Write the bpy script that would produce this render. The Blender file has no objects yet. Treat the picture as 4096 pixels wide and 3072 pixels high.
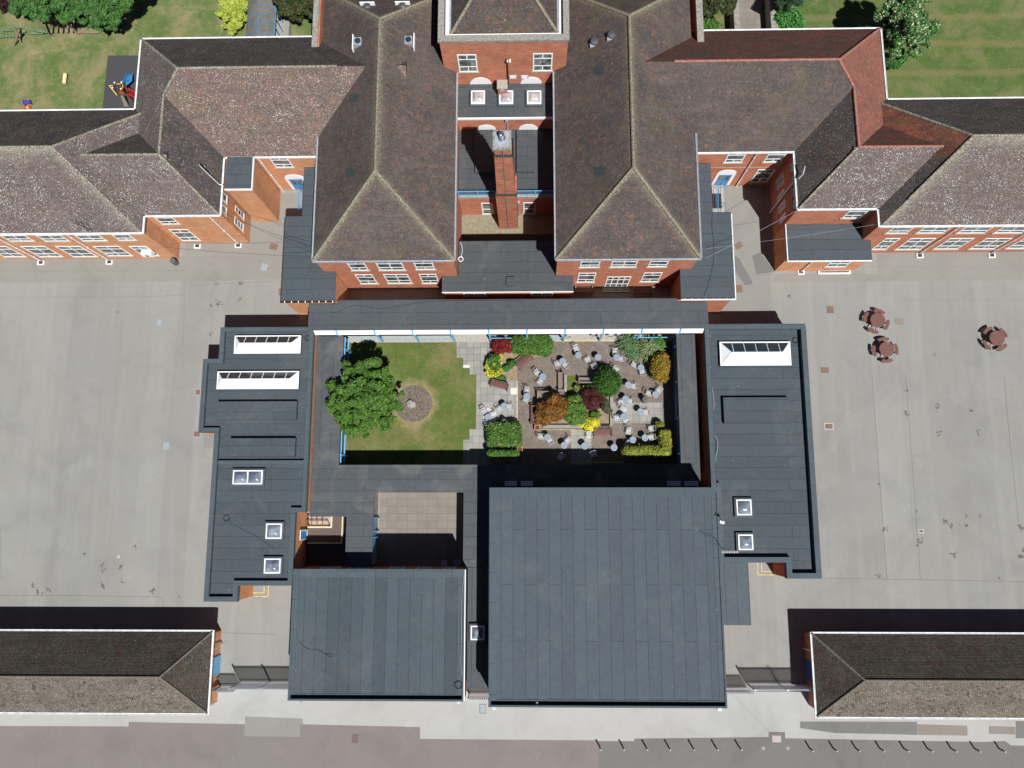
import bpy, math, random
import numpy as np
from mathutils import Vector, Matrix
R = math.radians
random.seed(7); RNG = np.random.default_rng(7)
scene = bpy.context.scene
COL = scene.collection

# ------------------------------------------------------------ camera, sky, sun, exposure
CAMH = 66.0
def rotm(p, r, y):
    cy, sy, cp, sp, cr, sr = math.cos(y), math.sin(y), math.cos(p), math.sin(p), math.cos(r), math.sin(r)
    return (Matrix(((cy, -sy, 0), (sy, cy, 0), (0, 0, 1))) @ Matrix(((1, 0, 0), (0, cp, -sp), (0, sp, cp)))
            @ Matrix(((cr, 0, sr), (0, 1, 0), (-sr, 0, cr))))
CR = rotm(0.16715757, 0.02195432, -0.00372424)
FPX = 3071.82
cam_d = bpy.data.cameras.new('camera'); cam = bpy.data.objects.new('camera', cam_d); COL.objects.link(cam)
cam_d.sensor_width = 36; cam_d.lens = 36 * FPX / 4096; cam_d.clip_end = 2000
cam.matrix_world = Matrix.Translation((0, 0, CAMH)) @ CR.to_4x4()
scene.camera = cam

SUN = Vector((0.322, -0.563, 1.0)).normalized()
world = bpy.data.worlds.new('World'); scene.world = world; world.use_nodes = True
wn = world.node_tree.nodes; wl = world.node_tree.links; wn.clear()
sky = wn.new('ShaderNodeTexSky'); sky.sky_type = 'NISHITA'; sky.sun_disc = False
sky.air_density = .35; sky.dust_density = .1; sky.ozone_density = 1.5; sky.sun_elevation = math.asin(SUN.z); sky.sun_rotation = math.atan2(SUN.x, SUN.y)
bg = wn.new('ShaderNodeBackground'); bg.inputs['Strength'].default_value = 0.05
wo = wn.new('ShaderNodeOutputWorld'); wl.new(sky.outputs[0], bg.inputs[0]); wl.new(bg.outputs[0], wo.inputs[0])
sl = bpy.data.lights.new('sun', 'SUN'); sl.energy = 5.0; sl.angle = R(0.5); sl.color = (1.0, 0.978, 0.945)
so = bpy.data.objects.new('sun', sl); COL.objects.link(so); so.rotation_euler = SUN.to_track_quat('Z', 'Y').to_euler()
so.location = (20, -30, 80)
scene.view_settings.view_transform = 'Standard'; scene.view_settings.look = 'None'
scene.view_settings.gamma = 1; scene.view_settings.exposure = 0.19

# ------------------------------------------------------------ survey helpers (photo measurement -> metres)
def ray(x, y): return CR @ Vector((x - 2048, -(y - 1536), -FPX))
def S(x, y, z=0.0):
    d = ray(x, y); t = (CAMH - z) / -d.z; return (d.x * t, d.y * t)
X0 = [0, 1000, 2000, 2996]; Y0 = [0, 700, 1500, 2252]; K = 1100 / 2212
def P(r, t, x, y, z=0.0): return S(X0[t-1] + x*K, Y0[r-1] + y*K, z)
FIG = {2: (1900, 1320), 3: (2300, 1320), 4: (1900, 1560), 5: (2300, 1560), 6: (850, 560), 7: (2750, 560)}
def F(k, x, y, z=0.0): return S(FIG[k][0] + x/4.88, FIG[k][1] + y/4.88, z)
def onY(px, py, Y):
    d = ray(px, py); t = Y / d.y; return (d.x*t, CAMH + d.z*t)
def onX(px, py, X):
    d = ray(px, py); t = X / d.x; return (d.y*t, CAMH + d.z*t)
def pt(r, t, x, y): return (X0[t-1] + x*K, Y0[r-1] + y*K)

# ------------------------------------------------------------ materials
MATS = {}
class NB:
    def __init__(s, name):
        s.m = bpy.data.materials.new(name); s.m.use_nodes = True
        s.nt = s.m.node_tree; s.n = s.nt.nodes; s.l = s.nt.links
        s.b = s.n['Principled BSDF']
        g = s.n.new('ShaderNodeNewGeometry'); s.pos = g.outputs['Position']; s.nor = g.outputs['Normal']
        s.xyz = None
    def set(s, node, k, v):
        if hasattr(v, 'is_linked') or isinstance(v, bpy.types.NodeSocket): s.l.new(v, node.inputs[k])
        else: node.inputs[k].default_value = v
    def noise(s, scale, detail=3, rough=.6, vec=None, dist=0):
        n = s.n.new('ShaderNodeTexNoise'); s.l.new(vec or s.pos, n.inputs['Vector'])
        n.inputs['Scale'].default_value = scale; n.inputs['Detail'].default_value = detail
        n.inputs['Roughness'].default_value = rough; n.inputs['Distortion'].default_value = dist
        return n.outputs['Fac']
    def voro(s, scale, out='Color', vec=None, feature='F1'):
        n = s.n.new('ShaderNodeTexVoronoi'); n.feature = feature; s.l.new(vec or s.pos, n.inputs['Vector'])
        n.inputs['Scale'].default_value = scale; return n.outputs[out]
    def ramp(s, fac, a, b, c0=0.0, c1=1.0):
        n = s.n.new('ShaderNodeMapRange'); s.l.new(fac, n.inputs['Value']); n.inputs['From Min'].default_value = a
        n.inputs['From Max'].default_value = b; n.inputs['To Min'].default_value = c0; n.inputs['To Max'].default_value = c1
        return n.outputs['Result']
    def math(s, op, a, b=0.0, c=None):
        n = s.n.new('ShaderNodeMath'); n.operation = op; s.set(n, 0, a); s.set(n, 1, b)
        if c is not None: s.set(n, 2, c)
        return n.outputs[0]
    def mix(s, fac, a, b, mode='MIX'):
        n = s.n.new('ShaderNodeMix'); n.data_type = 'RGBA'; n.blend_type = mode
        ins = [i for i in n.inputs if i.type == 'RGBA']
        s.set(n, 0, fac)
        for i, v in zip(ins, (a, b)):
            if isinstance(v, bpy.types.NodeSocket): s.l.new(v, i)
            else: i.default_value = (*v, 1) if len(v) == 3 else v
        return [o for o in n.outputs if o.type == 'RGBA'][0]
    def sep(s):
        if not s.xyz:
            n = s.n.new('ShaderNodeSeparateXYZ'); s.l.new(s.pos, n.inputs[0]); s.xyz = n.outputs
        return s.xyz
    def comb(s, x, y, z=0.0):
        n = s.n.new('ShaderNodeCombineXYZ'); s.set(n, 0, x); s.set(n, 1, y); s.set(n, 2, z); return n.outputs[0]
    def mapping(s, scale=(1, 1, 1), rot=(0, 0, 0), loc=(0, 0, 0)):
        n = s.n.new('ShaderNodeMapping'); s.l.new(s.pos, n.inputs[0]); n.inputs['Scale'].default_value = scale
        n.inputs['Rotation'].default_value = rot; n.inputs['Location'].default_value = loc; return n.outputs[0]
    def brick(s, vec, w, h, mortar, c1, c2, cm, off=.5, bias=0):
        n = s.n.new('ShaderNodeTexBrick'); s.l.new(vec, n.inputs['Vector']); n.inputs['Scale'].default_value = 1
        n.inputs['Brick Width'].default_value = w; n.inputs['Row Height'].default_value = h
        n.inputs['Mortar Size'].default_value = mortar; n.inputs['Mortar Smooth'].default_value = .1
        n.inputs['Bias'].default_value = bias; n.offset = off
        n.inputs['Color1'].default_value = (*c1, 1); n.inputs['Color2'].default_value = (*c2, 1); n.inputs['Mortar'].default_value = (*cm, 1)
        return n.outputs['Color'], n.outputs['Fac']
    def bump(s, h, strength=.3, dist=.02):
        n = s.n.new('ShaderNodeBump'); n.inputs['Strength'].default_value = strength; n.inputs['Distance'].default_value = dist
        s.l.new(h, n.inputs['Height']); s.l.new(n.outputs[0], s.b.inputs['Normal'])
    def done(s, col, rough=.85, metal=0.0, spec=.3):
        s.set(s.b, 'Base Color', col if isinstance(col, bpy.types.NodeSocket) else (*col, 1))
        s.set(s.b, 'Roughness', rough); s.b.inputs['Metallic'].default_value = metal
        s.b.inputs['Specular IOR Level'].default_value = spec; MATS[s.m.name] = s.m; return s.m

def plain(name, c, rough=.7, metal=0.0, var=.12, scale=6, spec=.3):
    b = NB(name); n = b.noise(scale, 4)
    k = b.ramp(n, .3, .7, 1-var, 1+var); c2 = b.mix(1.0, c, b.comb(k, k, k), 'MULTIPLY')
    return b.done(c2, rough, metal, spec)

def tiles(name, base, dark, red, lichen=.5, moss=(.16, .14, .05), mossk=.5, spk=.62, coarse=False, course=.062, line=.3, edge=None, edgec=(.185, .170, .10), edgew=.45):
    b = NB(name)
    x, y, z = b.sep()
    blot = b.noise(.45, 4, .6, dist=.6); fine = b.noise(9, 2)
    cell = b.voro(5.2); cs = b.n.new('ShaderNodeSeparateColor'); b.l.new(cell, cs.inputs[0]); cr = cs.outputs[0]; cg = cs.outputs[1]
    c = b.mix(b.ramp(blot, .35, .65), base, dark)
    c = b.mix(b.math('MULTIPLY', b.ramp(cr, .6, .95), b.ramp(b.noise(1.1, 3), .42, .60)), c, red)
    streak = b.noise(1.0, 4, .6, vec=b.mapping((.35, 2.4, 1.2), (0, 0, .5)))
    c = b.mix(b.ramp(streak, .45, .75, 0, .5), c, tuple(v*.7 for v in dark))
    k = b.ramp(cg, 0, 1, .86, 1.14); c = b.mix(1.0, c, b.comb(k, k, k), 'MULTIPLY')
    k = b.ramp(fine, .3, .7, .8, 1.2); c = b.mix(1.0, c, b.comb(k, k, k), 'MULTIPLY')
    c = b.mix(b.ramp(b.noise(.33, 3, vec=b.mapping((1, 1, 1), (0, 0, 0), (7, 3, 1))), .55, .75, 0, mossk), c, moss)
    sp = b.math('MULTIPLY', b.ramp(b.noise(11.5, 2, .5), spk, spk+.04), b.ramp(b.noise(.7, 3, vec=b.mapping((1, 1, 1), (0, 0, 0), (17, 5, 1))), .36, .6, .25, 1))
    c = b.mix(b.math('MULTIPLY', sp, lichen), c, (.56, .56, .53))
    if edge:
        e0, e1, e2, e3 = edge; dx = b.math('MINIMUM', b.math('SUBTRACT', x, e0), b.math('SUBTRACT', e1, x)); dy = b.math('MINIMUM', b.math('SUBTRACT', y, e2), b.math('SUBTRACT', e3, y))
        hw = min(e1-e0, e3-e2)/2; d1 = b.math('ABSOLUTE', b.math('SUBTRACT', dx, dy)); d2 = b.math('SUBTRACT', hw, b.math('MINIMUM', dx, dy))
        d = b.math('MINIMUM', b.math('MULTIPLY', d1, .8), d2); near = b.ramp(d, 0, edgew*1.5, 1, 0); nn = b.noise(3.2, 4, .7)
        c = b.mix(b.math('MULTIPLY', near, b.ramp(nn, .38, .66, .1, .9)), c, edgec)
        c = b.mix(b.math('MULTIPLY', b.ramp(d, 0, edgew*.8, 1, 0), b.ramp(b.noise(9, 2, vec=b.mapping((1, 1, 1), (0, 0, 0), (2, 8, 5))), .52, .60)), c, (.36, .35, .30))
    w = b.math('FRACT', b.math('DIVIDE', z, course))
    ln = b.ramp(w, 0, .35, 1-line, 1)  # shade under the tile butt edges painted in as darker course lines
    c = b.mix(1.0, c, b.comb(ln, ln, ln), 'MULTIPLY')
    if coarse:   # staggered tile joints
        v = b.comb(b.math('ADD', x, y), b.math('DIVIDE', z, .62))
        bc, bf = b.brick(v, .17, .1, .012, (1.12, 1.12, 1.12), (.82, .80, .78), (.3, .3, .3)); c = b.mix(1.0, c, bc, 'MULTIPLY')
    b.bump(fine, .5, .03)
    return b.done(c, .92, 0, .15)
tiles('tile_brown', (.108, .088, .082), (.082, .071, .067), (.15, .098, .075), .5, mossk=.18, spk=.69)
tiles('tile_mossy', (.094, .077, .069), (.066, .056, .054), (.165, .085, .060), .6, mossk=.32, spk=.66)
tiles('tile_mainw', (.112, .093, .086), (.082, .070, .067), (.165, .098, .075), .5, mossk=.22, spk=.675, edge=(-17.07, -5.84, 19.8, 43.6))
tiles('tile_maine', (.112, .092, .085), (.079, .068, .066), (.165, .098, .075), .5, mossk=.22, spk=.675, edge=(2.23, 13.57, 19.8, 43.6))
tiles('tile_wouter', (.140, .112, .106), (.120, .098, .094), (.15, .105, .09), .95, mossk=.06, spk=.60, edge=(-80, -31.5, 22.65, 33.47), edgec=(.26, .25, .19), edgew=.7)
tiles('tile_wlink', (.138, .110, .103), (.118, .096, .092), (.15, .105, .09), .95, mossk=.06, spk=.60)
tiles('tile_eouter', (.140, .112, .104), (.120, .098, .093), (.15, .105, .09), .95, mossk=.06, spk=.60, edge=(28.25, 80, 22.72, 33.6), edgec=(.28, .27, .19), edgew=.7)
tiles('tile_orange', (.23, .088, .055), (.10, .055, .045), (.26, .10, .06), .1, mossk=.05, spk=.75)
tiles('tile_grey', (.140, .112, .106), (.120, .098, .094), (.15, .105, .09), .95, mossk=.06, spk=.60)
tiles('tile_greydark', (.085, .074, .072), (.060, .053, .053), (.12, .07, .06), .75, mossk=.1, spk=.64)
tiles('tile_redmottle', (.160, .112, .097), (.132, .102, .090), (.22, .125, .095), .8, mossk=.25, spk=.60)
tiles('tile_salmon', (.245, .105, .080), (.195, .092, .072), (.30, .10, .07), .12, mossk=.12, spk=.7)
tiles('tile_redbrown', (.14, .06, .045), (.085, .056, .047), (.2, .07, .045), .1, mossk=.1, spk=.72)
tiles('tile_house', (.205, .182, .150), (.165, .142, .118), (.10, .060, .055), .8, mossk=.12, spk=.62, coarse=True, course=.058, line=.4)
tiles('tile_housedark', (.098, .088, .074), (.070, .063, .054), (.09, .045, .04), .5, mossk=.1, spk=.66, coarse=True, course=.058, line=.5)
b = NB('ridge_tile'); c = b.mix(b.ramp(b.noise(2.5, 3), .45, .65), (.145, .115, .10), (.22, .19, .11)); c = b.mix(b.ramp(b.noise(8, 2), .46, .58), c, (.33, .33, .28)); b.done(c, .9)
b = NB('ridge_mossy'); c = b.mix(b.ramp(b.noise(3.5, 3), .40, .64), (.18, .13, .105), (.175, .165, .095)); c = b.mix(b.ramp(b.noise(10, 2), .46, .62), c, (.30, .295, .235)); b.done(c, .9)
b = NB('ridge_house'); c = b.mix(b.ramp(b.noise(5, 3), .4, .7), (.165, .155, .13), (.11, .10, .085)); b.done(c, .9)
b = NB('ridge_red'); c = b.mix(b.ramp(b.noise(5, 3), .4, .7), (.30, .11, .085), (.36, .22, .18)); b.done(c, .85)

def felt(name, axis='x', base=(.088, .112, .130), L=8.2, W=.915, var=.10, dirt=.4, off=(0, 0)):
    b = NB(name); x, y, z = b.sep()
    wob = b.math('MULTIPLY', b.math('SUBTRACT', b.noise(.5, 2), .5), .06)
    if axis == 'x': v = b.comb(b.math('ADD', x, off[0]), b.math('ADD', b.math('ADD', y, off[1]), wob))
    else: v = b.comb(b.math('ADD', y, off[1]), b.math('ADD', b.math('ADD', x, off[0]), wob))
    lo = tuple(c*(1-var) for c in base); hi = tuple(c*(1+var*.6) for c in base)
    c, f = b.brick(v, L, W, .013, lo, hi, tuple(c*.28 for c in base))
    st = b.noise(.28, 4, .6, dist=1.0)
    c = b.mix(b.ramp(st, .52, .74, 0, dirt), c, (.165, .158, .145))
    c = b.mix(b.ramp(b.noise(.6, 3, vec=b.mapping((1, 1, 1), (0, 0, 0), (31, 9, 0))), .5, .8, 0, .35), c, (.062, .075, .085))
    k = b.ramp(b.noise(3, 4), .25, .75, .90, 1.10); c = b.mix(1.0, c, b.comb(k, k, k), 'MULTIPLY')
    k = b.ramp(b.noise(28, 2), .2, .8, .84, 1.16); c = b.mix(1.0, c, b.comb(k, k, k), 'MULTIPLY')
    c = b.mix(b.ramp(b.noise(5.5, 1, vec=b.mapping((1, 1, 1), (0, 0, 0), (3, 41, 0))), .80, .815, 0, .7), c, (.5, .5, .48))
    return b.done(c, .82, 0, .25)
felt('felt_hall', 'y', off=(.3, 1.2), base=(.074, .094, .113), var=.07, dirt=.22)
felt('felt_hall_small', 'y', L=30, off=(.1, 14), base=(.064, .084, .100), var=.16, dirt=.2)
felt('felt_wing', 'x', L=14, base=(.063, .079, .094), var=.08, dirt=.25)
felt('felt_low', 'x', L=9, base=(.078, .088, .098), var=.08, dirt=.75)
felt('felt_low_y', 'y', L=9, base=(.078, .088, .098), var=.08, dirt=.7)
felt('felt_hall_low', 'y', L=30, base=(.082, .104, .122), var=.06, dirt=.2)
felt('felt_dark', 'x', L=7, base=(.070, .078, .086), var=.06, dirt=.35)
felt('felt_walk', 'x', L=8, W=1.05, base=(.072, .084, .096), var=.06, dirt=.3, off=(2, .3))
felt('felt_annex', 'x', L=12, base=(.068, .084, .098), var=.08, dirt=.12)
felt('felt_kerb', 'y', L=2.2, W=3, base=(.074, .098, .115), var=.05, dirt=.1)

def brickm(name, a, b_, c_, orange=(.50, .21, .09)):
    b = NB(name); x, y, z = b.sep()
    v = b.comb(b.math('ADD', x, y), z)
    c, f = b.brick(v, .225, .075, .007, a, b_, c_)
    c = b.mix(b.ramp(b.noise(1.0, 3, .6, vec=b.mapping((1.3, 1.3, 7.0))), .42, .58, 0, .75), c, orange)
    k = b.ramp(b.noise(.9, 3), .3, .7, .86, 1.12); c = b.mix(1.0, c, b.comb(k, k, k), 'MULTIPLY')
    b.bump(f, -.2, .01)
    return b.done(c, .9, 0, .2)
brickm('brick_red', (.39, .118, .080), (.47, .170, .112), (.33, .20, .15), (.50, .215, .11))
brickm('brick_orange', (.50, .21, .115), (.60, .28, .15), (.40, .27, .18), (.62, .32, .16))
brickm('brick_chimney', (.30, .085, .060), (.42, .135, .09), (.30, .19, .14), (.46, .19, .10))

plain('white_paint', (.86, .87, .88), .5, var=.04); plain('white_upvc', (.88, .89, .90), .35, var=.02)
plain('gutter_white', (.72, .75, .77), .5, var=.2, scale=3); plain('cream_paint', (.66, .60, .40), .6, var=.08)
plain('stone_sill', (.36, .34, .29), .9, var=.2, scale=9); plain('coping_stone', (.27, .26, .235), .95, var=.45, scale=7)
plain('lead', (.42, .46, .52), .45, .3, var=.18, scale=4); plain('blue_paint', (.07, .27, .55), .45, var=.12)
plain('blue_bright', (.06, .30, .66), .4, var=.08); plain('blue_shaded', (.03, .12, .34), .45)  # darkest blue: shade put into the colour of west-facing paintwork
plain('blue_lit', (.16, .45, .72), .45, var=.08); plain('slate_teal', (.045, .065, .062), .9, var=.3)  # lighter blue: sunlight put into the colour of lit paintwork
plain('black_metal', (.02, .02, .022), .5); plain('galv', (.52, .55, .60), .4, .5, var=.1)
plain('aluminium', (.66, .68, .70), .38, .35, var=.08); plain('table_top', (.30, .36, .43), .35, .25, var=.1, scale=12)
plain('recycled_brown', (.165, .078, .066), .6, var=.12, scale=10); plain('weathered_teak', (.27, .22, .19), .85, var=.25, scale=14)
plain('terracotta', (.62, .27, .18), .8); plain('soil', (.085, .052, .034), .95, var=.3); plain('concrete', (.30, .29, .26), .92, var=.18, scale=3)
plain('concrete_light', (.38, .36, .32), .92, var=.12, scale=3)
plain('cover_brown', (.19, .125, .10), .85, var=.2, scale=20); plain('cover_grey', (.28, .33, .35), .6, var=.25, scale=16)
plain('cover_pink', (.42, .37, .37), .8, var=.1); plain('concrete_olive', (.235, .215, .150), .92, var=.2, scale=3); plain('galv_blue', (.50, .58, .70), .5, .1, var=.1); plain('blue_dull', (.07, .20, .38), .5); plain('concrete_dull', (.175, .16, .13), .92, var=.25, scale=3); plain('render_tan', (.25, .235, .20), .9, var=.12, scale=2); plain('yellow_paint', (.62, .52, .16), .7, var=.3, scale=4)
plain('bark', (.10, .075, .05), .95, var=.3); plain('yellow_plastic', (.80, .55, .06), .45); plain('red_plastic', (.62, .03, .04), .45)
plain('green_plastic', (.03, .10, .05), .6); plain('play_brown', (.21, .07, .045), .7); plain('purple_plastic', (.12, .05, .32), .5)
plain('timber_grey', (.24, .19, .14), .9, var=.2); plain('rope_green', (.10, .26, .20), .8); plain('cream_log', (.80, .66, .36), .7)
plain('steel', (.35, .36, .38), .3, .8); plain('brown_roof', (.125, .092, .080), .85, var=.08); plain('cable_black', (.02, .02, .02), .7)
plain('cable_grey', (.34, .33, .33), .7); plain('white_stone', (.62, .60, .55), .85, var=.12); plain('slate_black', (.045, .045, .045), .9, var=.3)
plain('rubber_and_shade', (.060, .062, .068), .95, var=.25, scale=25); plain('stone_grey', (.30, .30, .29), .9, var=.2)  # play rubber; also serves as painted shade on two shaded floors
b = NB('glass_window'); b.done(b.mix(b.ramp(b.noise(1.7, 2), .4, .6), (.05, .065, .065), (.20, .225, .215)), .06, 0, .6); b.b.inputs['IOR'].default_value = 1.6
b = NB('glass_dark'); b.done((.03, .045, .055), .08, 0, .5)
b = NB('dome_glass'); b.done(b.mix(b.ramp(b.noise(1.2, 3), .35, .7), (.11, .14, .19), (.30, .34, .40)), .22, 0, .6)
b = NB('dome_pale'); b.done(b.mix(b.ramp(b.noise(1.5, 3), .35, .7), (.30, .28, .28), (.52, .50, .50)), .2, 0, .6)
b = NB('poly_white'); b.done((.84, .87, .90), .35)
b = NB('canopy_poly'); b.done(b.mix(b.ramp(b.noise(1.5, 3), .4, .7), (.17, .17, .15), (.12, .12, .11)), .35, 0, .4)

def asphalt(name, base, lane=None, var=.08, stain=.5, warm=(.258, .252, .232), warmk=.45, lo=0):
    b = NB(name); x, y, z = b.sep(); c = base
    if lane:
        v = b.comb(b.math('ADD', y, 50), b.math('ADD', b.math('ADD', x, lane[1]), b.math('MULTIPLY', b.noise(.12, 2), .9)))
        c, f = b.brick(v, 400, lane[0], .012, tuple(k*(1-var*.55) for k in base), tuple(k*(1+var*.35) for k in base), tuple(k*.80 for k in base))
    c = b.mix(b.ramp(b.noise(.10, 4, .6), .40, .62, 0, warmk), c, warm)
    c = b.mix(b.ramp(b.noise(.22, 5, .65, dist=.8), .48, .74, 0, .5), c, tuple(k*.70 for k in base))
    c = b.mix(b.ramp(b.noise(1.3, 5, .7), .5, .8, 0, .35), c, tuple(k*.8 for k in base))
    c = b.mix(b.ramp(b.noise(.33, 4, .65, vec=b.mapping((1, 1, 1), (0, 0, 0), (13, 9, 0))), .58, .8, 0, .4), c, tuple(k*1.25 for k in base))
    if lane:
        c = b.mix(b.ramp(b.noise(1.0, 4, .6, vec=b.mapping((.9, .05, 1), (0, 0, .03))), .48, .72, 0, .30), c, tuple(k*1.22 for k in base))
        c = b.mix(b.ramp(b.noise(1.0, 4, .6, vec=b.mapping((1.5, .06, 1), (0, 0, .03), (4, 7, 0))), .54, .76, 0, .26), c, tuple(k*.72 for k in base))
    k = b.ramp(b.noise(30, 2), .2, .8, .86, 1.14); c = b.mix(1.0, c, b.comb(k, k, k), 'MULTIPLY')
    c = b.mix(b.ramp(b.noise(6, 1, vec=b.mapping((1, 1, 1), (0, 0, 0), (5, 3, 9))), .765, .775, 0, .6), c, (.5, .5, .48))
    if stain > 1:
        m = b.math('MULTIPLY', b.ramp(b.noise(1.6, 4, .75, dist=.6), .635, .67), b.ramp(b.noise(.09, 1), .48, .54))
        c = b.mix(b.math('MULTIPLY', m, stain), c, tuple(k*.28 for k in base))
    return b.done(c, .93, 0, .2)
asphalt('asphalt_yard', (.266, .268, .256), (2.35, .4), .15)
asphalt('asphalt_strip', (.245, .242, .226), None, stain=0, warm=(.25, .238, .212))
asphalt('pavement_light', (.375, .388, .382), None, stain=0, warm=(.37, .365, .345))
asphalt('road_purple', (.200, .180, .173), None, stain=0, warmk=.2, warm=(.22, .20, .19))
asphalt('road_grey', (.165, .160, .155), None, stain=0, warmk=.2, warm=(.18, .17, .165))
asphalt('patch_grey', (.16, .165, .16), None, stain=0, warmk=.1); asphalt('patch_tan', (.215, .19, .165), None, stain=0)
asphalt('patch_pale', (.245, .24, .225), None, stain=0); plain('moss_dark', (.135, .125, .105), .95, var=.5, scale=9); plain('seam_dark', (.17, .16, .145), .95, var=.3)
def grass(name, g1, g2, dry, dryk=.6, flowers=.5, bands=0, ring=None):
    b = NB(name); x, y, z = b.sep()
    c = b.mix(b.ramp(b.noise(.5, 4), .35, .65), g1, g2)
    c = b.mix(b.ramp(b.noise(.24, 5, .7, dist=.5), .46, .66, 0, dryk), c, dry)
    c = b.mix(b.ramp(b.noise(1.7, 4, .7), .52, .72, 0, dryk*.7), c, dry)
    if bands:
        w = b.math('SINE', b.math('ADD', b.math('MULTIPLY', y, bands), b.math('MULTIPLY', b.noise(.2, 2), 2.5)))
        c = b.mix(b.ramp(w, .55, 1, 0, .55), c, (.20, .17, .075))
    if ring:
        dd = b.math('SQRT', b.math('ADD', b.math('POWER', b.math('SUBTRACT', x, ring[0]), 2.0), b.math('POWER', b.math('SUBTRACT', y, ring[1]), 2.0)))
        dd = b.math('ADD', dd, b.math('MULTIPLY', b.math('SUBTRACT', b.noise(1.3, 4), .5), 1.6)); c = b.mix(b.ramp(dd, ring[2]-.1, ring[2]+.75, .95, 0), c, (.29, .23, .125))
    k = b.ramp(b.noise(10, 4, .7), .25, .75, .62, 1.38); c = b.mix(1.0, c, b.comb(k, k, k), 'MULTIPLY')
    sp = b.math('MULTIPLY', b.ramp(b.noise(9, 2), .69, .72), b.ramp(b.noise(.5, 3), .5, .62))
    c = b.mix(b.math('MULTIPLY', sp, flowers), c, (.55, .56, .44))
    b.bump(b.noise(14, 3), .6, .05)
    return b.done(c, .95, 0, .1)
grass('grass_field', (.090, .142, .042), (.130, .172, .060), (.28, .235, .130), .95, .6)
grass('grass_meadow', (.064, .115, .030), (.100, .145, .044), (.20, .18, .095), .65, 1.0, bands=2.2)
_c = S(1300+1050/2.963, 1320+872/2.963); _e = S(1300+1272/2.963, 1320+872/2.963)
grass('grass_court', (.078, .118, .026), (.104, .145, .038), (.22, .175, .085), .7, .8, ring=(_c[0], _c[1], _e[0]-_c[0]))
b = NB('paving_brick'); x, y, z = b.sep(); c, f = b.brick(b.comb(x, y), .21, .105, .008, (.150, .122, .104), (.215, .178, .152), (.095, .08, .066))
c = b.mix(b.ramp(b.noise(.9, 4), .45, .7, 0, .5), c, (.24, .19, .155)); c = b.mix(b.ramp(b.noise(7, 2), .66, .7, 0, .7), c, (.36, .32, .27)); b.done(c, .9)
b = NB('paving_ring'); c = b.mix(b.ramp(b.noise(6, 3), .35, .65), (.135, .100, .075), (.24, .19, .15))
vr = b.voro(7.5, 'Distance'); c = b.mix(b.ramp(vr, .35, .62, 0, .6), c, (.06, .05, .045)); b.done(c, .9)
b = NB('paving_slab'); x, y, z = b.sep(); c, f = b.brick(b.comb(x, y), .60, .60, .014, (.255, .25, .235), (.335, .325, .30), (.12, .12, .11), off=.0)
c = b.mix(b.ramp(b.noise(1.2, 4), .45, .7, 0, .45), c, (.22, .215, .20)); c = b.mix(b.ramp(b.noise(5, 2), .70, .73, 0, .6), c, (.5, .5, .47)); b.done(c, .9)
b = NB('paving_court'); x, y, z = b.sep(); c, f = b.brick(b.comb(x, y), .86, .62, .014, (.205, .183, .160), (.238, .213, .187), (.135, .12, .105), off=.0)
c = b.mix(b.ramp(b.noise(.8, 4), .45, .7, 0, .45), c, (.18, .155, .135)); b.done(c, .9)
b = NB('bare_soil'); c = b.mix(b.ramp(b.noise(2.5, 4), .35, .65), (.22, .165, .11), (.31, .245, .165)); b.done(c, .95)

def leafm(name, a, b_, c_=None, k=.5, trans=.25):
    b = NB(name); oi = b.voro(5.5); cs = b.n.new('ShaderNodeSeparateColor'); b.l.new(oi, cs.inputs[0])
    c = b.mix(b.ramp(cs.outputs[0], 0, 1), a, b_)
    if c_: c = b.mix(b.ramp(b.noise(2.2, 3, .7), .5+.1*(1-k), .62), c, c_)
    kk = b.ramp(b.noise(1.6, 2), .3, .7, .8, 1.2); c = b.mix(1.0, c, b.comb(kk, kk, kk), 'MULTIPLY')
    m = b.done(c, .55, 0, .25)
    tr = b.n.new('ShaderNodeBsdfTranslucent'); b.l.new(c, tr.inputs['Color']); ms = b.n.new('ShaderNodeMixShader'); ms.inputs[0].default_value = trans
    out = [n for n in b.n if n.type == 'OUTPUT_MATERIAL'][0]
    b.l.new(b.b.outputs[0], ms.inputs[1]); b.l.new(tr.outputs[0], ms.inputs[2]); b.l.new(ms.outputs[0], out.inputs[0])
    return m
leafm('leaf_bright', (.075, .18, .022), (.15, .28, .045)); leafm('leaf_mid', (.06, .15, .035), (.095, .20, .055))
leafm('leaf_dark', (.035, .065, .022), (.075, .085, .03), (.11, .07, .03)); leafm('leaf_hedge', (.075, .18, .03), (.11, .23, .045))
leafm('leaf_var', (.10, .20, .04), (.16, .26, .06), (.42, .44, .12)); leafm('leaf_yellow', (.62, .58, .04), (.75, .70, .08))
leafm('leaf_lime', (.33, .42, .06), (.46, .52, .10)); leafm('leaf_red', (.16, .012, .014), (.24, .02, .02)); leafm('leaf_purple', (.055, .012, .014), (.095, .02, .02), trans=.12)
leafm('leaf_copper', (.20, .05, .018), (.26, .10, .03), (.10, .12, .03)); leafm('leaf_gold', (.26, .27, .03), (.36, .34, .045)); leafm('leaf_rust', (.30, .15, .02), (.34, .20, .03), (.13, .16, .03))
leafm('leaf_yucca', (.12, .20, .08), (.30, .34, .17)); leafm('leaf_yucca2', (.07, .15, .06), (.15, .24, .11)); leafm('leaf_ball', (.045, .13, .02), (.07, .17, .03)); leafm('leaf_greygreen', (.08, .10, .055), (.11, .13, .075))
leafm('leaf_darkgreen', (.03, .075, .035), (.05, .10, .05)); leafm('leaf_vivid', (.06, .22, .05), (.09, .28, .06)); leafm('leaf_blossom', (.50, .52, .36), (.60, .62, .45)); leafm('leaf_darkred', (.03, .014, .014), (.05, .022, .02))

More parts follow.
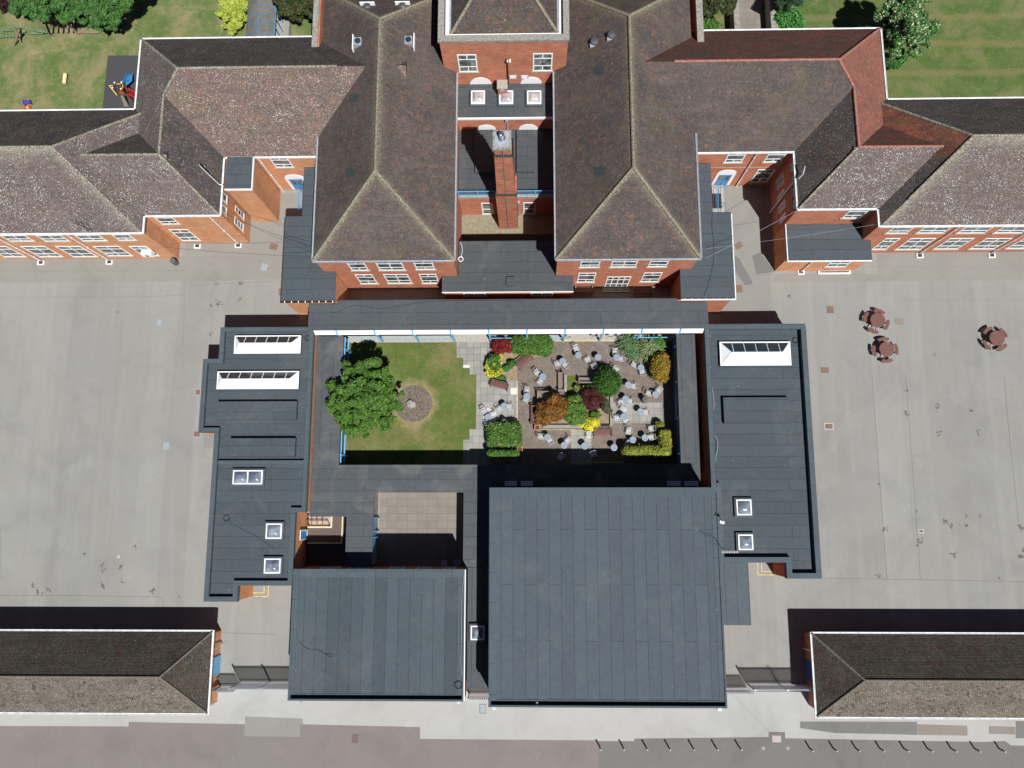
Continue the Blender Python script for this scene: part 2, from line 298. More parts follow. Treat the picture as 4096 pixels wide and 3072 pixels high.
plain('galv_pale', (.62, .65, .72), .4, .3, var=.06)
plain('cover_grey_dark', (.10, .115, .12), .6, var=.15); plain('cover_brownroad', (.16, .11, .105), .85, var=.2, scale=20); plain('galv_mint', (.45, .62, .58), .4, .2)
# ------------------------------------------------------------ mesh building
class MB:
    def __init__(s): s.v = []; s.f = []; s.mi = []; s.sm = False
    def poly(s, pts, mi=0):
        n = len(s.v); s.v += [tuple(p) for p in pts]; s.f.append(tuple(range(n, n+len(pts)))); s.mi.append(mi)
    def box(s, x0, x1, y0, y1, z0, z1, mi=0):
        n = len(s.v); s.v += [(x0, y0, z0), (x1, y0, z0), (x1, y1, z0), (x0, y1, z0), (x0, y0, z1), (x1, y0, z1), (x1, y1, z1), (x0, y1, z1)]
        for q in ((0, 3, 2, 1), (4, 5, 6, 7), (0, 1, 5, 4), (1, 2, 6, 5), (2, 3, 7, 6), (3, 0, 4, 7)): s.f.append(tuple(n+i for i in q)); s.mi.append(mi)
    def obox(s, c, ax, sx, sy, z0, z1, mi=0):      # box centred on c, long axis at angle ax
        ca, sa = math.cos(ax), math.sin(ax); q = [(c[0]+u*ca-v*sa, c[1]+u*sa+v*ca) for u, v in ((-sx/2, -sy/2), (sx/2, -sy/2), (sx/2, sy/2), (-sx/2, sy/2))]
        s.prism(q, z0, z1, mi)
    def prism(s, p, z0, z1, mi=0, top=True, bot=True):
        n = len(s.v); m = len(p); s.v += [(a[0], a[1], z0) for a in p] + [(a[0], a[1], z1) for a in p]
        for i in range(m): j = (i+1) % m; s.f.append((n+i, n+j, n+m+j, n+m+i)); s.mi.append(mi)
        if top: s.f.append(tuple(n+m+i for i in range(m))); s.mi.append(mi)
        if bot: s.f.append(tuple(n+i for i in reversed(range(m)))); s.mi.append(mi)
    def ring(s, a, b_, z0, z1, mi=0):
        n = len(s.v); m = len(a); s.v += [(p[0], p[1], z0) for p in a]+[(p[0], p[1], z1) for p in a]+[(p[0], p[1], z0) for p in b_]+[(p[0], p[1], z1) for p in b_]
        for i in range(m):
            j = (i+1) % m
            for q in ((i, j, m+j, m+i), (m+i, m+j, 3*m+j, 3*m+i), (3*m+i, 3*m+j, 2*m+j, 2*m+i), (2*m+i, 2*m+j, j, i)): s.f.append(tuple(n+k for k in q)); s.mi.append(mi)
    def tube(s, pts, r, n=6, r1=None, mi=0, cap=True):
        pts = [Vector(p) for p in pts]; base = len(s.v); m = len(pts)
        for i, p in enumerate(pts):
            d = (pts[min(i+1, m-1)] - pts[max(i-1, 0)]); d = d.normalized() if d.length else Vector((0, 0, 1))
            a = d.orthogonal().normalized() if abs(d.z) > .9 else d.cross(Vector((0, 0, 1))).normalized(); b_ = d.cross(a)
            rr = r if r1 is None else r + (r1-r)*i/max(m-1, 1)
            for k in range(n):
                t = 2*math.pi*k/n; s.v.append(tuple(p + a*math.cos(t)*rr + b_*math.sin(t)*rr))
        for i in range(m-1):
            for k in range(n):
                k2 = (k+1) % n; s.f.append((base+i*n+k, base+i*n+k2, base+(i+1)*n+k2, base+(i+1)*n+k)); s.mi.append(mi)
        if cap: s.f.append(tuple(base+k for k in reversed(range(n)))); s.mi.append(mi); s.f.append(tuple(base+(m-1)*n+k for k in range(n))); s.mi.append(mi)
    def lathe(s, prof, c=(0, 0), n=24, mi=0):
        base = len(s.v)
        for r, z in prof:
            for k in range(n): t = 2*math.pi*k/n; s.v.append((c[0]+r*math.cos(t), c[1]+r*math.sin(t), z))
        for i in range(len(prof)-1):
            for k in range(n): k2 = (k+1) % n; s.f.append((base+i*n+k, base+i*n+k2, base+(i+1)*n+k2, base+(i+1)*n+k)); s.mi.append(mi)
        s.f.append(tuple(base+k for k in reversed(range(n)))); s.mi.append(mi); s.f.append(tuple(base+(len(prof)-1)*n+k for k in range(n))); s.mi.append(mi)
    def build(s, name, mat, parent=None, smooth=False):
        me = bpy.data.meshes.new(name); off = getattr(parent, 'ORIGIN', None)
        o0 = ORG.get(parent.name) if parent is not None else None
        v = np.array(s.v, dtype=np.float32).reshape(-1, 3)
        if o0 is not None: v = v - np.array(o0, dtype=np.float32)
        me.from_pydata(v.tolist(), [], s.f)
        for m in (mat if isinstance(mat, (list, tuple)) else [mat]): me.materials.append(MATS[m])
        me.polygons.foreach_set('material_index', s.mi)
        if smooth: me.polygons.foreach_set('use_smooth', [True]*len(s.f))
        me.update(); o = bpy.data.objects.new(name, me); COL.objects.link(o)
        if parent is not None: o.parent = parent; ORG[o.name] = o0 if o0 is not None else (0, 0, 0)
        else: ORG[o.name] = (0, 0, 0)
        return o
ORG = {}
def thing(name, label, cat, loc=(0, 0, 0), rz=0, group=None):
    o = bpy.data.objects.new(name, None); COL.objects.link(o); o.location = loc; o.rotation_euler = (0, 0, rz); o.empty_display_size = .3
    o['label'] = label; o['category'] = cat
    if group: o['group'] = group
    ORG[o.name] = tuple(loc) if rz == 0 else (0, 0, 0)
    return o
def tag(o, label, cat, group=None):
    o['label'] = label; o['category'] = cat
    if group: o['group'] = group
    return o
def copy_tree(o, parent=None):
    kids = KIDS.get(o.name) or [c for c in o.children]
    c = o.copy(); COL.objects.link(c)
    if parent is not None: c.parent = parent
    for ch in kids: copy_tree(ch, c)
    return c
KIDS = {}
def sheet(name, poly, z, mat, kind='structure'):
    m = MB(); m.poly([(x, y, z) for x, y in poly]); o = m.build(name, mat); o['kind'] = kind; return o
def rect(x0, x1, y0, y1): return [(x0, y0), (x1, y0), (x1, y1), (x0, y1)]
def ccw(p):
    a = sum(p[i][0]*p[(i+1) % len(p)][1]-p[(i+1) % len(p)][0]*p[i][1] for i in range(len(p))); return p if a > 0 else p[::-1]
def inset(p, d):
    n = len(p); out = []
    for i in range(n):
        a, b_, c = Vector(p[i-1]), Vector(p[i]), Vector(p[(i+1) % n])
        e1 = (b_-a).normalized(); e2 = (c-b_).normalized(); n1 = Vector((-e1.y, e1.x)); n2 = Vector((-e2.y, e2.x))
        k = n1+n2; k = k/(k.length_squared/2) if k.length > .01 else n1
        q = b_+k*d; out.append((q.x, q.y))
    return out

# ------------------------------------------------------------ building parts
def window(root, face, c, a0, a1, z0, z1, nv=2, rows=(.30, .72), mat='white_upvc', sill=True, glass='glass_window', name='window', fw=.095, proud=.035):
    """face: S N E W = where the outside is; c = wall plane coordinate; a = X (S,N) or Y (E,W)."""
    sg = {'S': -1, 'N': 1, 'E': 1, 'W': -1}[face]; hor = face in 'SN'
    def bx(m, u0, u1, w0, w1, d0, d1):
        lo, hi = sorted((c+sg*d0, c+sg*d1))
        if hor: m.box(u0, u1, lo, hi, w0, w1)
        else: m.box(lo, hi, u0, u1, w0, w1)
    m = MB(); w = a1-a0; h = z1-z0
    bx(m, a0, a0+fw, z0, z1, -.02, proud); bx(m, a1-fw, a1, z0, z1, -.02, proud)
    bx(m, a0+fw, a1-fw, z0, z0+fw, -.02, proud); bx(m, a0+fw, a1-fw, z1-fw, z1, -.02, proud)
    zs = [z0+fw]+[z0+h*r for r in rows]+[z1-fw]
    for r in rows: bx(m, a0+fw, a1-fw, z0+h*r-fw*.45, z0+h*r+fw*.45, -.02, proud-.004)
    for j in range(len(zs)-1):
        if len(zs) == 4 and j == 1 and w < 2.0: continue
        for i in range(1, nv): u = a0+w*i/nv; bx(m, u-fw*.45, u+fw*.45, zs[j]+.03, zs[j+1]-.03, -.02, proud-.008)
    o = m.build(name, mat, root)
    g = MB(); bx(g, a0+fw*.5, a1-fw*.5, z0+fw*.5, z1-fw*.5, -.01, .012); g.build('pane', glass, o)
    if sill: s_ = MB(); bx(s_, a0-.12, a1+.12, z0-.11, z0-.005, -.02, .10); s_.build('sill', 'stone_sill', o)
    return o
def wpx(root, tl, tr, bl, br, Y, ztop=None, **k):
    """window on a south wall from its corners in photo pixels"""
    A = [onY(*q, Y) for q in (bl, br)]; B = [onY(*q, Y) for q in (tl, tr)]
    x0 = A[0][0]; x1 = A[1][0]; z0 = (A[0][1]+A[1][1])/2; z1 = ztop or (B[0][1]+B[1][1])/2
    return window(root, 'S', Y, x0, x1, z0, z1, **k)
def hip(x0, x1, y0, y1, ze, tn, h0=True, h1=True, th=.06):
    """faces of a hipped (or open-ended) roof: dict dir->polygon, and ridge/hip lines"""
    f = {}; L = []
    if (x1-x0) >= (y1-y0):
        hw = (y1-y0)/2; zr = ze+hw*tn; ym = (y0+y1)/2; a = x0+(hw if h0 else 0); b_ = x1-(hw if h1 else 0)
        f['S'] = [(x0, y0, ze), (x1, y0, ze), (b_, ym, zr), (a, ym, zr)]; f['N'] = [(x1, y1, ze), (x0, y1, ze), (a, ym, zr), (b_, ym, zr)]
        f['W'] = [(x0, y1, ze), (x0, y0, ze), (a, ym, zr)]; f['E'] = [(x1, y0, ze), (x1, y1, ze), (b_, ym, zr)]
        L.append(((a, ym, zr), (b_, ym, zr)))
        if h0: L += [((x0, y0, ze), (a, ym, zr)), ((x0, y1, ze), (a, ym, zr))]
        if h1: L += [((x1, y0, ze), (b_, ym, zr)), ((x1, y1, ze), (b_, ym, zr))]
    else:
        hw = (x1-x0)/2; zr = ze+hw*tn; xm = (x0+x1)/2; a = y0+(hw if h0 else 0); b_ = y1-(hw if h1 else 0)
        f['W'] = [(x0, y1, ze), (x0, y0, ze), (xm, a, zr), (xm, b_, zr)]; f['E'] = [(x1, y0, ze), (x1, y1, ze), (xm, b_, zr), (xm, a, zr)]
        f['S'] = [(x0, y0, ze), (x1, y0, ze), (xm, a, zr)]; f['N'] = [(x1, y1, ze), (x0, y1, ze), (xm, b_, zr)]
        L.append(((xm, a, zr), (xm, b_, zr)))
        if h0: L += [((x0, y0, ze), (xm, a, zr)), ((x1, y0, ze), (xm, a, zr))]
        if h1: L += [((x0, y1, ze), (xm, b_, zr)), ((x1, y1, ze), (xm, b_, zr))]
    return f, L
def add_roof(m, faces, mats, mi_of, x0, x1, y0, y1, ze):
    for k, p in faces.items(): m.poly(p, mats.index(mi_of[k]))
    m.poly([(x0, y0, ze-.01), (x0, y1, ze-.01), (x1, y1, ze-.01), (x1, y0, ze-.01)], 0)
def caps(m, p, q, r=.13, step=.32, lift=.03):
    p = Vector(p); q = Vector(q); n = max(1, int((q-p).length/step)); d = (q-p)/n
    for i in range(n):
        a = p+d*i; b_ = p+d*(i+1.02); up = Vector((0, 0, lift)); m.tube([a+up, b_+up], r, 7, r*.86)
def flat_building(root, poly, z, ph=.35, pw=.35, roofm='felt_wing', wallm='brick_red', kerbm='felt_kerb', z0=0, drop=.12, fascia=None):
    poly = ccw(poly)
    m = MB(); m.prism(inset(poly, .06), z0, z-ph-.06, bot=False, top=False); m.build('wall', wallm, root)
    inn = inset(poly, pw)
    r = MB(); r.poly([(x, y, z-ph) for x, y in inset(poly, .08)]); ro = r.build('roof', roofm, root)
    k = MB(); k.ring(poly, inn, z-ph-.1, z); k.build('parapet', kerbm, root)
    if fascia: fm = MB(); fm.ring(inset(poly, -.03), inset(poly, .01), z-ph-.22, z-.03); fm.build('fascia', fascia, root)
    return ro
def skylight(root, x0, x1, y0, y1, zr, h=.32, double=False, glass='dome_glass'):
    c = MB(); c.prism(rect(x0-.14, x1+.14, y0-.14, y1+.14), zr-.02, zr+h*.7); k = c.build('skylight', 'felt_kerb', root)
    f = MB(); f.ring(rect(x0, x1, y0, y1), rect(x0+.09, x1-.09, y0+.09, y1-.09), zr+h*.7, zr+h)
    if double: xm = (x0+x1)/2; f.box(xm-.05, xm+.05, y0+.09, y1-.09, zr+h*.7, zr+h-.01)
    f.build('frame', 'white_paint', k)
    d = MB(); spans = [(x0+.09, x1-.09)] if not double else [(x0+.09, (x0+x1)/2-.05), ((x0+x1)/2+.05, x1-.09)]
    for a, b_ in spans:
        N = 10; base = len(d.v)
        for i in range(N+1):
            for j in range(N+1):
                u = i/N; v = j/N; hh = .27*(min(1, 3.2*min(u, 1-u, v, 1-v)))**.8
                d.v.append((a+(b_-a)*u, y0+.09+(y1-y0-.18)*v, zr+h-.03+hh))
        for i in range(N):
            for j in range(N): q = base+i*(N+1)+j; d.f.append((q, q+N+1, q+N+2, q+1)); d.mi.append(0)
    d.build('dome', glass, k, smooth=True)
def downpipe(root, x, y, z0, z1, face='S', mat='gutter_white', r=.055):
    m = MB(); dx, dy = {'S': (0, -.1), 'N': (0, .1), 'E': (.1, 0), 'W': (-.1, 0)}[face]
    m.tube([(x+dx, y+dy, z0), (x+dx, y+dy, z1)], r, 8)
    for z in (z0+.15*(z1-z0), z0+.5*(z1-z0), z0+.85*(z1-z0)): m.tube([(x+dx, y+dy, z-.04), (x+dx, y+dy, z+.04)], r*1.35, 8)
    return m.build('downpipe', mat, root)
def gutters(root, segs, w=.13, mat='gutter_white'):
    for p, q in segs:
        m = MB(); p = Vector(p); q = Vector(q); d = (q-p); L = d.length; ang = math.atan2(d.y, d.x); c = (p+q)/2
        n = Vector((-d.y, d.x, 0)).normalized()*w/2
        for sgn in (-1, 1): m.obox((c.x+sgn*n.x*.8, c.y+sgn*n.y*.8), ang, L, .03, p.z-.13, p.z+.005)
        m.obox((c.x, c.y), ang, L, w, p.z-.13, p.z-.04); m.build('gutter', mat, root)

# ============================================================ GROUND
sheet('ground', rect(-400, 400, -400, 400), -0.03, 'asphalt_yard')
o = sheet('playground_asphalt', rect(-70, 70, -11.6, 41), 0.0, 'asphalt_yard')
# strips of other tarmac along the classroom wings
sheet('asphalt_strip', [(-70, 20.6), (-29, 20.6), (-20.9, 20.9), (-20.9, 28.9), (-31, 28.9), (-31, 23), (-70, 23)], .004, 'asphalt_strip')
sheet('asphalt_strip', [(21.5, 20.2), (70, 20.2), (70, 23), (31, 23), (31, 20.9), (22, 20.9)], .004, 'asphalt_strip')
sheet('asphalt_strip', [(17, 14), (21.45, 14), (21.45, 29.2), (15, 29.2), (15, 24), (17, 24)], .006, 'asphalt_strip')
sheet('yard_patch', [P(2, 4, 25, 650, 0), P(2, 4, 90, 620, 0), P(2, 4, 205, 780, 0), P(2, 4, 60, 800, 0)], .012, 'patch_grey')
sheet('yard_patch', [P(3, 1, 1642, 478, 0), P(3, 1, 1718, 478, 0), P(3, 1, 1710, 587, 0), P(3, 1, 1640, 587, 0)], .008, 'patch_pale')
sheet('yard_patch', [P(2, 3, 1880, 640, 0), P(2, 3, 1930, 680, 0), P(2, 3, 2035, 870, 0), P(2, 3, 1970, 890, 0), P(2, 3, 1885, 760, 0)], .008, 'patch_grey')
# light pavement and roads at the south
yS = P(4, 1, 900, 1000)[1]
sheet('pavement', rect(-70, 70, -30, -14.25), .004, 'pavement_light')
rp = [P(4, 1, -600, 1308), P(4, 1, 1035, 1315), P(4, 1, 1035, 1278), P(4, 1, 1968, 1297), P(4, 2, 405, 1297), P(4, 2, 1367, 1320), P(4, 2, 1367, 1415), P(4, 3, 792, 1427), P(4, 3, 792, 2100), P(4, 1, -600, 2100)]
sheet('road', rp, .008, 'road_purple')
rg = [P(4, 3, 792, 2100), P(4, 3, 792, 1433), P(4, 3, 1078, 1433), P(4, 3, 1082, 1413), P(4, 3, 2160, 1400), P(4, 3, 2162, 1358), P(4, 4, 288, 1360), P(4, 4, 292, 1410), P(4, 4, 1880, 1440), P(4, 4, 2060, 1432), P(4, 4, 2110, 1468), P(4, 4, 2900, 1480), P(4, 4, 2900, 2100)]
sheet('road', rg, .010, 'road_grey')
for poly, mt in (([P(4, 1, 1972, 1235), P(4, 2, 425, 1253), P(4, 2, 425, 1297), P(4, 2, 405, 1300), P(4, 2, 402, 1398), P(4, 1, 1966, 1393)], 'patch_pale'),
                 ([P(4, 4, 412, 1275), P(4, 4, 1350, 1278), P(4, 4, 1352, 1383), P(4, 4, 1200, 1378), P(4, 4, 700, 1368), P(4, 4, 412, 1328)], 'patch_grey'),
                 ([P(4, 4, 1352, 1297), P(4, 4, 1755, 1310), P(4, 4, 1757, 1388), P(4, 4, 1356, 1383)], 'patch_tan'),
                 ([P(4, 4, 1930, 1312), P(4, 4, 2140, 1318), P(4, 4, 2140, 1378), P(4, 4, 1930, 1374)], 'patch_tan'),
                 ([P(4, 4, 2145, 1272), P(4, 4, 2600, 1272), P(4, 4, 2600, 1410), P(4, 4, 2145, 1410)], 'patch_grey')):
    sheet('pavement_patch', poly, .013, mt)
# seams in the tarmac
m = MB()
def seam(pts, w=.035, z=.012):
    for a, b_ in zip(pts, pts[1:]):
        a = Vector(a); b_ = Vector(b_); d = (b_-a).normalized(); n = Vector((-d.y, d.x))*w/2
        m.poly([(a.x-n.x, a.y-n.y, z), (b_.x-n.x, b_.y-n.y, z), (b_.x+n.x, b_.y+n.y, z), (a.x+n.x, a.y+n.y, z)])
for line in ([(2, 1, 0, 990), (2, 1, 700, 983), (2, 1, 1210, 978), (2, 1, 1490, 965)], [(2, 1, 1490, 885), (2, 1, 2212, 855)], [(2, 1, 1490, 885), (2, 1, 1465, 1649)],
             [(2, 1, 0, 778), (2, 1, 1500, 768)], [(2, 1, 1450, 668), (2, 1, 2212, 660)], [(2, 4, 1210, 1005), (2, 4, 2212, 1008)], [(2, 4, 0, 805), (2, 4, 900, 800)], [(2, 4, 900, 740), (2, 4, 2212, 742)],
             [(4, 1, 0, 262), (4, 1, 600, 262), (4, 1, 1310, 275), (4, 1, 1310, 360)], [(4, 4, 600, 122), (4, 4, 2212, 150)], [(4, 3, 1880, 1060), (4, 3, 2010, 1200), (4, 4, 165, 1358)],
             [(3, 1, 0, 1200), (3, 1, 10, 1649)], [(3, 4, 2050, 0), (3, 4, 2090, 450), (3, 4, 2170, 1180)], [(3, 4, 1260, 0), (3, 4, 1300, 560), (3, 4, 1380, 1649)], [(3, 4, 990, 0), (3, 4, 1030, 560), (3, 4, 1110, 1649)],
             [(4, 4, 2085, 1470), (4, 4, 2140, 1560), (4, 4, 2300, 1700)], [(4, 1, 1300, 545), (4, 1, 2212, 575)]):
    seam([P(*q) for q in line], w=.018)
o = m.build('tarmac_seams', 'seam_dark'); o['kind'] = 'structure'
m = MB(); sg_ = random.Random(77)
for (r__, t__, x_, y_, sz) in ((3,4,1270,310,1.3),(3,4,1520,255,1),(3,4,1262,125,1),(3,4,1525,470,.9),(3,4,1840,465,1),(3,4,1785,288,.7),(3,4,1585,1190,1.2),(3,4,1622,1218,1),(3,4,1745,1205,.8),(3,4,1380,1350,1.4),(3,4,1655,1445,1.3),(3,4,2175,1235,1.8),(3,4,2190,1440,2.2),(3,4,1095,1235,1.1),(3,4,1050,880,.7),(3,4,1345,1095,.6),(3,4,1740,1130,.8),(3,4,1860,1135,.8),(3,4,2015,1635,.7),(3,4,1042,1615,.8),
    (3,1,820,1530,.8),(3,1,832,1565,1.2),(3,1,680,1435,.8),(3,1,970,1545,.9),(3,1,1085,1385,.8),(4,1,820,195,1.3),(4,1,1220,225,1.3),(4,1,985,155,.8),(4,1,315,240,1.3),(4,1,390,212,1.1),(4,1,262,180,1),(4,1,1440,270,.5),(2,1,1755,1035,1.5),(2,1,1690,1052,.8),(2,1,1940,870,1.3),(2,1,1745,880,.9),(2,1,945,1103,.7),(2,1,1695,1280,.9),(2,1,1935,1005,.9),(2,4,1490,1450,.6),(2,4,320,980,.9)):
    X, Y = P(r__, t__, x_, y_)
    for j in range(6):
        cx_, cy_ = X+sg_.gauss(0, .11*sz), Y+sg_.gauss(0, .11*sz); rr_ = sz*sg_.uniform(.04, .11); k_ = sg_.uniform(.4, 1.6); n_ = 9
        m.poly([(cx_+rr_*k_*sg_.uniform(.4, 1.25)*math.cos(2*math.pi*i/n_), cy_+rr_/k_*sg_.uniform(.4, 1.25)*math.sin(2*math.pi*i/n_), .013+.0006*j) for i in range(n_)])
o = m.build('moss_stains', 'moss_dark'); o['kind'] = 'structure'
# grass north of the school
sheet('lawn', [(-90, 33), (-32.7, 33), (-32.7, 39.6), (-17.6, 39.6), (-17.6, 80), (-90, 80)], .006, 'grass_field')
sheet('lawn', [(13.6, 39.6), (29.5, 39.6), (29.5, 33.2), (95, 33.2), (95, 80), (13.6, 80)], .006, 'grass_meadow')
sheet('play_surface', [P(1, 1, 868, 447), P(1, 1, 1180, 447), (-32.5, 33), P(1, 1, 822, 900)], .012, 'rubber_and_shade')
sheet('path', [P(1, 3, 1885, -60), P(1, 3, 2105, -60), P(1, 3, 2110, 330), P(1, 3, 1885, 330)], .012, 'paving_court')
sheet('path', [P(1, 2, 195, 90), P(1, 2, 330, 90), P(1, 2, 330, 330), P(1, 2, 195, 330)], .012, 'concrete')

# ============================================================ BUILDINGS
# ---- west classroom wing
TN = .78
def classroom(name, label, walls, blocks, facemats, segs, loc, extra=None):
    root = thing(name, label, 'school building', loc)
    m = MB(); m.prism(ccw(walls), 0, 6.86, bot=False, top=False); m.build('wall', 'brick_orange' if loc[0] < 0 else 'brick_red', root)
    mats = sorted({v for d in facemats for v in d.values()}); r = MB(); cap = MB()
    for bl, fm in zip(blocks, facemats):
        x0, x1, y0, y1, h0, h1 = bl; f, L = hip(x0, x1, y0, y1, 6.9, TN, h0, h1); add_roof(r, f, mats, fm, x0, x1, y0, y1, 6.9)
    if extra: mats.append(extra[0]); r.poly(extra[1], len(mats)-1)
    ro = r.build('roof', mats, root)
    gutters(root, segs)
    return root, ro
def same(m, **k): d = dict(N=m, S=m, E=m, W=m); d.update(k); return d
wallsW = [(-75, 22.76), (-31.58, 22.76), (-31.58, 24.22), (-25.22, 24.22), (-25.22, 29.24), (-16.98, 29.24), (-16.98, 39.85), (-32.8, 39.85), (-32.8, 33.4), (-75, 33.4)]
bW = [(-32.93, -9.5, 29.16, 39.96, True, False), (-32.89, -25.2, 24.11, 35.9, True, False), (-80, -31.5, 22.65, 33.47, False, True), (-39.0, -28.5, 24.115, 31.755, False, False)]
zE = 6.9
segW = [((-75, 22.58, zE), (-31.5, 22.58, zE)), ((-31.43, 22.55, zE), (-31.43, 24.04, zE)), ((-31.36, 24.04, zE), (-25.15, 24.04, zE)), ((-25.14, 24.1, zE), (-25.14, 29.08, zE)),
        ((-25.05, 29.09, zE), (-17.1, 29.09, zE)), ((-75, 33.53, zE), (-33.06, 33.53, zE)), ((-33.0, 33.6, zE), (-33.0, 39.98, zE)), ((-32.93, 40.03, zE), (-17.85, 40.03, zE))]
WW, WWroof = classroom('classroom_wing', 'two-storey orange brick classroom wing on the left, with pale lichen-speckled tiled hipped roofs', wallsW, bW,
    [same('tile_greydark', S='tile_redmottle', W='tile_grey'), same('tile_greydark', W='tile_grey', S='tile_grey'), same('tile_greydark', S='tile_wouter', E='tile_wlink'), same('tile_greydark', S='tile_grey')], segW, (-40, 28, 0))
def rcap(parent, segs, mat='ridge_tile', r=.11):
    for p, q in segs: m = MB(); caps(m, p, q, r); m.build('ridge_tiles', mat, parent)
zr = 6.9+5.4*TN
rcap(WWroof, [((-27.53, 34.56, zr), (-14.9, 34.56, zr)), ((-27.53, 34.56, zr), (-29.05, 33.0, 9.92)), ((-29.06, 33.0, 9.92), (-29.06, 27.95, 9.92)), ((-29.06, 27.93, 9.92), (-35.3, 27.93, 9.92)),
             ((-29.06, 27.93, 9.92), (-25.25, 24.12, 6.95)), ((-80, 28.06, zr), (-36.9, 28.06, zr)), ((-36.9, 28.06, zr), (-32.9, 24.05, 8.0)), ((-36.9, 28.06, zr), (-32.0, 32.97, 7.3)), ((-27.53, 34.56, zr), (-32.9, 39.93, 6.95))])
# windows of the west wing
Yw = 22.76
for bl, br in (((85, 530), (280, 530)), ((365, 530), (565, 530)), ((670, 528), (865, 528)), ((960, 523), (1100, 523))):
    wpx(WW, pt(2, 1, bl[0], 480), pt(2, 1, br[0], 480), pt(2, 1, *bl), pt(2, 1, *br), Yw, ztop=6.62)
for bl, br in (((35, 657), (212, 655)), ((320, 655), (510, 655)), ((590, 655), (785, 655)), ((870, 648), (1070, 648)), ((1150, 648), (1285, 648))):
    wpx(WW, pt(2, 1, bl[0]-130, 573), pt(2, 1, br[0]-130, 571), pt(2, 1, *bl), pt(2, 1, *br), Yw, nv=2)
for i in range(1, 4):
    for z0_, z1_ in ((5.0, 6.62), (1.2, 3.3)): window(WW, 'S', Yw, -47.2-3.2*i, -45.2-3.2*i, z0_, z1_)
wpx(WW, pt(2, 1, 1240, 337), pt(2, 1, 1385, 337), pt(2, 1, 1305, 393), pt(2, 1, 1450, 393), 24.22, ztop=6.6)
wpx(WW, pt(2, 1, 1375, 437), pt(2, 1, 1515, 437), pt(2, 1, 1465, 525), pt(2, 1, 1615, 525), 24.22)
def f6(x, y): return (850+x/4.88, 560+y/4.88)
def f7(x, y): return (2750+x/4.88, 560+y/4.88)
wpx(WW, f6(1130, 360), f6(1480, 360), f6(1240, 530), f6(1590, 530), 29.24, ztop=6.6)
for tx, ty in ((330, 690), (875, 690)):      # downpipes
    X, Z = P(2, 1, tx, ty, 0); downpipe(WW, X, Yw, 0, 6.8)
X, _ = P(2, 1, 1918, 560, 0); downpipe(WW, X, 24.22, 0, 6.8)
X, _ = P(1, 2, 268, 1538, 0); downpipe(WW, X, 29.24, 0, 6.8)
# windows on the east face of the link (seen beside the brick tower)
for t_, b2, rw in (((205, 1020), (268, 1245), ()), ((190, 1250), (258, 1465), ()), ((447, 1270), (600, 1555), (.33, .66)), ((435, 1490), (590, 1790), (.33, .66))):
    ya_, za_ = onX(*f6(*t_), -25.22); yb_, zb_ = onX(*f6(*b2), -25.22); window(WW, 'E', -25.22, min(ya_, yb_), max(ya_, yb_), min(za_, zb_), max(za_, zb_), nv=1, rows=rw, fw=.08)
def arch_door(root, Y, xc, w, z0, zt, glassed=True):
    m = MB(); r = w/2; n = 16; e = .22
    def half(rr, zc): return [(xc+rr*math.cos(t), zc+rr*math.sin(t)*.72) for t in [math.pi*i/n for i in range(n+1)]]
    zc = zt-r*.72-e
    outer = [(xc+r+e, z0)]+half(r+e, zc)+[(xc-r-e, z0)]
    pts = [(x, Y-.05, z) for x, z in outer]; m.poly(pts[::-1]); base = [(x, Y+.0, z) for x, z in outer]
    for i in range(len(outer)): j = (i+1) % len(outer); m.poly([pts[i], pts[j], base[j], base[i]])
    d = m.build('door_surround', 'white_paint', root)
    dm = MB()
    for s_ in (-1, 1):
        a, b_ = sorted((xc, xc+s_*(r-.05))); dm.box(a+.01, b_-.01, Y-.10, Y-.055, z0+.05, z0+2.15)
    dd = dm.build('door', 'blue_paint', d); g = MB()
    for s_ in (-1, 1): a, b_ = sorted((xc+s_*.1, xc+s_*(r-.15))); g.box(a, b_, Y-.108, Y-.098, z0+1.05, z0+2.0)
    g.build('pane', 'glass_window', dd)
A = onY(*f6(1600, 965), 29.24)
arch_door(WW, 29.24, A[0]+.75, 1.3, .3, 3.3)
# ---- east classroom wing
wallsE = [(22.2, 24.28), (28.3, 24.28), (28.3, 22.84), (75, 22.84), (75, 33.5), (29.48, 33.5), (29.48, 39.92), (13.5, 39.92), (13.5, 29.27), (21.86, 29.27), (21.86, 24.28)]
wallsE = wallsE[1:]
bE = [(6.5, 29.5, 29.15, 40.03, False, True), (21.78, 29.465, 24.2, 35.9, True, False), (28.25, 80, 22.72, 33.6, True, False), (25.3, 36.0, 24.205, 31.74, False, False)]
segE = [((75, 22.65, zE), (28.2, 22.65, zE)), ((28.12, 22.6, zE), (28.12, 24.12, zE)), ((28.05, 24.13, zE), (21.72, 24.13, zE)), ((21.71, 24.2, zE), (21.71, 29.08, zE)), ((21.78, 29.08, zE), (13.62, 29.08, zE)),
        ((75, 33.66, zE), (29.7, 33.66, zE)), ((29.64, 33.7, zE), (29.64, 40.05, zE)), ((29.57, 40.1, zE), (13.5, 40.1, zE))]
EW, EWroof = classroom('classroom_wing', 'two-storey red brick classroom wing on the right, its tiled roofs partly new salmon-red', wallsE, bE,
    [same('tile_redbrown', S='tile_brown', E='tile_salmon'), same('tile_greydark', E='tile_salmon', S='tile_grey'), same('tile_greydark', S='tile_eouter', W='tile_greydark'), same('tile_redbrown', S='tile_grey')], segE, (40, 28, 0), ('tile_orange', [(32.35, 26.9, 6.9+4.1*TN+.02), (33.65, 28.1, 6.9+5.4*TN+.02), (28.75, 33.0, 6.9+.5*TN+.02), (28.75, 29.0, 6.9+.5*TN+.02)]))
zr2 = 6.9+5.44*TN
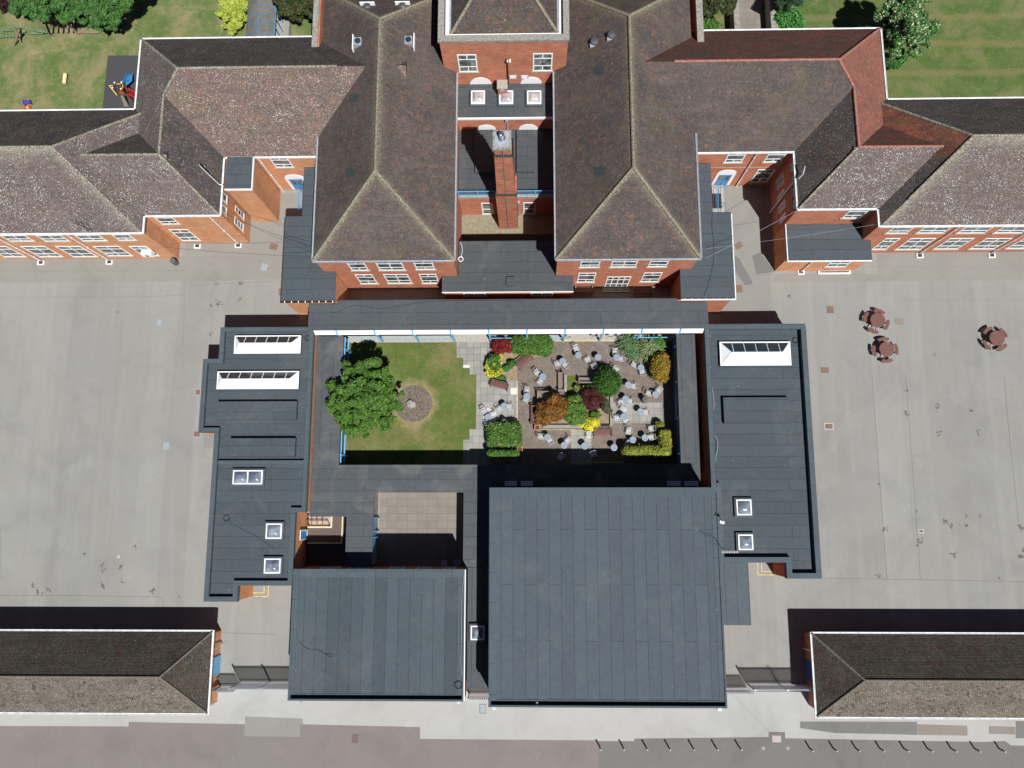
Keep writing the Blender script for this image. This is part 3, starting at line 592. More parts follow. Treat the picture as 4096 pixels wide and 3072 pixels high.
rcap(EWroof, [((24.13, 34.59, zr2), (11.4, 34.59, zr2)), ((24.06, 34.59, zr2), (25.6, 33.05, 9.9)), ((25.6, 33.05, 9.9), (25.62, 27.97, 9.9)), ((25.62, 27.97, 9.9), (32.1, 27.97, 9.86)), ((24.13, 34.59, zr2), (29.5, 40.0, 6.95))], 'ridge_red', .11)
rcap(EWroof, [((25.54, 27.95, 9.86), (21.8, 24.2, 6.95)), ((80, 28.16, zr2), (33.68, 28.16, zr2)), ((33.68, 28.16, zr2), (29.9, 24.35, 8.2)), ((33.68, 28.16, zr2), (28.9, 32.95, 7.4))], 'ridge_tile')
Ye = 22.84
for bl, br in (((1100, 467), (1265, 467)), ((1345, 465), (1560, 465)), ((1670, 465), (1890, 465)), ((1965, 465), (2190, 463))):
    wpx(EW, pt(2, 4, bl[0], 412), pt(2, 4, br[0], 412), pt(2, 4, *bl), pt(2, 4, *br), Ye, ztop=6.64)
for bl, br in (((985, 596), (1100, 596)), ((1175, 598), (1375, 596)), ((1480, 597), (1680, 590)), ((1765, 595), (1975, 590)), ((2065, 590), (2290, 588))):
    wpx(EW, pt(2, 4, bl[0]+110, 508), pt(2, 4, br[0]+110, 508), pt(2, 4, *bl), pt(2, 4, *br), Ye)
for i in range(1, 4):
    for z0_, z1_ in ((5.0, 6.64), (1.2, 3.3)): window(EW, 'S', Ye, 44.0+3.3*i, 46.3+3.3*i, z0_, z1_)
wpx(EW, pt(2, 4, 800, 283), pt(2, 4, 945, 283), pt(2, 4, 745, 345), pt(2, 4, 895, 345), 24.28, ztop=6.6)
wpx(EW, f7(795, 255), f7(1150, 255), f7(705, 435), f7(1050, 435), 29.27, ztop=6.6)
wpx(EW, f7(1575, 250), f7(1925, 250), f7(1475, 425), f7(1820, 425), 29.27, ztop=6.6)
wpx(EW, f7(1390, 572), f7(1705, 572), f7(1220, 812), f7(1545, 812), 29.27)
m = MB(); m.box(15.6, 21.8, 29.24, 29.265, 3.72, 3.80); m.build('string_course', 'stone_sill', EW)
_l = onY(*f7(470, 890), 29.27)[0]; _r = onY(*f7(775, 890), 29.27)[0]; arch_door(EW, 29.27, (_l+_r)/2, max(1.2, _r-_l-.3), .3, 3.35)
for tx, ty in ((1372, 640), (1950, 640)): X, _ = P(2, 4, tx, ty, 0); downpipe(EW, X, Ye, 0, 6.8)
X, _ = S(*f7(945, 945), 0); downpipe(EW, X, 29.27, 0, 6.8)
XW = 21.86
for q0, q1, b0, b1 in (((2085, 375), (2095, 540), (2020, 480), (2035, 625)), ((2100, 690), (2110, 830), (2045, 740), (2065, 890)), ((2115, 910), (2125, 1040), (2055, 960), (2070, 1120)), ((2130, 1140), (2135, 1260), (2070, 1190), (2080, 1350)),
                       ((1875, 650), (1880, 840), (1745, 790), (1755, 990)), ((1890, 955), (1897, 1090), (1760, 1110), (1770, 1230)), ((1905, 1175), (1915, 1330), (1775, 1320), (1785, 1455)), ((1915, 1410), (1925, 1550), (1790, 1550), (1800, 1659))):
    yb0, zb0 = onX(*f7(*b0), XW); yb1, zb1 = onX(*f7(*b1), XW); yt, zt = onX(*f7(*q0), XW)
    z0_ = (zb0+zb1)/2; window(EW, 'W', XW, min(yb0, yb1), max(yb0, yb1), z0_, min(max(zt, z0_+1.2), 6.6), nv=3, rows=())
m = MB(); a = onX(*f7(2100, 810), XW); c_ = onX(*f7(1620, 1440), XW); m.tube([(XW-.12, a[0], a[1]), (XW-.12, c_[0], c_[1])], .07, 8); m.build('downpipe', 'gutter_white', EW)
# ---- single-storey annex at the foot of the east wing
A1 = thing('entrance_annex', 'low red brick annex with a square dark felt roof against the right classroom wing', 'annex', (26, 23, 0))
za = 3.4
pa = [(21.86, 21.2), (28.86, 21.2), (28.86, 22.82), (28.28, 22.82), (28.28, 24.26), (21.86, 24.26)]
m = MB(); m.prism(pa, 0, za-.1, bot=False, top=False); m.build('wall', 'brick_orange', A1)
m = MB(); m.prism([(21.95, 21.05), (28.96, 21.05), (28.96, 22.80), (28.26, 22.80), (28.26, 24.24), (21.95, 24.24)], za-.1, za); m.build('roof', 'felt_annex', A1)
m = MB(); m.box(21.86, 21.94, 21.05, 24.24, za-.16, za+.04); m.build('fascia', 'gutter_white', A1)
m = MB(); m.box(21.9, 28.96, 20.94, 21.04, za-.16, za-.03); m.build('gutter', 'gutter_white', A1)
wpx(A1, pt(2, 4, 690, 690), pt(2, 4, 850, 690), pt(2, 4, 612, 737), pt(2, 4, 770, 737), 21.2, ztop=2.7, rows=(.55,))
downpipe(A1, P(2, 4, 415, 780)[0], 21.2, 0, 3.3)
# ---- brick stair tower on the west wing
A2 = thing('stair_tower', 'square windowless orange brick tower with flat felt roof against the left wing', 'tower', (-23.5, 27.5, 0))
m = MB(); tw = (-24.75, -22.62, 26.22, 28.98)
m.prism(rect(*tw), 0, 7.1, bot=False, top=False); m.build('wall', 'brick_orange', A2)
m = MB(); m.box(tw[0]-.02, tw[1]+.02, tw[2]-.02, tw[3], 7.1, 7.2); m.build('roof', 'felt_annex', A2)
m = MB(); m.box(tw[0]-.05, tw[1]+.1, tw[2]-.10, tw[2]-.02, 7.0, 7.24); m.box(tw[1]+.02, tw[1]+.1, tw[2]-.02, tw[3], 7.0, 7.24); m.build('fascia', 'white_paint', A2)

# ---- two tall main blocks
ZM = 7.85; TM = .737
def main_block(label, x0, x1, sign, facem, ridgem):
    root = thing('main_block', label, 'school building', ((x0+x1)/2, 32, 0))
    m = MB(); m.prism(rect(x0+.12, x1-.12, 19.85, 43.4), 0, ZM-.03, bot=False, top=False); m.build('wall', 'brick_red', root)
    f, L = hip(x0, x1, 19.8, 43.6, ZM, TM); mats = sorted(set(facem.values())); r = MB(); add_roof(r, f, mats, facem, x0, x1, 19.8, 43.6, ZM)
    # small lean roof joining the block to the central tower
    if sign < 0: a, b_ = x1-4.0, -6.98
    else: a, b_ = 3.4, x0+4.0
    f2, L2 = hip(a, b_, 36.35, 42.1, ZM, .99, False, False); add_roof(r, {k: f2[k] for k in 'NS'}, mats, facem, a, b_, 36.35, 42.1, ZM)
    ro = r.build('roof', mats, root)
    rcap(ro, L, ridgem, .135)
    g = MB()
    gutters(root, [((x0-.05, 19.72, ZM), (x1+.05, 19.72, ZM)), ((x0-.07 if sign < 0 else x1+.07, 19.8, ZM), (x0-.07 if sign < 0 else x1+.07, 30.5, ZM)), ((x1+.07 if sign < 0 else x0-.07, 19.8, ZM), (x1+.07 if sign < 0 else x0-.07, 35.9, ZM))], .12, 'lead')
    return root, ro
MW, MWr = main_block('tall central block with a long mossy brown hipped roof, left of the chimney', -17.07, -5.84, -1, dict(S='tile_mainw', N='tile_mainw', E='tile_mainw', W='tile_mainw'), 'ridge_mossy')
ME, MEr = main_block('tall central block with a long mossy brown hipped roof, right of the chimney', 2.23, 13.57, 1, dict(S='tile_maine', N='tile_maine', E='tile_maine', W='tile_maine'), 'ridge_mossy')
YM = 19.85
for tl, tr, bl, br in (((775, 703), (915, 703), (820, 765), (958, 765)), ((1015, 702), (1220, 702), (1045, 765), (1250, 762)), ((1318, 700), (1465, 698), (1340, 758), (1490, 758))):
    wpx(MW, pt(2, 2, *tl), pt(2, 2, *tr), pt(2, 2, *bl), pt(2, 2, *br), YM, ztop=7.5)
for tl, tr, bl, br in (((845, 800), (985, 800), (893, 872), (1030, 872)), ((1080, 798), (1265, 798), (1113, 870), (1305, 868)), ((1365, 796), (1505, 796), (1390, 870), (1525, 868))):
    wpx(MW, pt(2, 2, *tl), pt(2, 2, *tr), pt(2, 2, *bl), pt(2, 2, *br), YM)
for tl, tr, bl, br in (((655, 688), (800, 688), (640, 742), (795, 740)), ((905, 685), (1105, 685), (885, 740), (1090, 738)), ((1210, 685), (1355, 680), (1185, 738), (1335, 735))):
    wpx(ME, pt(2, 3, *tl), pt(2, 3, *tr), pt(2, 3, *bl), pt(2, 3, *br), YM, ztop=7.5)
for tl, tr, bl, br in (((628, 787), (770, 787), (617, 860), (755, 860)), ((1165, 785), (1300, 785), (1125, 858), (1270, 855))):
    wpx(ME, pt(2, 3, *tl), pt(2, 3, *tr), pt(2, 3, *bl), pt(2, 3, *br), YM)
dx0, dz0 = onY(*pt(2, 3, 843, 880), YM); dx1, _ = onY(*pt(2, 3, 1030, 880), YM); _, dz1 = onY(*pt(2, 3, 870, 787), YM)
dr = window(ME, 'S', YM, dx0, dx1, .12, 3.0, nv=4, rows=(.30, .72), sill=False, name='glazed_door', fw=.10)
def vent(root, plane, x, y, mat='white_paint'): pass
def roundel(root, ro, x, y, zb, dxn):
    """round roof ventilator with a lead flashing"""
    m = MB(); m.prism(rect(x-.34, x+.34, y-.30, y+.34), zb-.35, zb+.02); o = m.build('vent', 'lead', ro)
    m = MB(); m.lathe([(.27, zb-.1), (.27, zb+.22), (.31, zb+.24), (.30, zb+.30), (.05, zb+.36)], (x, y), 20); m.build('cowl', 'steel', o)
def roofz(x0, x1, x): return ZM + TM*min(x-x0, x1-x)
for q, blk in (((760, 335), 'E'), ((898, 280), 'E')):
    for it in range(1):
        zz = 9.5
        for _ in range(30): X, Y = P(1, 3, q[0], q[1], zz); zz = .5*zz+.5*(roofz(2.23, 13.57, X)+.2)
        roundel(ME, MEr, X, Y, zz-.2, 1)
for q in ((868, 335), (1275, 325)):
    zz = 9.5
    for _ in range(30): X, Y = P(1, 2, q[0], q[1], zz); zz = .5*zz+.5*(roofz(-17.07, -5.84, X)+.2)
    sgx = -1 if X < -11.4 else 1
    m = MB(); m.prism(rect(X-.3, X+.3, Y-.32, Y+.32), zz-.6, zz+.1); o_ = m.build('roof_light', 'lead', MWr)
    m = MB(); m.lathe([(.24, zz+.1), (.24, zz+.16), (.1, zz+.22)], (X, Y), 16); m.build('cowl', 'glass_dark', o_)
    m = MB(); m.box(X+sgx*.42-.04, X+sgx*.42+.04, Y-.65, Y+.65, zz-.45, zz+.02); m.build('flashing', 'white_paint', o_)
for q in ((945, 65), (1228, 60)):
    X, Y = P(1, 2, q[0], q[1], 10.2); zz = min(roofz(-17.07, -5.84, X), ZM+TM*(43.6-Y))
    m = MB(); m.lathe([(.3, zz-.5), (.3, zz+.15), (.1, zz+.22)], (X, Y), 16); o_ = m.build('roof_light', 'steel', MWr)
    m = MB(); m.box(X-.6, X+.6, Y+.28, Y+.36, zz-.25, zz+.16); m.build('flashing', 'white_paint', o_)
# slate repair patches
for blk, r_, t_, x_, y_, (bx0, bx1) in ((MWr, 1, 2, 833, 790, (-17.07, -5.84)), (MWr, 1, 2, 808, 1385, (-17.07, -5.84)), (MEr, 1, 3, 795, 570, (2.23, 13.57)), (MEr, 1, 3, 805, 1375, (2.23, 13.57))):
    zz = 10
    for _ in range(30): X, Y = P(r_, t_, x_, y_, zz); zz = .5*zz+.5*roofz(bx0, bx1, X)
    m = MB(); d = .42
    for i in range(4):
        for j in range(4):
            if (i, j) in ((0, 0), (3, 3)): continue
            xa = X-d+i*d*.5; xb = xa+d*.46; ya = Y-d+j*d*.5; yb = ya+d*.46
            m.poly([(xa, ya, roofz(bx0, bx1, xa)+.03), (xb, ya, roofz(bx0, bx1, xb)+.03), (xb, yb, roofz(bx0, bx1, xb)+.03), (xa, yb, roofz(bx0, bx1, xa)+.03)])
    m.build('slate_patch', 'slate_teal', blk)
# ---- north range with stone-coped parapets (runs out of the picture)
NR = thing('parapet_wall', 'stone-coped brick parapet at the back corner of the left central block', 'wall', (-17.5, 41, 0))
m = MB(); m.prism(rect(-17.72, -17.22, 38.1, 52), 0, 8.35, bot=False); m.build('wall', 'brick_red', NR); m = MB(); m.prism(rect(-17.80, -17.32, 38.0, 52), 8.35, 8.5); m.build('coping', 'coping_stone', NR)
NR = thing('parapet_wall', 'stone-coped brick parapet at the back corner of the right central block', 'wall', (13.9, 41, 0))
m = MB(); m.prism(rect(13.95, 14.4, 37.9, 52), 0, 8.35, bot=False); m.build('wall', 'brick_red', NR); m = MB(); m.prism(rect(13.92, 14.46, 37.8, 52), 8.35, 8.5); m.build('coping', 'coping_stone', NR)
NB_ = thing('front_range', 'tiled north range joining the two tall blocks at the top edge', 'school building', (-1.8, 50, 0))
m = MB(); m.prism(rect(-17.1, 13.8, 43.7, 54), 0, 7.8, bot=False); m.build('wall', 'brick_red', NB_)
f, L = hip(-17.1, 13.8, 43.62, 54, 7.8, .7, False, False); r = MB(); add_roof(r, f, ['tile_mossy'], same('tile_mossy'), -17.1, 13.8, 43.62, 54, 7.8); r.build('roof', 'tile_mossy', NB_)
# ---- central tower
CT = thing('central_tower', 'tall red brick central tower with stone-coped parapet and tiled roof, top centre', 'tower', (-1.8, 40, 0))
m = MB(); m.prism(rect(-6.80, 3.16, 36.0, 47), 0, 11.95, bot=False, top=False); m.build('wall', 'brick_red', CT)
m = MB(); m.ring(rect(-6.90, 3.26, 35.9, 47.1), rect(-6.42, 2.78, 36.42, 46.6), 11.9, 12.15); m.build('coping', 'coping_stone', CT)
m = MB(); m.ring(rect(-6.42, 2.78, 36.42, 46.6), rect(-5.95, 2.35, 36.85, 46.2), 11.3, 11.62); m.build('lead_gutter', 'lead', CT)
m = MB(); m.ring(rect(-6.35, 2.7, 36.50, 46.5), rect(-6.1, 2.50, 36.78, 46.3), 11.62, 11.72); m.build('upstand', 'white_paint', CT)
m = MB(); m.box(-6.6, 2.9, 36.1, 46.8, 11.2, 11.3); m.build('gutter_floor', 'lead', CT)
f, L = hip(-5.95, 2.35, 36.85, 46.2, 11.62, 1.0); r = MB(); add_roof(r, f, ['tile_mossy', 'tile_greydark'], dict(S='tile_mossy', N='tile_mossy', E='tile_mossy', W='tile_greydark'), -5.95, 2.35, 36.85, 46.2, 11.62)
cr_ = r.build('roof', ['tile_mossy', 'tile_greydark'], CT); rcap(cr_, L, 'ridge_mossy', .14)
def f1(x, y): return (1800+x/3.949, y/3.95)
def f1b(x, y): return (1800+x/2.962, 420+y/2.962)
wpx(CT, f1(108, 860), f1(412, 860), f1(150, 1130), f1(445, 1130), 36.0); wpx(CT, f1(1312, 840), f1(1618, 840), f1(1308, 1115), f1(1610, 1115), 36.0)
def tymp(root, Y, px0, px1, pyb, pya, conv):
    x0, z0 = onY(*conv(px0, pyb), Y); x1, _ = onY(*conv(px1, pyb), Y); xm, zt = onY(*conv((px0+px1)/2, pya), Y); m = MB(); n = 14; hw = (x1-x0)/2; xc = (x0+x1)/2
    pr = [(xc+hw*math.cos(math.pi*i/n), z0+.02+(zt-z0)*math.sin(math.pi*i/n)) for i in range(n+1)]
    m.poly([(x, Y-.04, z) for x, z in pr][::-1])
    for i in range(n): m.poly([(pr[i][0], Y-.04, pr[i][1]), (pr[i+1][0], Y-.04, pr[i+1][1]), (pr[i+1][0], Y, pr[i+1][1]), (pr[i][0], Y, pr[i][1])])
    m.build('arch_panel', 'white_paint', root)
tymp(CT, 36.0, 315, 660, 1335, 1225, f1); tymp(CT, 36.0, 1112, 1452, 1325, 1215, f1)
for a, b_ in ((950, 1042), (1130, 1222)):
    x0_, z0_ = onY(*f1(a, 1232), 36.0); x1_, _ = onY(*f1(b_, 1232), 36.0); _, z1_ = onY(*f1(a, 1186), 36.0)
    m = MB(); m.box(x0_-.1, x1_+.1, 35.95, 36.0, z0_, z1_); o_ = m.build('vent', 'galv', CT); m = MB(); m.box(x0_, x1_, 35.93, 35.95, z0_+.02, z1_-.02); m.build('cover', 'white_paint', o_)
x_, z_ = onY(*f1(905, 980), 35.8); m = MB(); m.tube([(x_, 35.88, 6.0), (x_, 35.88, z_-.1)], .05, 8); m.box(x_-.12, x_+.12, 35.78, 35.98, z_-.15, z_+.1); m.build('downpipe', 'black_metal', CT)
m = MB(); m.box(x_+.15, x_+.28, 35.75, 35.95, z_-.05, z_+.15); m.box(x_-.02, x_+.07, 35.72, 35.9, z_+.02, z_+.14); m.build('floodlight', 'white_paint', CT)
# little chimney on the flat roof
lc = thing('chimney', 'short brick chimney with a stone slab top beside the three square skylights', 'chimney', (-3.6, 35.5, 6))
x0_, y0_ = S(*f1(765, 1400), 5.7); x1_, _ = S(*f1(908, 1400), 5.7)
m = MB(); m.box(x0_, x1_, 34.75, 35.45, 5.65, 7.3); m.build('stack', 'brick_chimney', lc); m = MB(); m.box(x0_-.05, x1_+.05, 34.7, 35.5, 7.3, 7.4); m.build('slab', 'stone_sill', lc)
m = MB(); m.box(x0_+.2, x1_-.2, 34.72, 34.75, 6.9, 7.2); m.build('vent', 'galv', lc)
# ---- stepped flat-roofed infill between the blocks
FI = thing('infill_building', 'flat-roofed red brick infill between the two tall blocks, stepping down with blue railings', 'school building', (-1.8, 30, 0))
xa, xb = -5.93, 2.32
m = MB(); m.prism(rect(xa, xb, 32.88, 35.98), 0, 5.95, bot=False, top=False); m.prism(rect(xa, xb, 26.70, 32.84), 0, 3.95, bot=False, top=False); m.build('wall', 'brick_red', FI)
m = MB(); m.box(xa, xb, 32.95, 35.98, 5.95, 6.0); ro1 = m.build('roof', 'felt_dark', FI)
m = MB(); m.box(xa, xb, 26.85, 32.86, 3.93, 4.0); ro2 = m.build('roof', 'felt_dark', FI)
m = MB(); m.box(xa, xb, 32.80, 32.90, 5.78, 6.03); m.build('fascia', 'white_paint', FI)
m = MB(); m.box(xa, xb, 26.62, 26.85, 3.75, 4.08); m.build('coping', 'concrete', FI)
tymp(FI, 32.86, 315, 545, 290, 235, f1b); tymp(FI, 32.86, 812, 1042, 290, 228, f1b)
for a, b_ in ((335, 552), (778, 997), (1220, 1440)):
    p0 = S(*f1(a, 1645), 6.3); p1 = S(*f1(b_, 1437), 6.3); skylight(ro1, p0[0], p1[0], p0[1], p1[1], 6.0, .38, glass='dome_pale')
for a, b_ in ((295, 545), (790, 992)):
    p0 = S(*f1b(a, 790), 4.35); p1 = S(*f1b(b_, 300), 4.35); m = MB(); m.box(p0[0], p1[0], p0[1], min(p1[1], 32.7), 4.0, 4.35); m.build('roof_upstand', 'felt_dark', ro2)
for tl, br in (((357, 1160), (520, 1290)), ((857, 1155), (1010, 1285))):
    x0_, z1_ = onY(*f1b(*tl), 26.7); x1_, z0_ = onY(*f1b(*br), 26.7); window(FI, 'S', 26.7, x0_+.08, x1_-.0, z0_, z1_, nv=1, rows=(.45,), fw=.1)
rl = MB()      # blue railing on the step
for z_ in (4.25, 5.0): rl.box(xa, xb, 26.74, 26.78, z_-.03, z_+.03)
for i in range(70): x_ = xa+.08+i*(xb-xa-.16)/69; rl.box(x_-.011, x_+.011, 26.75, 26.77, 4.1, 5.0)
for i in range(6): x_ = xa+.05+i*(xb-xa-.1)/5; rl.box(x_-.035, x_+.035, 26.73, 26.79, 4.05, 5.06)
rl.build('railing', 'blue_lit', FI)
x_, z_ = onY(*f1b(672, 160), 32.8); m = MB(); m.tube([(x_, 32.78, 4.0), (x_, 32.78, 5.7)], .05, 8); m.build('downpipe', 'lead', FI); m = MB(); m.box(x_-.13, x_+.13, 32.66, 32.8, 5.6, 5.95); m.build('hopper', 'lead', FI)
x_, z_ = onY(*f1b(812, 1155), 26.6); m = MB(); m.tube([(x_, 26.58, 0.05), (x_, 26.58, z_)], .045, 8); m.box(x_-.13, x_+.13, 26.5, 26.68, z_-.1, z_+.15); m.build('downpipe', 'lead', FI)
sheet('yard_slab', rect(xa+.02, xb, 24.82, 26.68), .012, 'concrete_olive'); sheet('yard_shadow', rect(xa+.02, xb, 22.9, 24.80), .012, 'rubber_and_shade')  # second sheet: the plant room's cast shadow painted as a dark floor
# ---- tall chimney
CH = thing('chimney', 'tall red brick boiler chimney with steel flue and stone cap, casting a long shadow', 'chimney', (-1.8, 26.3, 0))
m = MB()
def frust(m, a, z0, b_, z1, mi=0):
    n = len(m.v); m.v += [(x, y, z0) for x, y in a]+[(x, y, z1) for x, y in b_]
    for i in range(4): j = (i+1) % 4; m.f.append((n+i, n+j, n+4+j, n+4+i)); m.mi.append(mi)
    m.f.append((n+4, n+5, n+6, n+7)); m.mi.append(mi)
frust(m, rect(-2.56, -.86, 25.35, 27.2), 0, rect(-2.60, -.90, 25.40, 27.2), 7.0); frust(m, rect(-2.52, -1.02, 25.62, 27.2), 7.0, rect(-2.46, -1.12, 26.02, 27.35), 12.75); frust(m, rect(-2.42, -1.22, 26.12, 27.35), 12.75, rect(-2.42, -1.22, 26.12, 27.35), 13.8); m.build('stack', 'brick_chimney', CH)
m = MB(); m.prism(rect(-2.52, -1.18, 26.02, 27.5), 13.75, 14.05); m.build('cap', 'coping_stone', CH)
m = MB(); m.prism(rect(-2.36, -1.34, 26.2, 27.34), 14.05, 14.08); m.build('cap_plate', 'lead', CH)
m = MB(); m.lathe([(.30, 14.08), (.27, 14.2), (.20, 14.22), (.20, 14.75), (.17, 14.75), (.17, 14.3)], (-1.86, 26.85), 20); m.build('flue', 'steel', CH)
m = MB()
for z_ in (12.9, 12.2, 11.5, 9.8, 8.2): m.ring(rect(-2.50, -1.06, 25.72+(z_-7)*.065, 27.4), rect(-2.44, -1.12, 25.78+(z_-7)*.065, 27.3), z_-.03, z_+.03)
m.build('strap', 'black_metal', CH)
m = MB(); m.box(-2.62, -.88, 25.42, 25.66, 6.98, 7.08); m.box(-2.5, -1.1, 26.0, 26.14, 12.74, 12.84); m.build('ledge', 'slate_black', CH)
m = MB(); m.tube([(-1.80, 26.05, 13.8), (-1.78, 25.56, 7.0), (-1.78, 25.34, 7.0), (-1.74, 25.3, .1)], .025, 6); m.build('conductor', 'rope_green', CH)
# ---- centre flat-roofed building
CF = thing('plant_room', 'low wide flat-roofed building in front of the chimney, felt roof stepping outwards', 'building', (-1.8, 20.5, 0))
pc = [(-7.27, 18.45), (3.82, 18.45), (3.82, 19.82), (2.28, 19.82), (2.28, 22.93), (-5.9, 22.93), (-5.9, 19.82), (-7.27, 19.82)]
m = MB(); m.prism(inset(pc, .08), 0, 3.35, bot=False, top=False); m.build('wall', 'brick_red', CF)
m = MB(); m.prism(pc, 3.38, 3.5); rcf = m.build('roof', 'felt_dark', CF); m = MB(); m.box(-7.27, 3.82, 18.40, 18.46, 3.28, 3.49); m.build('fascia', 'white_paint', CF)
p0 = P(2, 2, 2062, 892, 3.6); p1 = P(2, 2, 2132, 822, 3.6); m = MB(); m.box(p0[0], p1[0], p0[1], p1[1], 3.5, 3.72); m.build('hatch', 'felt_dark', rcf)
for a, b_ in ((1718, 1885), (2258, 2425)):
    x0_, _ = onY(*pt(2, 2, a, 965), 18.5) if a < 2000 else onY(*pt(2, 3, a-2011, 960), 18.5); window(CF, 'S', 18.53, x0_, x0_+1.9, 2.1, 2.9, nv=2, rows=())
# ---- stair annexes with flat roofs beside the blocks
def stair_annex(label, sg, pts, strip, wall):
    root = thing('stair_annex', label, 'annex', (sum(p[0] for p in pts)/len(pts), 21, 0)); z = 5.0
    m = MB(); m.prism(inset(ccw(pts), .1), 0, z-.1, bot=False, top=False); m.build('wall', wall, root)
    m = MB(); m.prism(ccw(pts), z-.12, z); ro = m.build('roof', 'felt_annex', root)
    xs = sorted((pts[0][0], pts[1][0])); m = MB(); m.box(min(p[0] for p in pts), max(p[0] for p in pts), 17.2, 17.29, z-.16, z-.02)
    X = min(p[0] for p in pts) if sg < 0 else max(p[0] for p in pts); m.box(X-.09 if sg < 0 else X+.01, X-.01 if sg < 0 else X+.09, 17.2, 24.6, z-.16, z-.02)
    m.build('gutter', 'black_metal' if sg < 0 else 'gutter_white', root)
    m = MB()
    for i in range(8): xx = min(p[0] for p in pts)+.3+i*.57; m.box(xx-.03, xx+.03, 17.16, 17.32, z-.02, z+.02)
    m.build('gutter_brackets', 'white_paint', root)
    x0_, x1_ = (-18.2, -16.3) if sg < 0 else (12.9, 15.0)
    m = MB(); m.box(x0_, x1_, 17.30, 17.42, 4.45, 4.75); m.build('lintel', 'cream_paint', root)
    return root
SAW = stair_annex('two-storey brick stair annex with long felt roof left of the left central block', -1, [(-20.4, 17.32), (-15.95, 17.32), (-15.95, 19.83), (-17.0, 19.83), (-17.0, 29.05), (-19.0, 29.05), (-19.0, 24.68), (-20.4, 24.68)], None, 'brick_orange')
SAE = stair_annex('two-storey brick stair annex with long felt roof right of the right central block', 1, [(12.5, 17.36), (16.9, 17.36), (16.9, 24.75), (15.4, 24.75), (15.4, 29.08), (13.53, 29.08), (13.53, 19.83), (12.5, 19.83)], None, 'brick_red')
# ---- covered way / dining link along the north of the courtyard
CW = thing('covered_walkway', 'long felt-roofed walkway with white fascia and blue posts along the top of the courtyard', 'walkway', (-1.8, 16, 0))
zc = 4.2
pcw = [(-18.3, 15.03), (14.83, 15.03), (14.83, 17.27), (12.45, 17.27), (12.3, 17.6), (-15.8, 17.6), (-15.95, 17.27), (-18.3, 17.27)]
m = MB(); m.prism(pcw, zc-.14, zc); m.build('roof', 'felt_walk', CW)
m = MB(); xw0, xw1 = -17.9, 14.5
m.poly([(xw0, 14.80, 3.42), (xw1, 14.80, 3.42), (xw1, 15.07, zc-.14), (xw0, 15.07, zc-.14)]); m.poly([(xw0, 15.12, zc-.16), (xw1, 15.12, zc-.16), (xw1, 14.85, 3.40), (xw0, 14.85, 3.40)]); m.poly([(xw0, 14.85, 3.40), (xw1, 14.85, 3.40), (xw1, 14.80, 3.42), (xw0, 14.80, 3.42)])
m.build('fascia_panel', 'white_upvc', CW)
m = MB(); m.box(-18.2, 14.78, 17.38, 17.5, 0, zc-.15); m.build('wall', 'brick_red', CW)
PX = [-16.0, -12.82, -9.64, -6.46, -3.28, -.10, 3.07, 6.25, 9.43, 12.60]
for x_ in PX: m = MB(); m.box(x_-.08, x_+.08, 14.90, 15.04, 0, 3.5); m.tube([(x_, 14.79, 3.42), (x_, 15.05, zc-.12)], .07, 6); m.build('post', 'blue_lit', CW)
for a, b_ in ((-16.0, -6.46), (-3.28, 3.07), (9.0, 12.6)): m = MB(); m.box(a+.1, b_-.1, 14.97, 15.03, .95, 1.05); m.build('rail', 'blue_lit', CW)
sheet('walkway_floor', rect(-17.3, 14.2, 14.9, 17.35), .016, 'concrete_light')
# ---- west flat-roofed wing
zw = 3.65
pW = [(-25.82, -6.88), (-23.12, -6.88), (-23.12, -5.64), (-18.78, -5.64), (-18.5, -5.64), (-18.5, .02), (-17.98, .02), (-17.98, 14.98), (-18.42, 15.45), (-25.86, 15.45), (-25.86, 12.75), (-27.16, 12.75), (-27.16, 6.6), (-25.82, 6.6)]
pW = [(-25.82, -6.88), (-23.12, -6.88), (-23.12, -5.64), (-18.8, -5.64), (-18.8, .1), (-17.95, .1), (-17.95, 15.45), (-25.86, 15.45), (-25.86, 12.75), (-27.16, 12.75), (-27.16, 6.6), (-25.82, 6.6)]
FW = thing('flat_roofed_wing', 'single-storey felt-roofed wing on the left with two white roof lanterns and three domed skylights', 'building', (-22.5, 4, 0))
rW = flat_building(FW, pW, zw, .35, .38, 'felt_wing', 'brick_orange')
zr_ = zw-.35
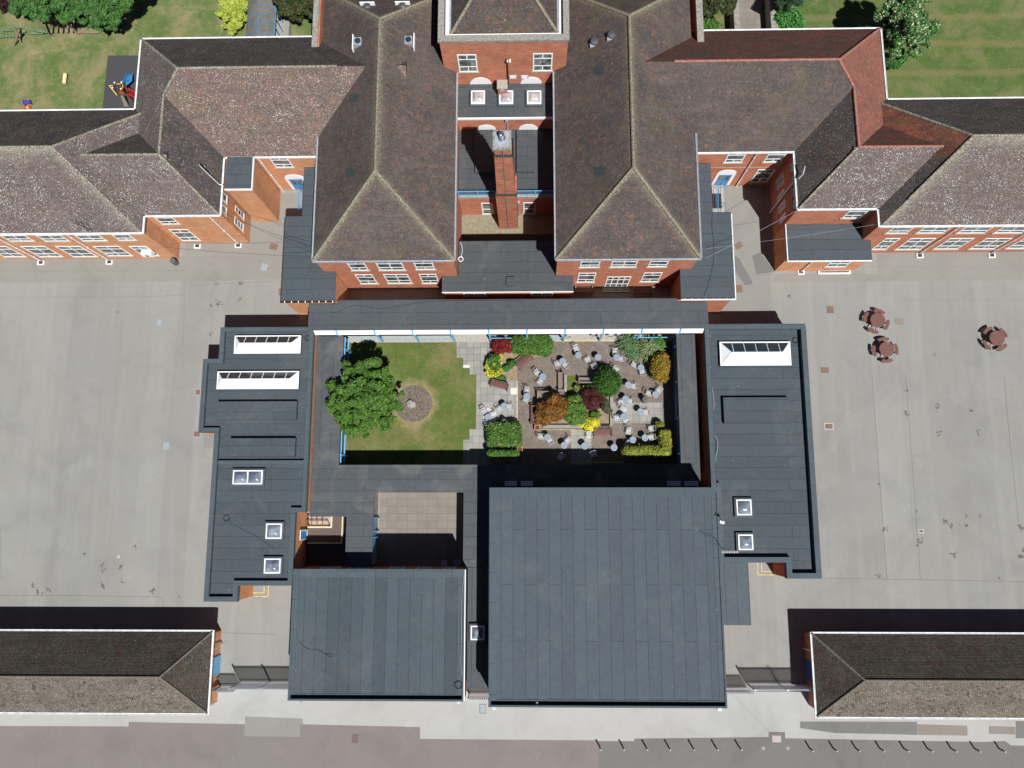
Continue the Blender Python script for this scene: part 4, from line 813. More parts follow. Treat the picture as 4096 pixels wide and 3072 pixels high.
def lantern(parent, x0, x1, y0, y1, z, bars):
    c = MB(); c.prism(rect(x0-.08, x1+.08, y0-.08, y1+.08), z-.02, z+.28); k = c.build('roof_lantern', 'felt_kerb', parent)
    hw = (y1-y0)/2; hz = .52; ym = (y0+y1)/2; zb = z+.30; a, b_ = x0+hw*.8, x1-hw*.8
    g = MB(); g.poly([(x0, y0, zb), (x1, y0, zb), (b_, ym, zb+hz), (a, ym, zb+hz)]); g.poly([(x0, y1, zb), (x0, y0, zb), (a, ym, zb+hz)]); g.poly([(x1, y0, zb), (x1, y1, zb), (b_, ym, zb+hz)]); g.build('panel', 'poly_white', k)  # white polycarbonate, with sun reflected off the south slope in its colour
    n = MB(); n.poly([(x1, y1, zb), (x0, y1, zb), (a, ym, zb+hz), (b_, ym, zb+hz)]); n.build('glazing', 'glass_dark', k)
    f = MB(); f.ring(rect(x0-.05, x1+.05, y0-.05, y1+.05), rect(x0+.05, x1-.05, y0+.05, y1-.05), z+.27, zb+.03); f.tube([(a, ym, zb+hz+.02), (b_, ym, zb+hz+.02)], .045, 6)
    for p in ((x0, y0), (x0, y1)): f.tube([(*p, zb), (a, ym, zb+hz+.01)], .04, 6)
    for p in ((x1, y0), (x1, y1)): f.tube([(*p, zb), (b_, ym, zb+hz+.01)], .04, 6)
    for i in range(1, bars+1):
        u = i/(bars+1); xx = x0+(x1-x0)*u; xt = min(max(xx, a), b_); f.tube([(xx, y1, zb), (xt, ym, zb+hz+.01)], .035, 6)
    f.build('frame', 'white_upvc', k)
def box_on(parent, q0, q1, z, h, mat='felt_wing', name='roof_upstand'):
    m = MB(); a = S(*q0, z+h); b_ = S(*q1, z+h); m.box(min(a[0], b_[0]), max(a[0], b_[0]), min(a[1], b_[1]), max(a[1], b_[1]), z-.01, z+h); return m.build(name, mat, parent)
for q0, q1, n in (((942, 1345), (1199, 1411), 5), ((873, 1488), (1191, 1553), 6)):
    a = S(q0[0], q0[1], zr_+.3); b_ = S(q1[0], q1[1], zr_+.3); lantern(rW, a[0], b_[0], b_[1], a[1], zr_, n)
box_on(rW, (872, 1606), (1184, 1678), zr_, .42); box_on(rW, (922, 1753), (1178, 1825), zr_, .42)
m = MB(); a = S(860, 1843, zr_); m.box(-25.4, -18.35, a[1]-.3, a[1], zr_, zr_+.3); m.build('roof_upstand', 'felt_kerb', rW)
for q0, q1, d in (((933, 1881), (1048, 1937), True), ((1065, 2094), (1125, 2155), False), ((1058, 2234), (1120, 2294), False)):
    a = S(q0[0], q0[1], zr_+.35); b_ = S(q1[0], q1[1], zr_+.35); skylight(rW, a[0], b_[0], b_[1], a[1], zr_, .36, d)
# ---- east flat-roofed wing
pE = [(14.95, -3.8), (20.2, -3.8), (20.2, -5.02), (22.9, -5.02), (22.93, 15.48), (14.6, 15.48), (14.6, 2.0), (14.95, 2.0)]
FE = thing('flat_roofed_wing', 'single-storey felt-roofed wing on the right with one long white roof lantern and two square domes', 'building', (19, 5, 0))
rE = flat_building(FE, pE, 3.75, .5, .42, 'felt_wing', 'brick_chimney')  # darker brick: shade of the west wall in the gap put into colour
zr_ = 3.25
a = S(2880, 1370, zr_+.3); b_ = S(3163, 1459, zr_+.3); lantern(rE, a[0], b_[0], b_[1], a[1], zr_, 5)
box_on(rE, (2893, 1590), (3162, 1692), zr_, .42)
for q0, q1 in (((2945, 1998), (3008, 2061)), ((2952, 2138), (3014, 2200))):
    a = S(q0[0], q0[1], zr_+.35); b_ = S(q1[0], q1[1], zr_+.35); skylight(rE, a[0], b_[0], b_[1], a[1], zr_, .36)
# ---- corridor ring round the courtyard (one continuous low roof)
ZC = 2.55
CR_ = thing('corridor_building', 'low felt-roofed corridor ring around the planted courtyard with blue-framed inner walls', 'corridor', (-2, 3, 0))
xi0 = -16.05; yi0 = P(3, 2, 1500, 722, ZC)[1]; xi1 = P(3, 3, 1448, 500, ZC)[0]; xo1 = P(3, 3, 1600, 500, ZC)[0]
xi0 = P(3, 2, 722, 500, ZC)[0]
q = lambda x, y: P(3, 2, x, y, ZC)
yA = q(600, 1140)[1]; xA0 = -17.6; xA1 = q(773, 1250)[0]; xB0 = q(990, 1200)[0]; yB = q(1300, 945)[1]; xB1 = q(1716, 1200)[0]; xH = -3.1; yh = q(1300, 1535)[1]
CORR = dict(xi0=xi0, yi0=yi0, xi1=xi1, xo1=xo1, yA=yA, xA1=xA1, xB0=xB0, yB=yB, xB1=xB1)
def slabpart(poly, mat, zt=ZC, wall='render_tan', wo=.12, name='roof'):
    poly = ccw(poly); m = MB(); m.prism(inset(poly, wo), 0, zt-.18, bot=False, top=False); m.build('wall', wall, CR_)
    m = MB(); m.prism(poly, zt-.2, zt); return m.build(name, mat, CR_)
slabpart([(-17.93, 14.9), (-17.93, yi0), (xi0, yi0), (xi0, 14.9)], 'felt_low_y')
slabpart([(-17.93, yi0-.002), (-17.93, yA), (xA1, yA), (xA1, -4.24), (xB0, -4.24), (xB0, yB), (xB1, yB), (xB1, yh-.1), (xH, yh-.1), (xH, 2.1), (xo1, 2.1), (xo1, yi0-.002)], 'felt_low')
slabpart([(xi1, 14.9), (xi1, yi0), (xo1, yi0), (xo1, 14.9)], 'felt_low_y')
m = MB()
for y_ in np.arange(yi0+.9, 14.6, 3.0): m.box(xi0+.02, xi0+.12, y_-.05, y_+.05, 0, ZC-.2)
m.box(xi0+.02, xi0+.1, yi0, 14.9, 2.1, 2.2); m.box(xi0+.02, xi0+.1, yi0, 14.9, .9, 1.0); m.build('wall_frame', 'blue_lit', CR_)
m = MB(); m.box(xi0+.0, xi0+.03, yi0, 14.9, 1.0, 2.1); m.build('glazing', 'glass_dark', CR_)
m = MB()
for y_ in np.arange(yi0+.9, 14.6, 3.0): m.box(xi1-.12, xi1-.02, y_-.05, y_+.05, 0, ZC-.2)
m.box(xi1-.1, xi1-.02, yi0, 14.9, 2.1, 2.2); m.box(xi1-.1, xi1-.02, yi0, 14.9, .9, 1.0); m.build('wall_frame', 'blue_shaded', CR_)
m = MB(); a = q(990, 1150)[1]; c_ = q(990, 1450)[1]
for y_ in (a, (a+c_)/2-.1, (a+c_)/2+.4): m.box(xB0-.08, xB0+.02, y_-.04, y_+.04, 0, 2.2); m.box(xB0-.05, xB0+.28, y_-.02, y_+.02, 2.0, 2.04)
m.box(xB0-.1, xB0-.04, c_, a, 1.2, 2.3); m.build('window_frame', 'blue_paint', CR_)
sheet('courtyard_paving', rect(xB0, xB1, yh-.5, yB+.3), .008, 'paving_court')
# small light well with a lean-to shed
sheet('light_well_floor', rect(-19, xA1, yh-.5, yA+.3), .008, 'rubber_and_shade')  # near-black floor: the shade in the well put into its colour
LT = thing('landing_deck', 'brown landing deck with cream edging in the narrow light well by the blue door', 'deck', (-17.5, -1, 0))
FZ = lambda x, y, z=0: S(1150+x*410/2212, 2000+y*410/2212, z)
zd = .3; a = FZ(520, 915, zd); b_ = FZ(1180, 370, zd); c_ = FZ(970, 605, zd)
m = MB(); m.prism([(-18.7, a[1]), (b_[0], a[1]), (b_[0], yA+.25), (c_[0], yA+.25), (c_[0], c_[1]), (-18.7, c_[1])], 0, zd); m.build('deck', 'brown_roof', LT)
m = MB(); m.box(-18.7, b_[0]+.1, a[1]-.1, a[1]-.01, .0, zd+.12); m.box(b_[0]+.01, b_[0]+.1, a[1], yA+.25, .0, zd+.12); m.box(-18.7, c_[0]-.02, c_[1]+.01, c_[1]+.14, .0, zd+.12); m.box(c_[0]-.15, c_[0]-.02, c_[1]+.14, yA+.25, .0, zd+.12); m.build('edging', 'cream_paint', LT)
m = MB(); m.box(-18.7, c_[0]-.2, c_[1]+.2, yA+.25, .0, .14); m.build('step', 'concrete_light', LT)
m = MB()
for i in range(1, 4): xx = -18.65+i*(c_[0]-.25+18.65)/4; m.box(xx-.035, xx+.035, c_[1]+.16, yA+.2, .95, 1.0)
for i in range(3): yy = c_[1]+.25+i*(yA+.05-c_[1]-.25)/2; m.box(-18.68, c_[0]-.2, yy-.035, yy+.035, 1.0, 1.05)
for xx, yy in ((-18.6, c_[1]+.25), (c_[0]-.25, c_[1]+.25)): m.box(xx-.03, xx+.03, yy-.03, yy+.03, 0, 1.0)
m.build('shadow_bars', 'play_brown', LT)  # flat dark grid: a balustrade's cast shadow built as bars
dr2 = window(CR_, 'E', -18.74, FZ(0, 860, 1)[1], FZ(0, 640, 1)[1], .3, 2.3, nv=1, rows=(), sill=False, name='door', glass='blue_bright')
# ---- low roof strip between the two halls and beside the big hall
LS = thing('link_roof', 'narrow low felt roof running between the two big flat-roofed halls, with one square skylight', 'building', (-4, -8, 0))
zL = 2.6; a = P(4, 2, 1738, 60, zL); b_ = P(4, 2, 1735, 1015, zL)
m = MB(); m.prism([(-4.93, b_[1]), (-3.12, b_[1]), (-3.12, yh-.12), (-4.93, yh-.12)], 2.4, zL); rl_ = m.build('roof', 'felt_low_y', LS)
m = MB(); m.prism(rect(-4.9, -3.14, b_[1]+.1, yh-.2), 0, 2.4, bot=False, top=False); m.build('wall', 'brick_red', LS)
p0 = P(4, 2, 1775, 620, zL+.35); p1 = P(4, 2, 1885, 505, zL+.35); skylight(rl_, p0[0], p1[0], p0[1], p1[1], zL, .36)
LE = thing('link_roof', 'low felt roof strip tucked against the right side of the big hall, spotted with bird droppings', 'building', (16.4, -6, 0))
m = MB(); m.prism(rect(14.52, 17.45, -8.66, -3.86), 2.75, 2.9); m.build('roof', 'felt_hall_low', LE); m = MB(); m.prism(rect(14.56, 17.35, -8.55, -3.9), 0, 2.75, bot=False, top=False); m.build('wall', 'brick_red', LE)
# ---- halls
HA = thing('assembly_hall', 'largest building, a tall square hall with a wide blue-grey felt roof laid in strips', 'hall', (5.8, -6, 0))
pH = [(-3.04, -14.06), (14.48, -14.06), (14.48, 1.98), (-3.04, 1.98)]
def hall(root, x0, x1, y0, y1, z, mat, eastp=True):
    m = MB(); m.prism(rect(x0+.06, x1-.06, y0+.06, y1-.06), 0, z-.3, bot=False, top=False); m.build('wall', 'brick_chimney', root)  # darker brick: shade on the hall's north wall put into its colour
    m = MB(); m.box(x0+.03, x1-.22 if eastp else x1-.03, y0+.42, y1-.03, z-.3, z-.12); ro = m.build('roof', mat, root)
    m = MB(); m.ring(rect(x0+.03, x1-.03, y0+.42, y1-.03), rect(x0+.55, x1-.5, y0+.5, y1-.62), z-.12, z-.09); m.build('roof_border', 'felt_kerb', root)
    k = MB(); k.box(x0, x1, y0, y0+.14, z-.62, z); k.box(x0, x1, y1-.42, y1, z-.3, z); k.box(x0, x0+.18, y0+.14, y1-.42, z-.3, z-.02)
    k.box(x1-.13, x1, y0+.14, y1-.42, z-.5, z); k.build('parapet', 'felt_kerb', root)
    m = MB(); m.box(x0+.06, x1-.06, y0+.14, y0+.42, z-.66, z-.60); m.build('gutter_floor', 'felt_dark', root)
    return ro
rH = hall(HA, -3.04, 14.48, -14.06, 1.98, 6.3, 'felt_hall')
for i_, (a, b_) in enumerate(((40, 133), (170, 263), (1350, 1450), (1490, 1590))):
    x0_, y0_ = P(3, 3, a, 890, 3.0); x1_, y1_ = P(3, 3, b_, 855, 3.0); lab_ = 'bluish grey ventilation box in the shade behind the biggest hall, %s' % ('leftmost of four', 'second from the left', 'third from the left', 'rightmost of four')[i_]
    t = thing('ventilation_box', lab_, 'ventilation box', ((x0_+x1_)/2, (y0_+y1_)/2, 2.55), group='ventilation boxes behind the biggest hall'); m = MB(); m.box(x0_, x1_, y0_, y1_, 2.55, 2.97); m.build('casing', 'galv_blue', t); m = MB(); m.box(x0_-.03, x1_+.03, y0_-.03, y1_+.03, 2.97, 3.0); m.build('lid', 'galv_blue', t)
HB = thing('dining_hall', 'smaller flat-roofed hall left of the biggest one, felt roof with thin loose cables', 'hall', (-11.7, -9, 0))
rHB = hall(HB, -18.44, -5.0, -14.05, -4.27, 4.7, 'felt_hall_small')
m = MB(); m.box(-5.0, -4.93, -14.0, -4.3, 4.55, 4.72); m.build('flashing', 'white_paint', HB)
m = MB(); m.box(-5.05, -4.985, -14.0, -4.3, 2.62, 4.54); m.build('upstand', 'felt_dark', HB)
for a, b_ in ((555, 710), (785, 945), (1115, 1230), (1335, 1445), (1555, 1650)):
    x0_, _ = P(3, 2, a, 1550, 3.6); x1_, _ = P(3, 2, b_, 1550, 3.6); window(HB, 'N', -4.33, x0_, x1_, 2.3, 3.9, nv=2, rows=(.5,), fw=.14)
def hopper(root, x, y, z):
    m = MB(); m.box(x-.14, x+.14, y-.12, y+.14, z-.35, z-.02); m.tube([(x, y, .1), (x, y, z-.3)], .055, 8); m.build('hopper', 'lead', root)
hopper(HA, -2.6, -14.22, 5.9); hopper(HA, 14.0, -14.22, 5.9); hopper(HB, -17.7, -14.2, 4.3); hopper(HB, -5.4, -14.2, 4.3)
# ---- two gate houses at the bottom corners
def house(label, x0, x1, mats4, apexside, loc):
    root = thing('gate_house', label, 'house', loc); y0, y1 = -15.5, -9.32; ze = 2.62
    m = MB(); m.prism(rect(x0+.28, x1-.28, y0+.28, y1-.28), 0, ze-.05, bot=False, top=False); m.build('wall', 'brick_orange' if apexside > 0 else 'brick_red', root)
    f, L = hip(x0, x1, y0, y1, ze, .63, apexside < 0, apexside > 0); mats = sorted(set(mats4.values())); r = MB(); add_roof(r, f, mats, mats4, x0, x1, y0, y1, ze); ro = r.build('roof', mats, root)
    rcap(ro, L, 'ridge_house', .085)
    e = x1 if apexside > 0 else x0; s_ = .07*apexside
    gutters(root, [((x0, y1+.07, ze), (x1, y1+.07, ze)), ((e+s_, y0-.1, ze), (e+s_, y1+.12, ze)), ((x0, y0-.07, ze), (x1, y0-.07, ze))], .12)
    return root
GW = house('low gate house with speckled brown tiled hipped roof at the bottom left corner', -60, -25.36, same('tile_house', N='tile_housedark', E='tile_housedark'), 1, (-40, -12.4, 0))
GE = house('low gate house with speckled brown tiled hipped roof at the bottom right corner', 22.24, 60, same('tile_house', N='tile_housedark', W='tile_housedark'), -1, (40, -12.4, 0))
m = MB(); y0_ = P(4, 1, 1740, 905, 1)[1]; y1_ = P(4, 1, 1740, 755, 1)[1]; m.box(-25.64, -25.56, y0_, y1_, .05, 2.3); m.build('door', 'blue_lit', GW)
m = MB(); y0_ = P(4, 4, 490, 945, 1)[1]; y1_ = P(4, 4, 490, 785, 1)[1]; m.box(22.44, 22.51, y0_, y1_, .05, 2.3); m.build('door', 'blue_shaded', GE)
m = MB(); p = P(4, 1, 1775, 655, .4); m.tube([(-25.35, p[1]-.2, 2.5), (p[0], p[1], .4), (p[0], p[1], .05)], .045, 8); m.build('downpipe', 'gutter_white', GW)
m = MB(); p = P(4, 4, 440, 690, .4); m.tube([(22.3, p[1]+.1, 2.5), (p[0]+.1, p[1], .4), (p[0]+.1, p[1], .05)], .045, 8); m.build('downpipe', 'gutter_white', GE)

# ============================================================ FENCES
def palisade(label, segs, posts):
    root = thing('palisade_fence', label, 'fence', ((segs[0][0][0]+segs[-1][1][0])/2, segs[0][0][1], 0))
    for (a, b_, h) in segs:
        m = MB(); L = math.dist(a, b_); n = int(L/.155); ang = math.atan2(b_[1]-a[1], b_[0]-a[0])
        for i in range(n+1):
            t = i/n; x = a[0]+(b_[0]-a[0])*t; y = a[1]+(b_[1]-a[1])*t
            m.obox((x, y), ang, .098, .03, .08, h-.12); z = h-.12; n0 = len(m.v)
            m.v += [(x-.032, y-.01, z), (x+.032, y-.01, z), (x+.032, y+.01, z), (x-.032, y+.01, z), (x, y, z+.13)]
            for f_ in ((0, 1, 4), (1, 2, 4), (2, 3, 4), (3, 0, 4)): m.f.append(tuple(n0+k for k in f_)); m.mi.append(0)
        m.build('pale_panel', 'galv_pale', root)
        r = MB()
        for z in (.35, h-.35): r.obox(((a[0]+b_[0])/2, (a[1]+b_[1])/2+.03), ang, L, .05, z-.03, z+.03)
        r.build('rail', 'galv_pale', root)
    for x, y, h in posts: m = MB(); m.box(x-.05, x+.05, y-.0, y+.1, 0, h+.02); m.build('post', 'galv', root)
yf = P(4, 2, 100, 962, 0)[1]; xg = P(4, 1, 1935, 960, 0)[0]
palisade('galvanised palisade fence and gate between the bottom left gate house and the smaller hall', [((-25.5, yf-.35), (xg, yf-.35), 2.0), ((xg+.05, yf), (-18.5, yf), 2.4)], [(xg, yf, 2.4), (P(4, 2, 160, 960, 0)[0], yf, 2.4), (-18.55, yf, 2.4), (-25.45, yf-.35, 2.0)])
xg = P(4, 3, 1985, 970, 0)[0]; yf = P(4, 4, 100, 975, 0)[1]
palisade('galvanised palisade fence and gate between the biggest hall and the bottom right gate house', [((14.6, yf-.35), (xg, yf-.35), 2.0), ((xg+.05, yf), (22.4, yf), 2.4)], [(14.65, yf-.35, 2.0), (xg, yf, 2.4), (P(4, 4, 235, 975, 0)[0], yf, 2.4), (22.35, yf, 2.4)])
yf = P(4, 2, 1800, 1058, 0)[1]
palisade('short palisade gate closing the gap between the two big halls', [((-4.9, yf), (-3.1, yf), 1.9)], [(-4.9, yf, 1.9), (-3.12, yf, 1.9)])

# ============================================================ COURTYARD SURFACES
Xl, Xr, Yb, Yt = CORR['xi0']+.05, CORR['xi1']-.05, CORR['yi0'], 14.95
C0 = lambda x, y, z=0: S(1300+x/2.963, 1320+y/2.963, z)
sheet('courtyard_paving', rect(Xl-.2, Xr+.2, Yb-.3, 15.0), .006, 'paving_brick')
lawn = [C0(262, 150), C0(1560, 150), C0(1560, 332), C0(1638, 332), C0(1638, 450), C0(1717, 450), C0(1717, 530), C0(1795, 530), C0(1790, 1172), C0(1715, 1172), C0(1710, 1300), C0(1640, 1300), C0(1635, 1620), C0(262, 1620)]
sheet('lawn', ccw(lawn), .014, 'grass_court')
sl_ = [C0(1560, 140), C0(1926, 140), (F(4, 150, 0)[0]+2.1, 15.0)]
xs0, xs1 = C0(1560, 0)[0], F(2, 830, 1000)[0]
slab = [C0(1560, 140), (xs1-.4, C0(0, 140)[1]), (xs1-.4, F(2, 0, 990)[1]), (xs1, F(2, 0, 990)[1]), (xs1, F(4, 0, 640)[1]), (F(4, 290, 0)[0]+.1, F(4, 0, 640)[1]), (F(4, 290, 0)[0], Yb+.02), (C0(1635, 0)[0], Yb+.02), C0(1635, 1300), C0(1710, 1300), C0(1715, 1172), C0(1790, 1172), C0(1795, 530), C0(1717, 530), C0(1717, 450), C0(1638, 450), C0(1638, 332), C0(1560, 332)]
sheet('path', ccw(slab), .010, 'paving_slab')
sheet('path', rect(Xl-.2, C0(262, 0)[0], Yb, 15.0), .010, 'concrete_light')
sheet('path', rect(Xl, -3.2, C0(0, 150)[1], 15.0), .011, 'concrete')
for k, a, b_ in ((4, (1870, 780), (2196, 1500)),):
    p0 = F(k, *a); p1 = F(5, 330, 1500); sheet('path', rect(p0[0], p1[0], Yb, F(k, 0, 780)[1]), .012, 'paving_slab')
p0 = F(5, 700, 650); p1 = F(5, 1700, 245); sheet('path', rect(p0[0], p1[0], p0[1], p1[1]), .012, 'paving_slab')
for k, a, b_ in ((2, (695, 1262), (830, 1128)), (4, (160, 680), (415, 425)), (4, (230, 410), (295, 355))):
    p0 = F(k, *a); p1 = F(k, *b_); sheet('white_slab', rect(p0[0], p1[0], p0[1], p1[1]), .016, 'white_stone')
p0 = C0(1638, 450); p1 = C0(1716, 413); sheet('white_slab', rect(p0[0], p1[0], p0[1], p1[1]), .018, 'white_stone')
cx, cy = C0(1050, 872); m = MB(); m.lathe([(2.33*46.6/46.6*72.5/72.5*1.0, .0), (2.30, .022)], (0, 0), 48)
rr = (C0(1272, 872)[0]-C0(828, 872)[0])/2
m = MB(); m.v = []; m.f = []; m.mi = []; m.lathe([(rr, .0), (rr-.02, .03)], (cx, cy), 56); o = m.build('paving_circle', 'paving_ring'); o['kind'] = 'structure'
m = MB()
for r_ in np.arange(.5, rr, .22): 
    n = 40; a = [(cx+(r_)*math.cos(2*math.pi*i/n), cy+r_*math.sin(2*math.pi*i/n)) for i in range(n)]; b_ = [(cx+(r_-.035)*math.cos(2*math.pi*i/n), cy+(r_-.035)*math.sin(2*math.pi*i/n)) for i in range(n)]
    for i in range(n): j = (i+1) % n; m.poly([(*a[i], .034), (*a[j], .034), (*b_[j], .034), (*b_[i], .034)])
o = m.build('paving_rings', 'seam_dark'); o['kind'] = 'structure'
# planting beds
bed1 = [F(2, 270, 300), F(2, 700, 180), F(2, 1450, 180), F(2, 1500, 480), F(2, 1120, 540), F(2, 820, 700), F(2, 825, 990), F(2, 300, 990)]
sheet('flower_bed', ccw(bed1), .020, 'bare_soil')
bed2 = [F(4, 1180, 690), F(5, 700, 690), F(5, 705, 120), F(3, 440, 1290), F(3, 60, 1080), F(2, 1990, 900), F(2, 1780, 900), F(2, 1760, 1250), F(4, 1250, 120)]
sheet('flower_bed', ccw(bed2), .020, 'bare_soil')
sheet('flower_bed', [F(4, 280, 1440), F(4, 830, 1440), F(4, 830, 1060), F(4, 290, 1060)], .018, 'bare_soil')
sheet('flower_bed', [F(4, 280, 1060), F(4, 850, 1060), F(4, 850, 650), F(4, 280, 650)], .018, 'soil')
p0 = F(2, 1795, 1320); p1 = F(2, 1970, 895); sheet('lawn', rect(p0[0], p1[0], p0[1], p1[1]), .028, 'grass_court')
def kerb(pts, name, mat, w, h, label, cat):
    m = MB()
    for a, b_ in zip(pts, pts[1:]):
        ang = math.atan2(b_[1]-a[1], b_[0]-a[0]); m.obox(((a[0]+b_[0])/2, (a[1]+b_[1])/2), ang, math.dist(a, b_)+w*.0, w, .0, h)
    tag(m.build(name, mat), label, cat)
kerb([F(5, 705, 130), F(5, 705, 695)], 'bed_wall', 'concrete', .22, .28, 'low concrete edging along the right side of the central flower bed', 'edging')
kerb([F(5, 690, 715), F(4, 1330, 715)], 'bed_wall', 'concrete', .25, .28, 'low concrete edging along the bottom side of the central flower bed', 'edging')
kerb([F(2, 1765, 1320), F(2, 1765, 880)], 'bed_wall', 'concrete', .22, .25, 'concrete kerb left of the small grass rectangle beside the slatted corner seat', 'edging')
m = MB()
def line(a, b_, w=.06, z=.03): seam([a, b_], w, z)
mm = m
seam([F(2, 826, 1000), F(4, 826, 640)], .07, .030); seam([F(2, 1745, 210), F(3, 925, 207)], .06, .032); seam([F(4, 1290, 776), F(4, 1960, 776)], .03, .03)
seam([F(4, 1770, 1412), F(5, 950, 1408)], .05, .03)
o = m.build('yellow_edge_line', 'yellow_paint'); o['kind'] = 'structure'
m = MB()
for lo_ in ([(3, 3, 2072, 1509), (4, 3, 2074, 95), (4, 3, 2212, 95)], [(3, 3, 2103, 1509), (4, 3, 2105, 68), (4, 3, 2212, 68)], [(4, 1, 2035, 240), (4, 1, 2125, 240), (4, 1, 2125, 183)], [(4, 1, 2045, 268), (4, 2, 147, 270), (4, 2, 147, 183)]):
    seam([P(*q_) for q_ in lo_], .06, .02)
o = m.build('yellow_edge_line', 'yellow_paint'); o['kind'] = 'structure'

# ============================================================ FURNITURE
def cafe_table_proto():
    t = thing('cafe_table', 'x', 'table')
    m = MB(); m.lathe([(.28, .712), (.292, .72), (.292, .738), (.28, .742), (.24, .739), (.02, .739)], n=28); m.build('tabletop', 'table_top', t, True)
    for k in range(4):
        a = math.pi/4+k*math.pi/2; l = MB(); l.tube([(.06*math.cos(a), .06*math.sin(a), .70), (.05*math.cos(a), .05*math.sin(a), .4), (.25*math.cos(a), .25*math.sin(a), .012)], .013, 6); l.build('leg', 'aluminium', t)
    m = MB(); m.tube([(0, 0, .35), (0, 0, .715)], .05, 8); m.build('column', 'aluminium', t); return t
def cafe_chair_proto():
    t = thing('cafe_chair', 'x', 'chair')
    m = MB()
    for i in range(6): y = -.2+i*.075; m.box(-.2, .2, y, y+.052, .44, .455)
    m.build('seat', 'aluminium', t)
    b_ = MB()
    for i in range(3): z = .62+i*.075; b_.box(-.19, .19, -.285-.02*i, -.27-.02*i, z, z+.05)
    b_.build('backrest', 'aluminium', t)
    f = MB()
    for s_ in (-1, 1):
        f.tube([(s_*.21, -.25, .44), (s_*.21, -.32, .82)], .012, 6); f.tube([(s_*.21, -.3, .66), (s_*.25, -.1, .67), (s_*.25, .17, .66), (s_*.21, .2, .6)], .012, 6)
    f.tube([(-.21, -.32, .82), (.21, -.32, .82)], .012, 6); f.tube([(-.21, -.25, .445), (.21, -.25, .445)], .011, 6); f.tube([(-.21, .22, .445), (.21, .22, .445)], .011, 6); f.build('frame', 'aluminium', t)
    for s_ in (-1, 1):
        for y0_, y1_ in ((-.24, -.3), (.2, .22)): l = MB(); l.tube([(s_*.21, y0_, .60 if y0_ > 0 else .45), (s_*.22, y1_, .01)], .012, 6); l.build('leg', 'aluminium', t)
    return t
TP = cafe_table_proto(); CP = cafe_chair_proto(); TUSED = [False]; CUSED = [False]
def put(proto, used, x, y, rz, label, group):
    o_ = proto if not used[0] else copy_tree(proto)
    used[0] = True; o_.location = (x, y, .034); o_.rotation_euler = (0, 0, rz); o_['label'] = label; o_['group'] = group; return o_
TABLES = {
 'a': (2, 2017, 490, 'topmost cafe table'), 'b': (2, 1712, 608, "table left of the topmost one"), 'c': (2, 1322, 910, "table left of the corner seat"),
 'd': (2, 1012, 1292, "table right of the yellow line"), 'e': (2, 567, 1483, "table below the slab-side brown bench"),
 'f': (3, 450, 530, "table above the round bush"), 'g': (3, 812, 530, "table left of the yuccas"), 'h': (3, 1288, 735, "table left of the orange shrub"),
 'i': (3, 1040, 1070, "table right of the round bush"), 'j': (3, 1575, 1258, "table right of the grey litter bin"), 'k': (3, 985, 1345, "table right of the purple maple"),
 'l': (3, 1282, 1590, "table amid the grey slab square"), 'm': (4, 257, 530, "table on the white slabs"), 'n': (4, 1415, 922, "table below the corner planter"),
 'o': (4, 1740, 1078, "table left of the slab strip"), 'p': (5, 945, 527, "table left in the slab square"), 'q': (5, 187, 1092, "table on the narrow slab strip"),
 'r': (5, 762, 1122, "table left of the golden hedge"), 's': (5, 1130, 972, "table above the golden hedge's left half"), 't': (5, 1368, 930, "table above the golden hedge's right half")}
TPOS = {}
for k, (fg, x, y, lab) in TABLES.items():
    X, Y = F(fg, x, y, .77); TPOS[k] = (X, Y); put(TP, TUSED, X, Y, random.random(), 'round grey metal cafe ' + lab.replace('cafe ', ''), 'round cafe tables in the courtyard')
def compass(dx, dy):
    a = math.degrees(math.atan2(dy, dx)) % 360
    return ['right', 'upper right', 'top', 'upper left', 'left', 'lower left', 'bottom', 'lower right'][int((a+22.5)//45) % 8]
CH_ = [('a', 2, 1975, 370), ('b', 2, 1625, 655), ('b', 2, 1775, 690), ('c', 2, 1225, 845), ('c', 2, 1275, 1010), ('d', 2, 1012, 1195), ('d', 2, 992, 1370), ('e', 2, 485, 1540), ('e', 2, 680, 1500),
       ('m', 4, 190, 425), ('m', 4, 345, 495), ('m', 4, 250, 635), ('n', 4, 1300, 912), ('n', 4, 1470, 1000), ('o', 4, 1805, 1000),
       ('g', 3, 785, 445), ('g', 3, 900, 565), ('h', 3, 1170, 690), ('h', 3, 1320, 840), ('i', 3, 1145, 1100), ('j', 3, 1455, 1240), ('j', 3, 1630, 1185), ('k', 3, 905, 1405), ('k', 3, 1085, 1395),
       ('l', 3, 1385, 1610), ('p', 5, 825, 547), ('p', 5, 1010, 610), ('s', 5, 1048, 1040), ('t', 5, 1490, 925)]
for k, fg, x, y in CH_:
    X, Y = F(fg, x, y, .48); tx, ty = TPOS[k]; rz = math.atan2(ty-Y, tx-X)-math.pi/2+random.uniform(-.2, .2)
    put(CP, CUSED, X, Y, rz, 'slatted aluminium chair at %s of the %s' % (compass(X-tx, Y-ty), TABLES[k][3].replace('just ', '')), 'slatted cafe chairs in the courtyard')
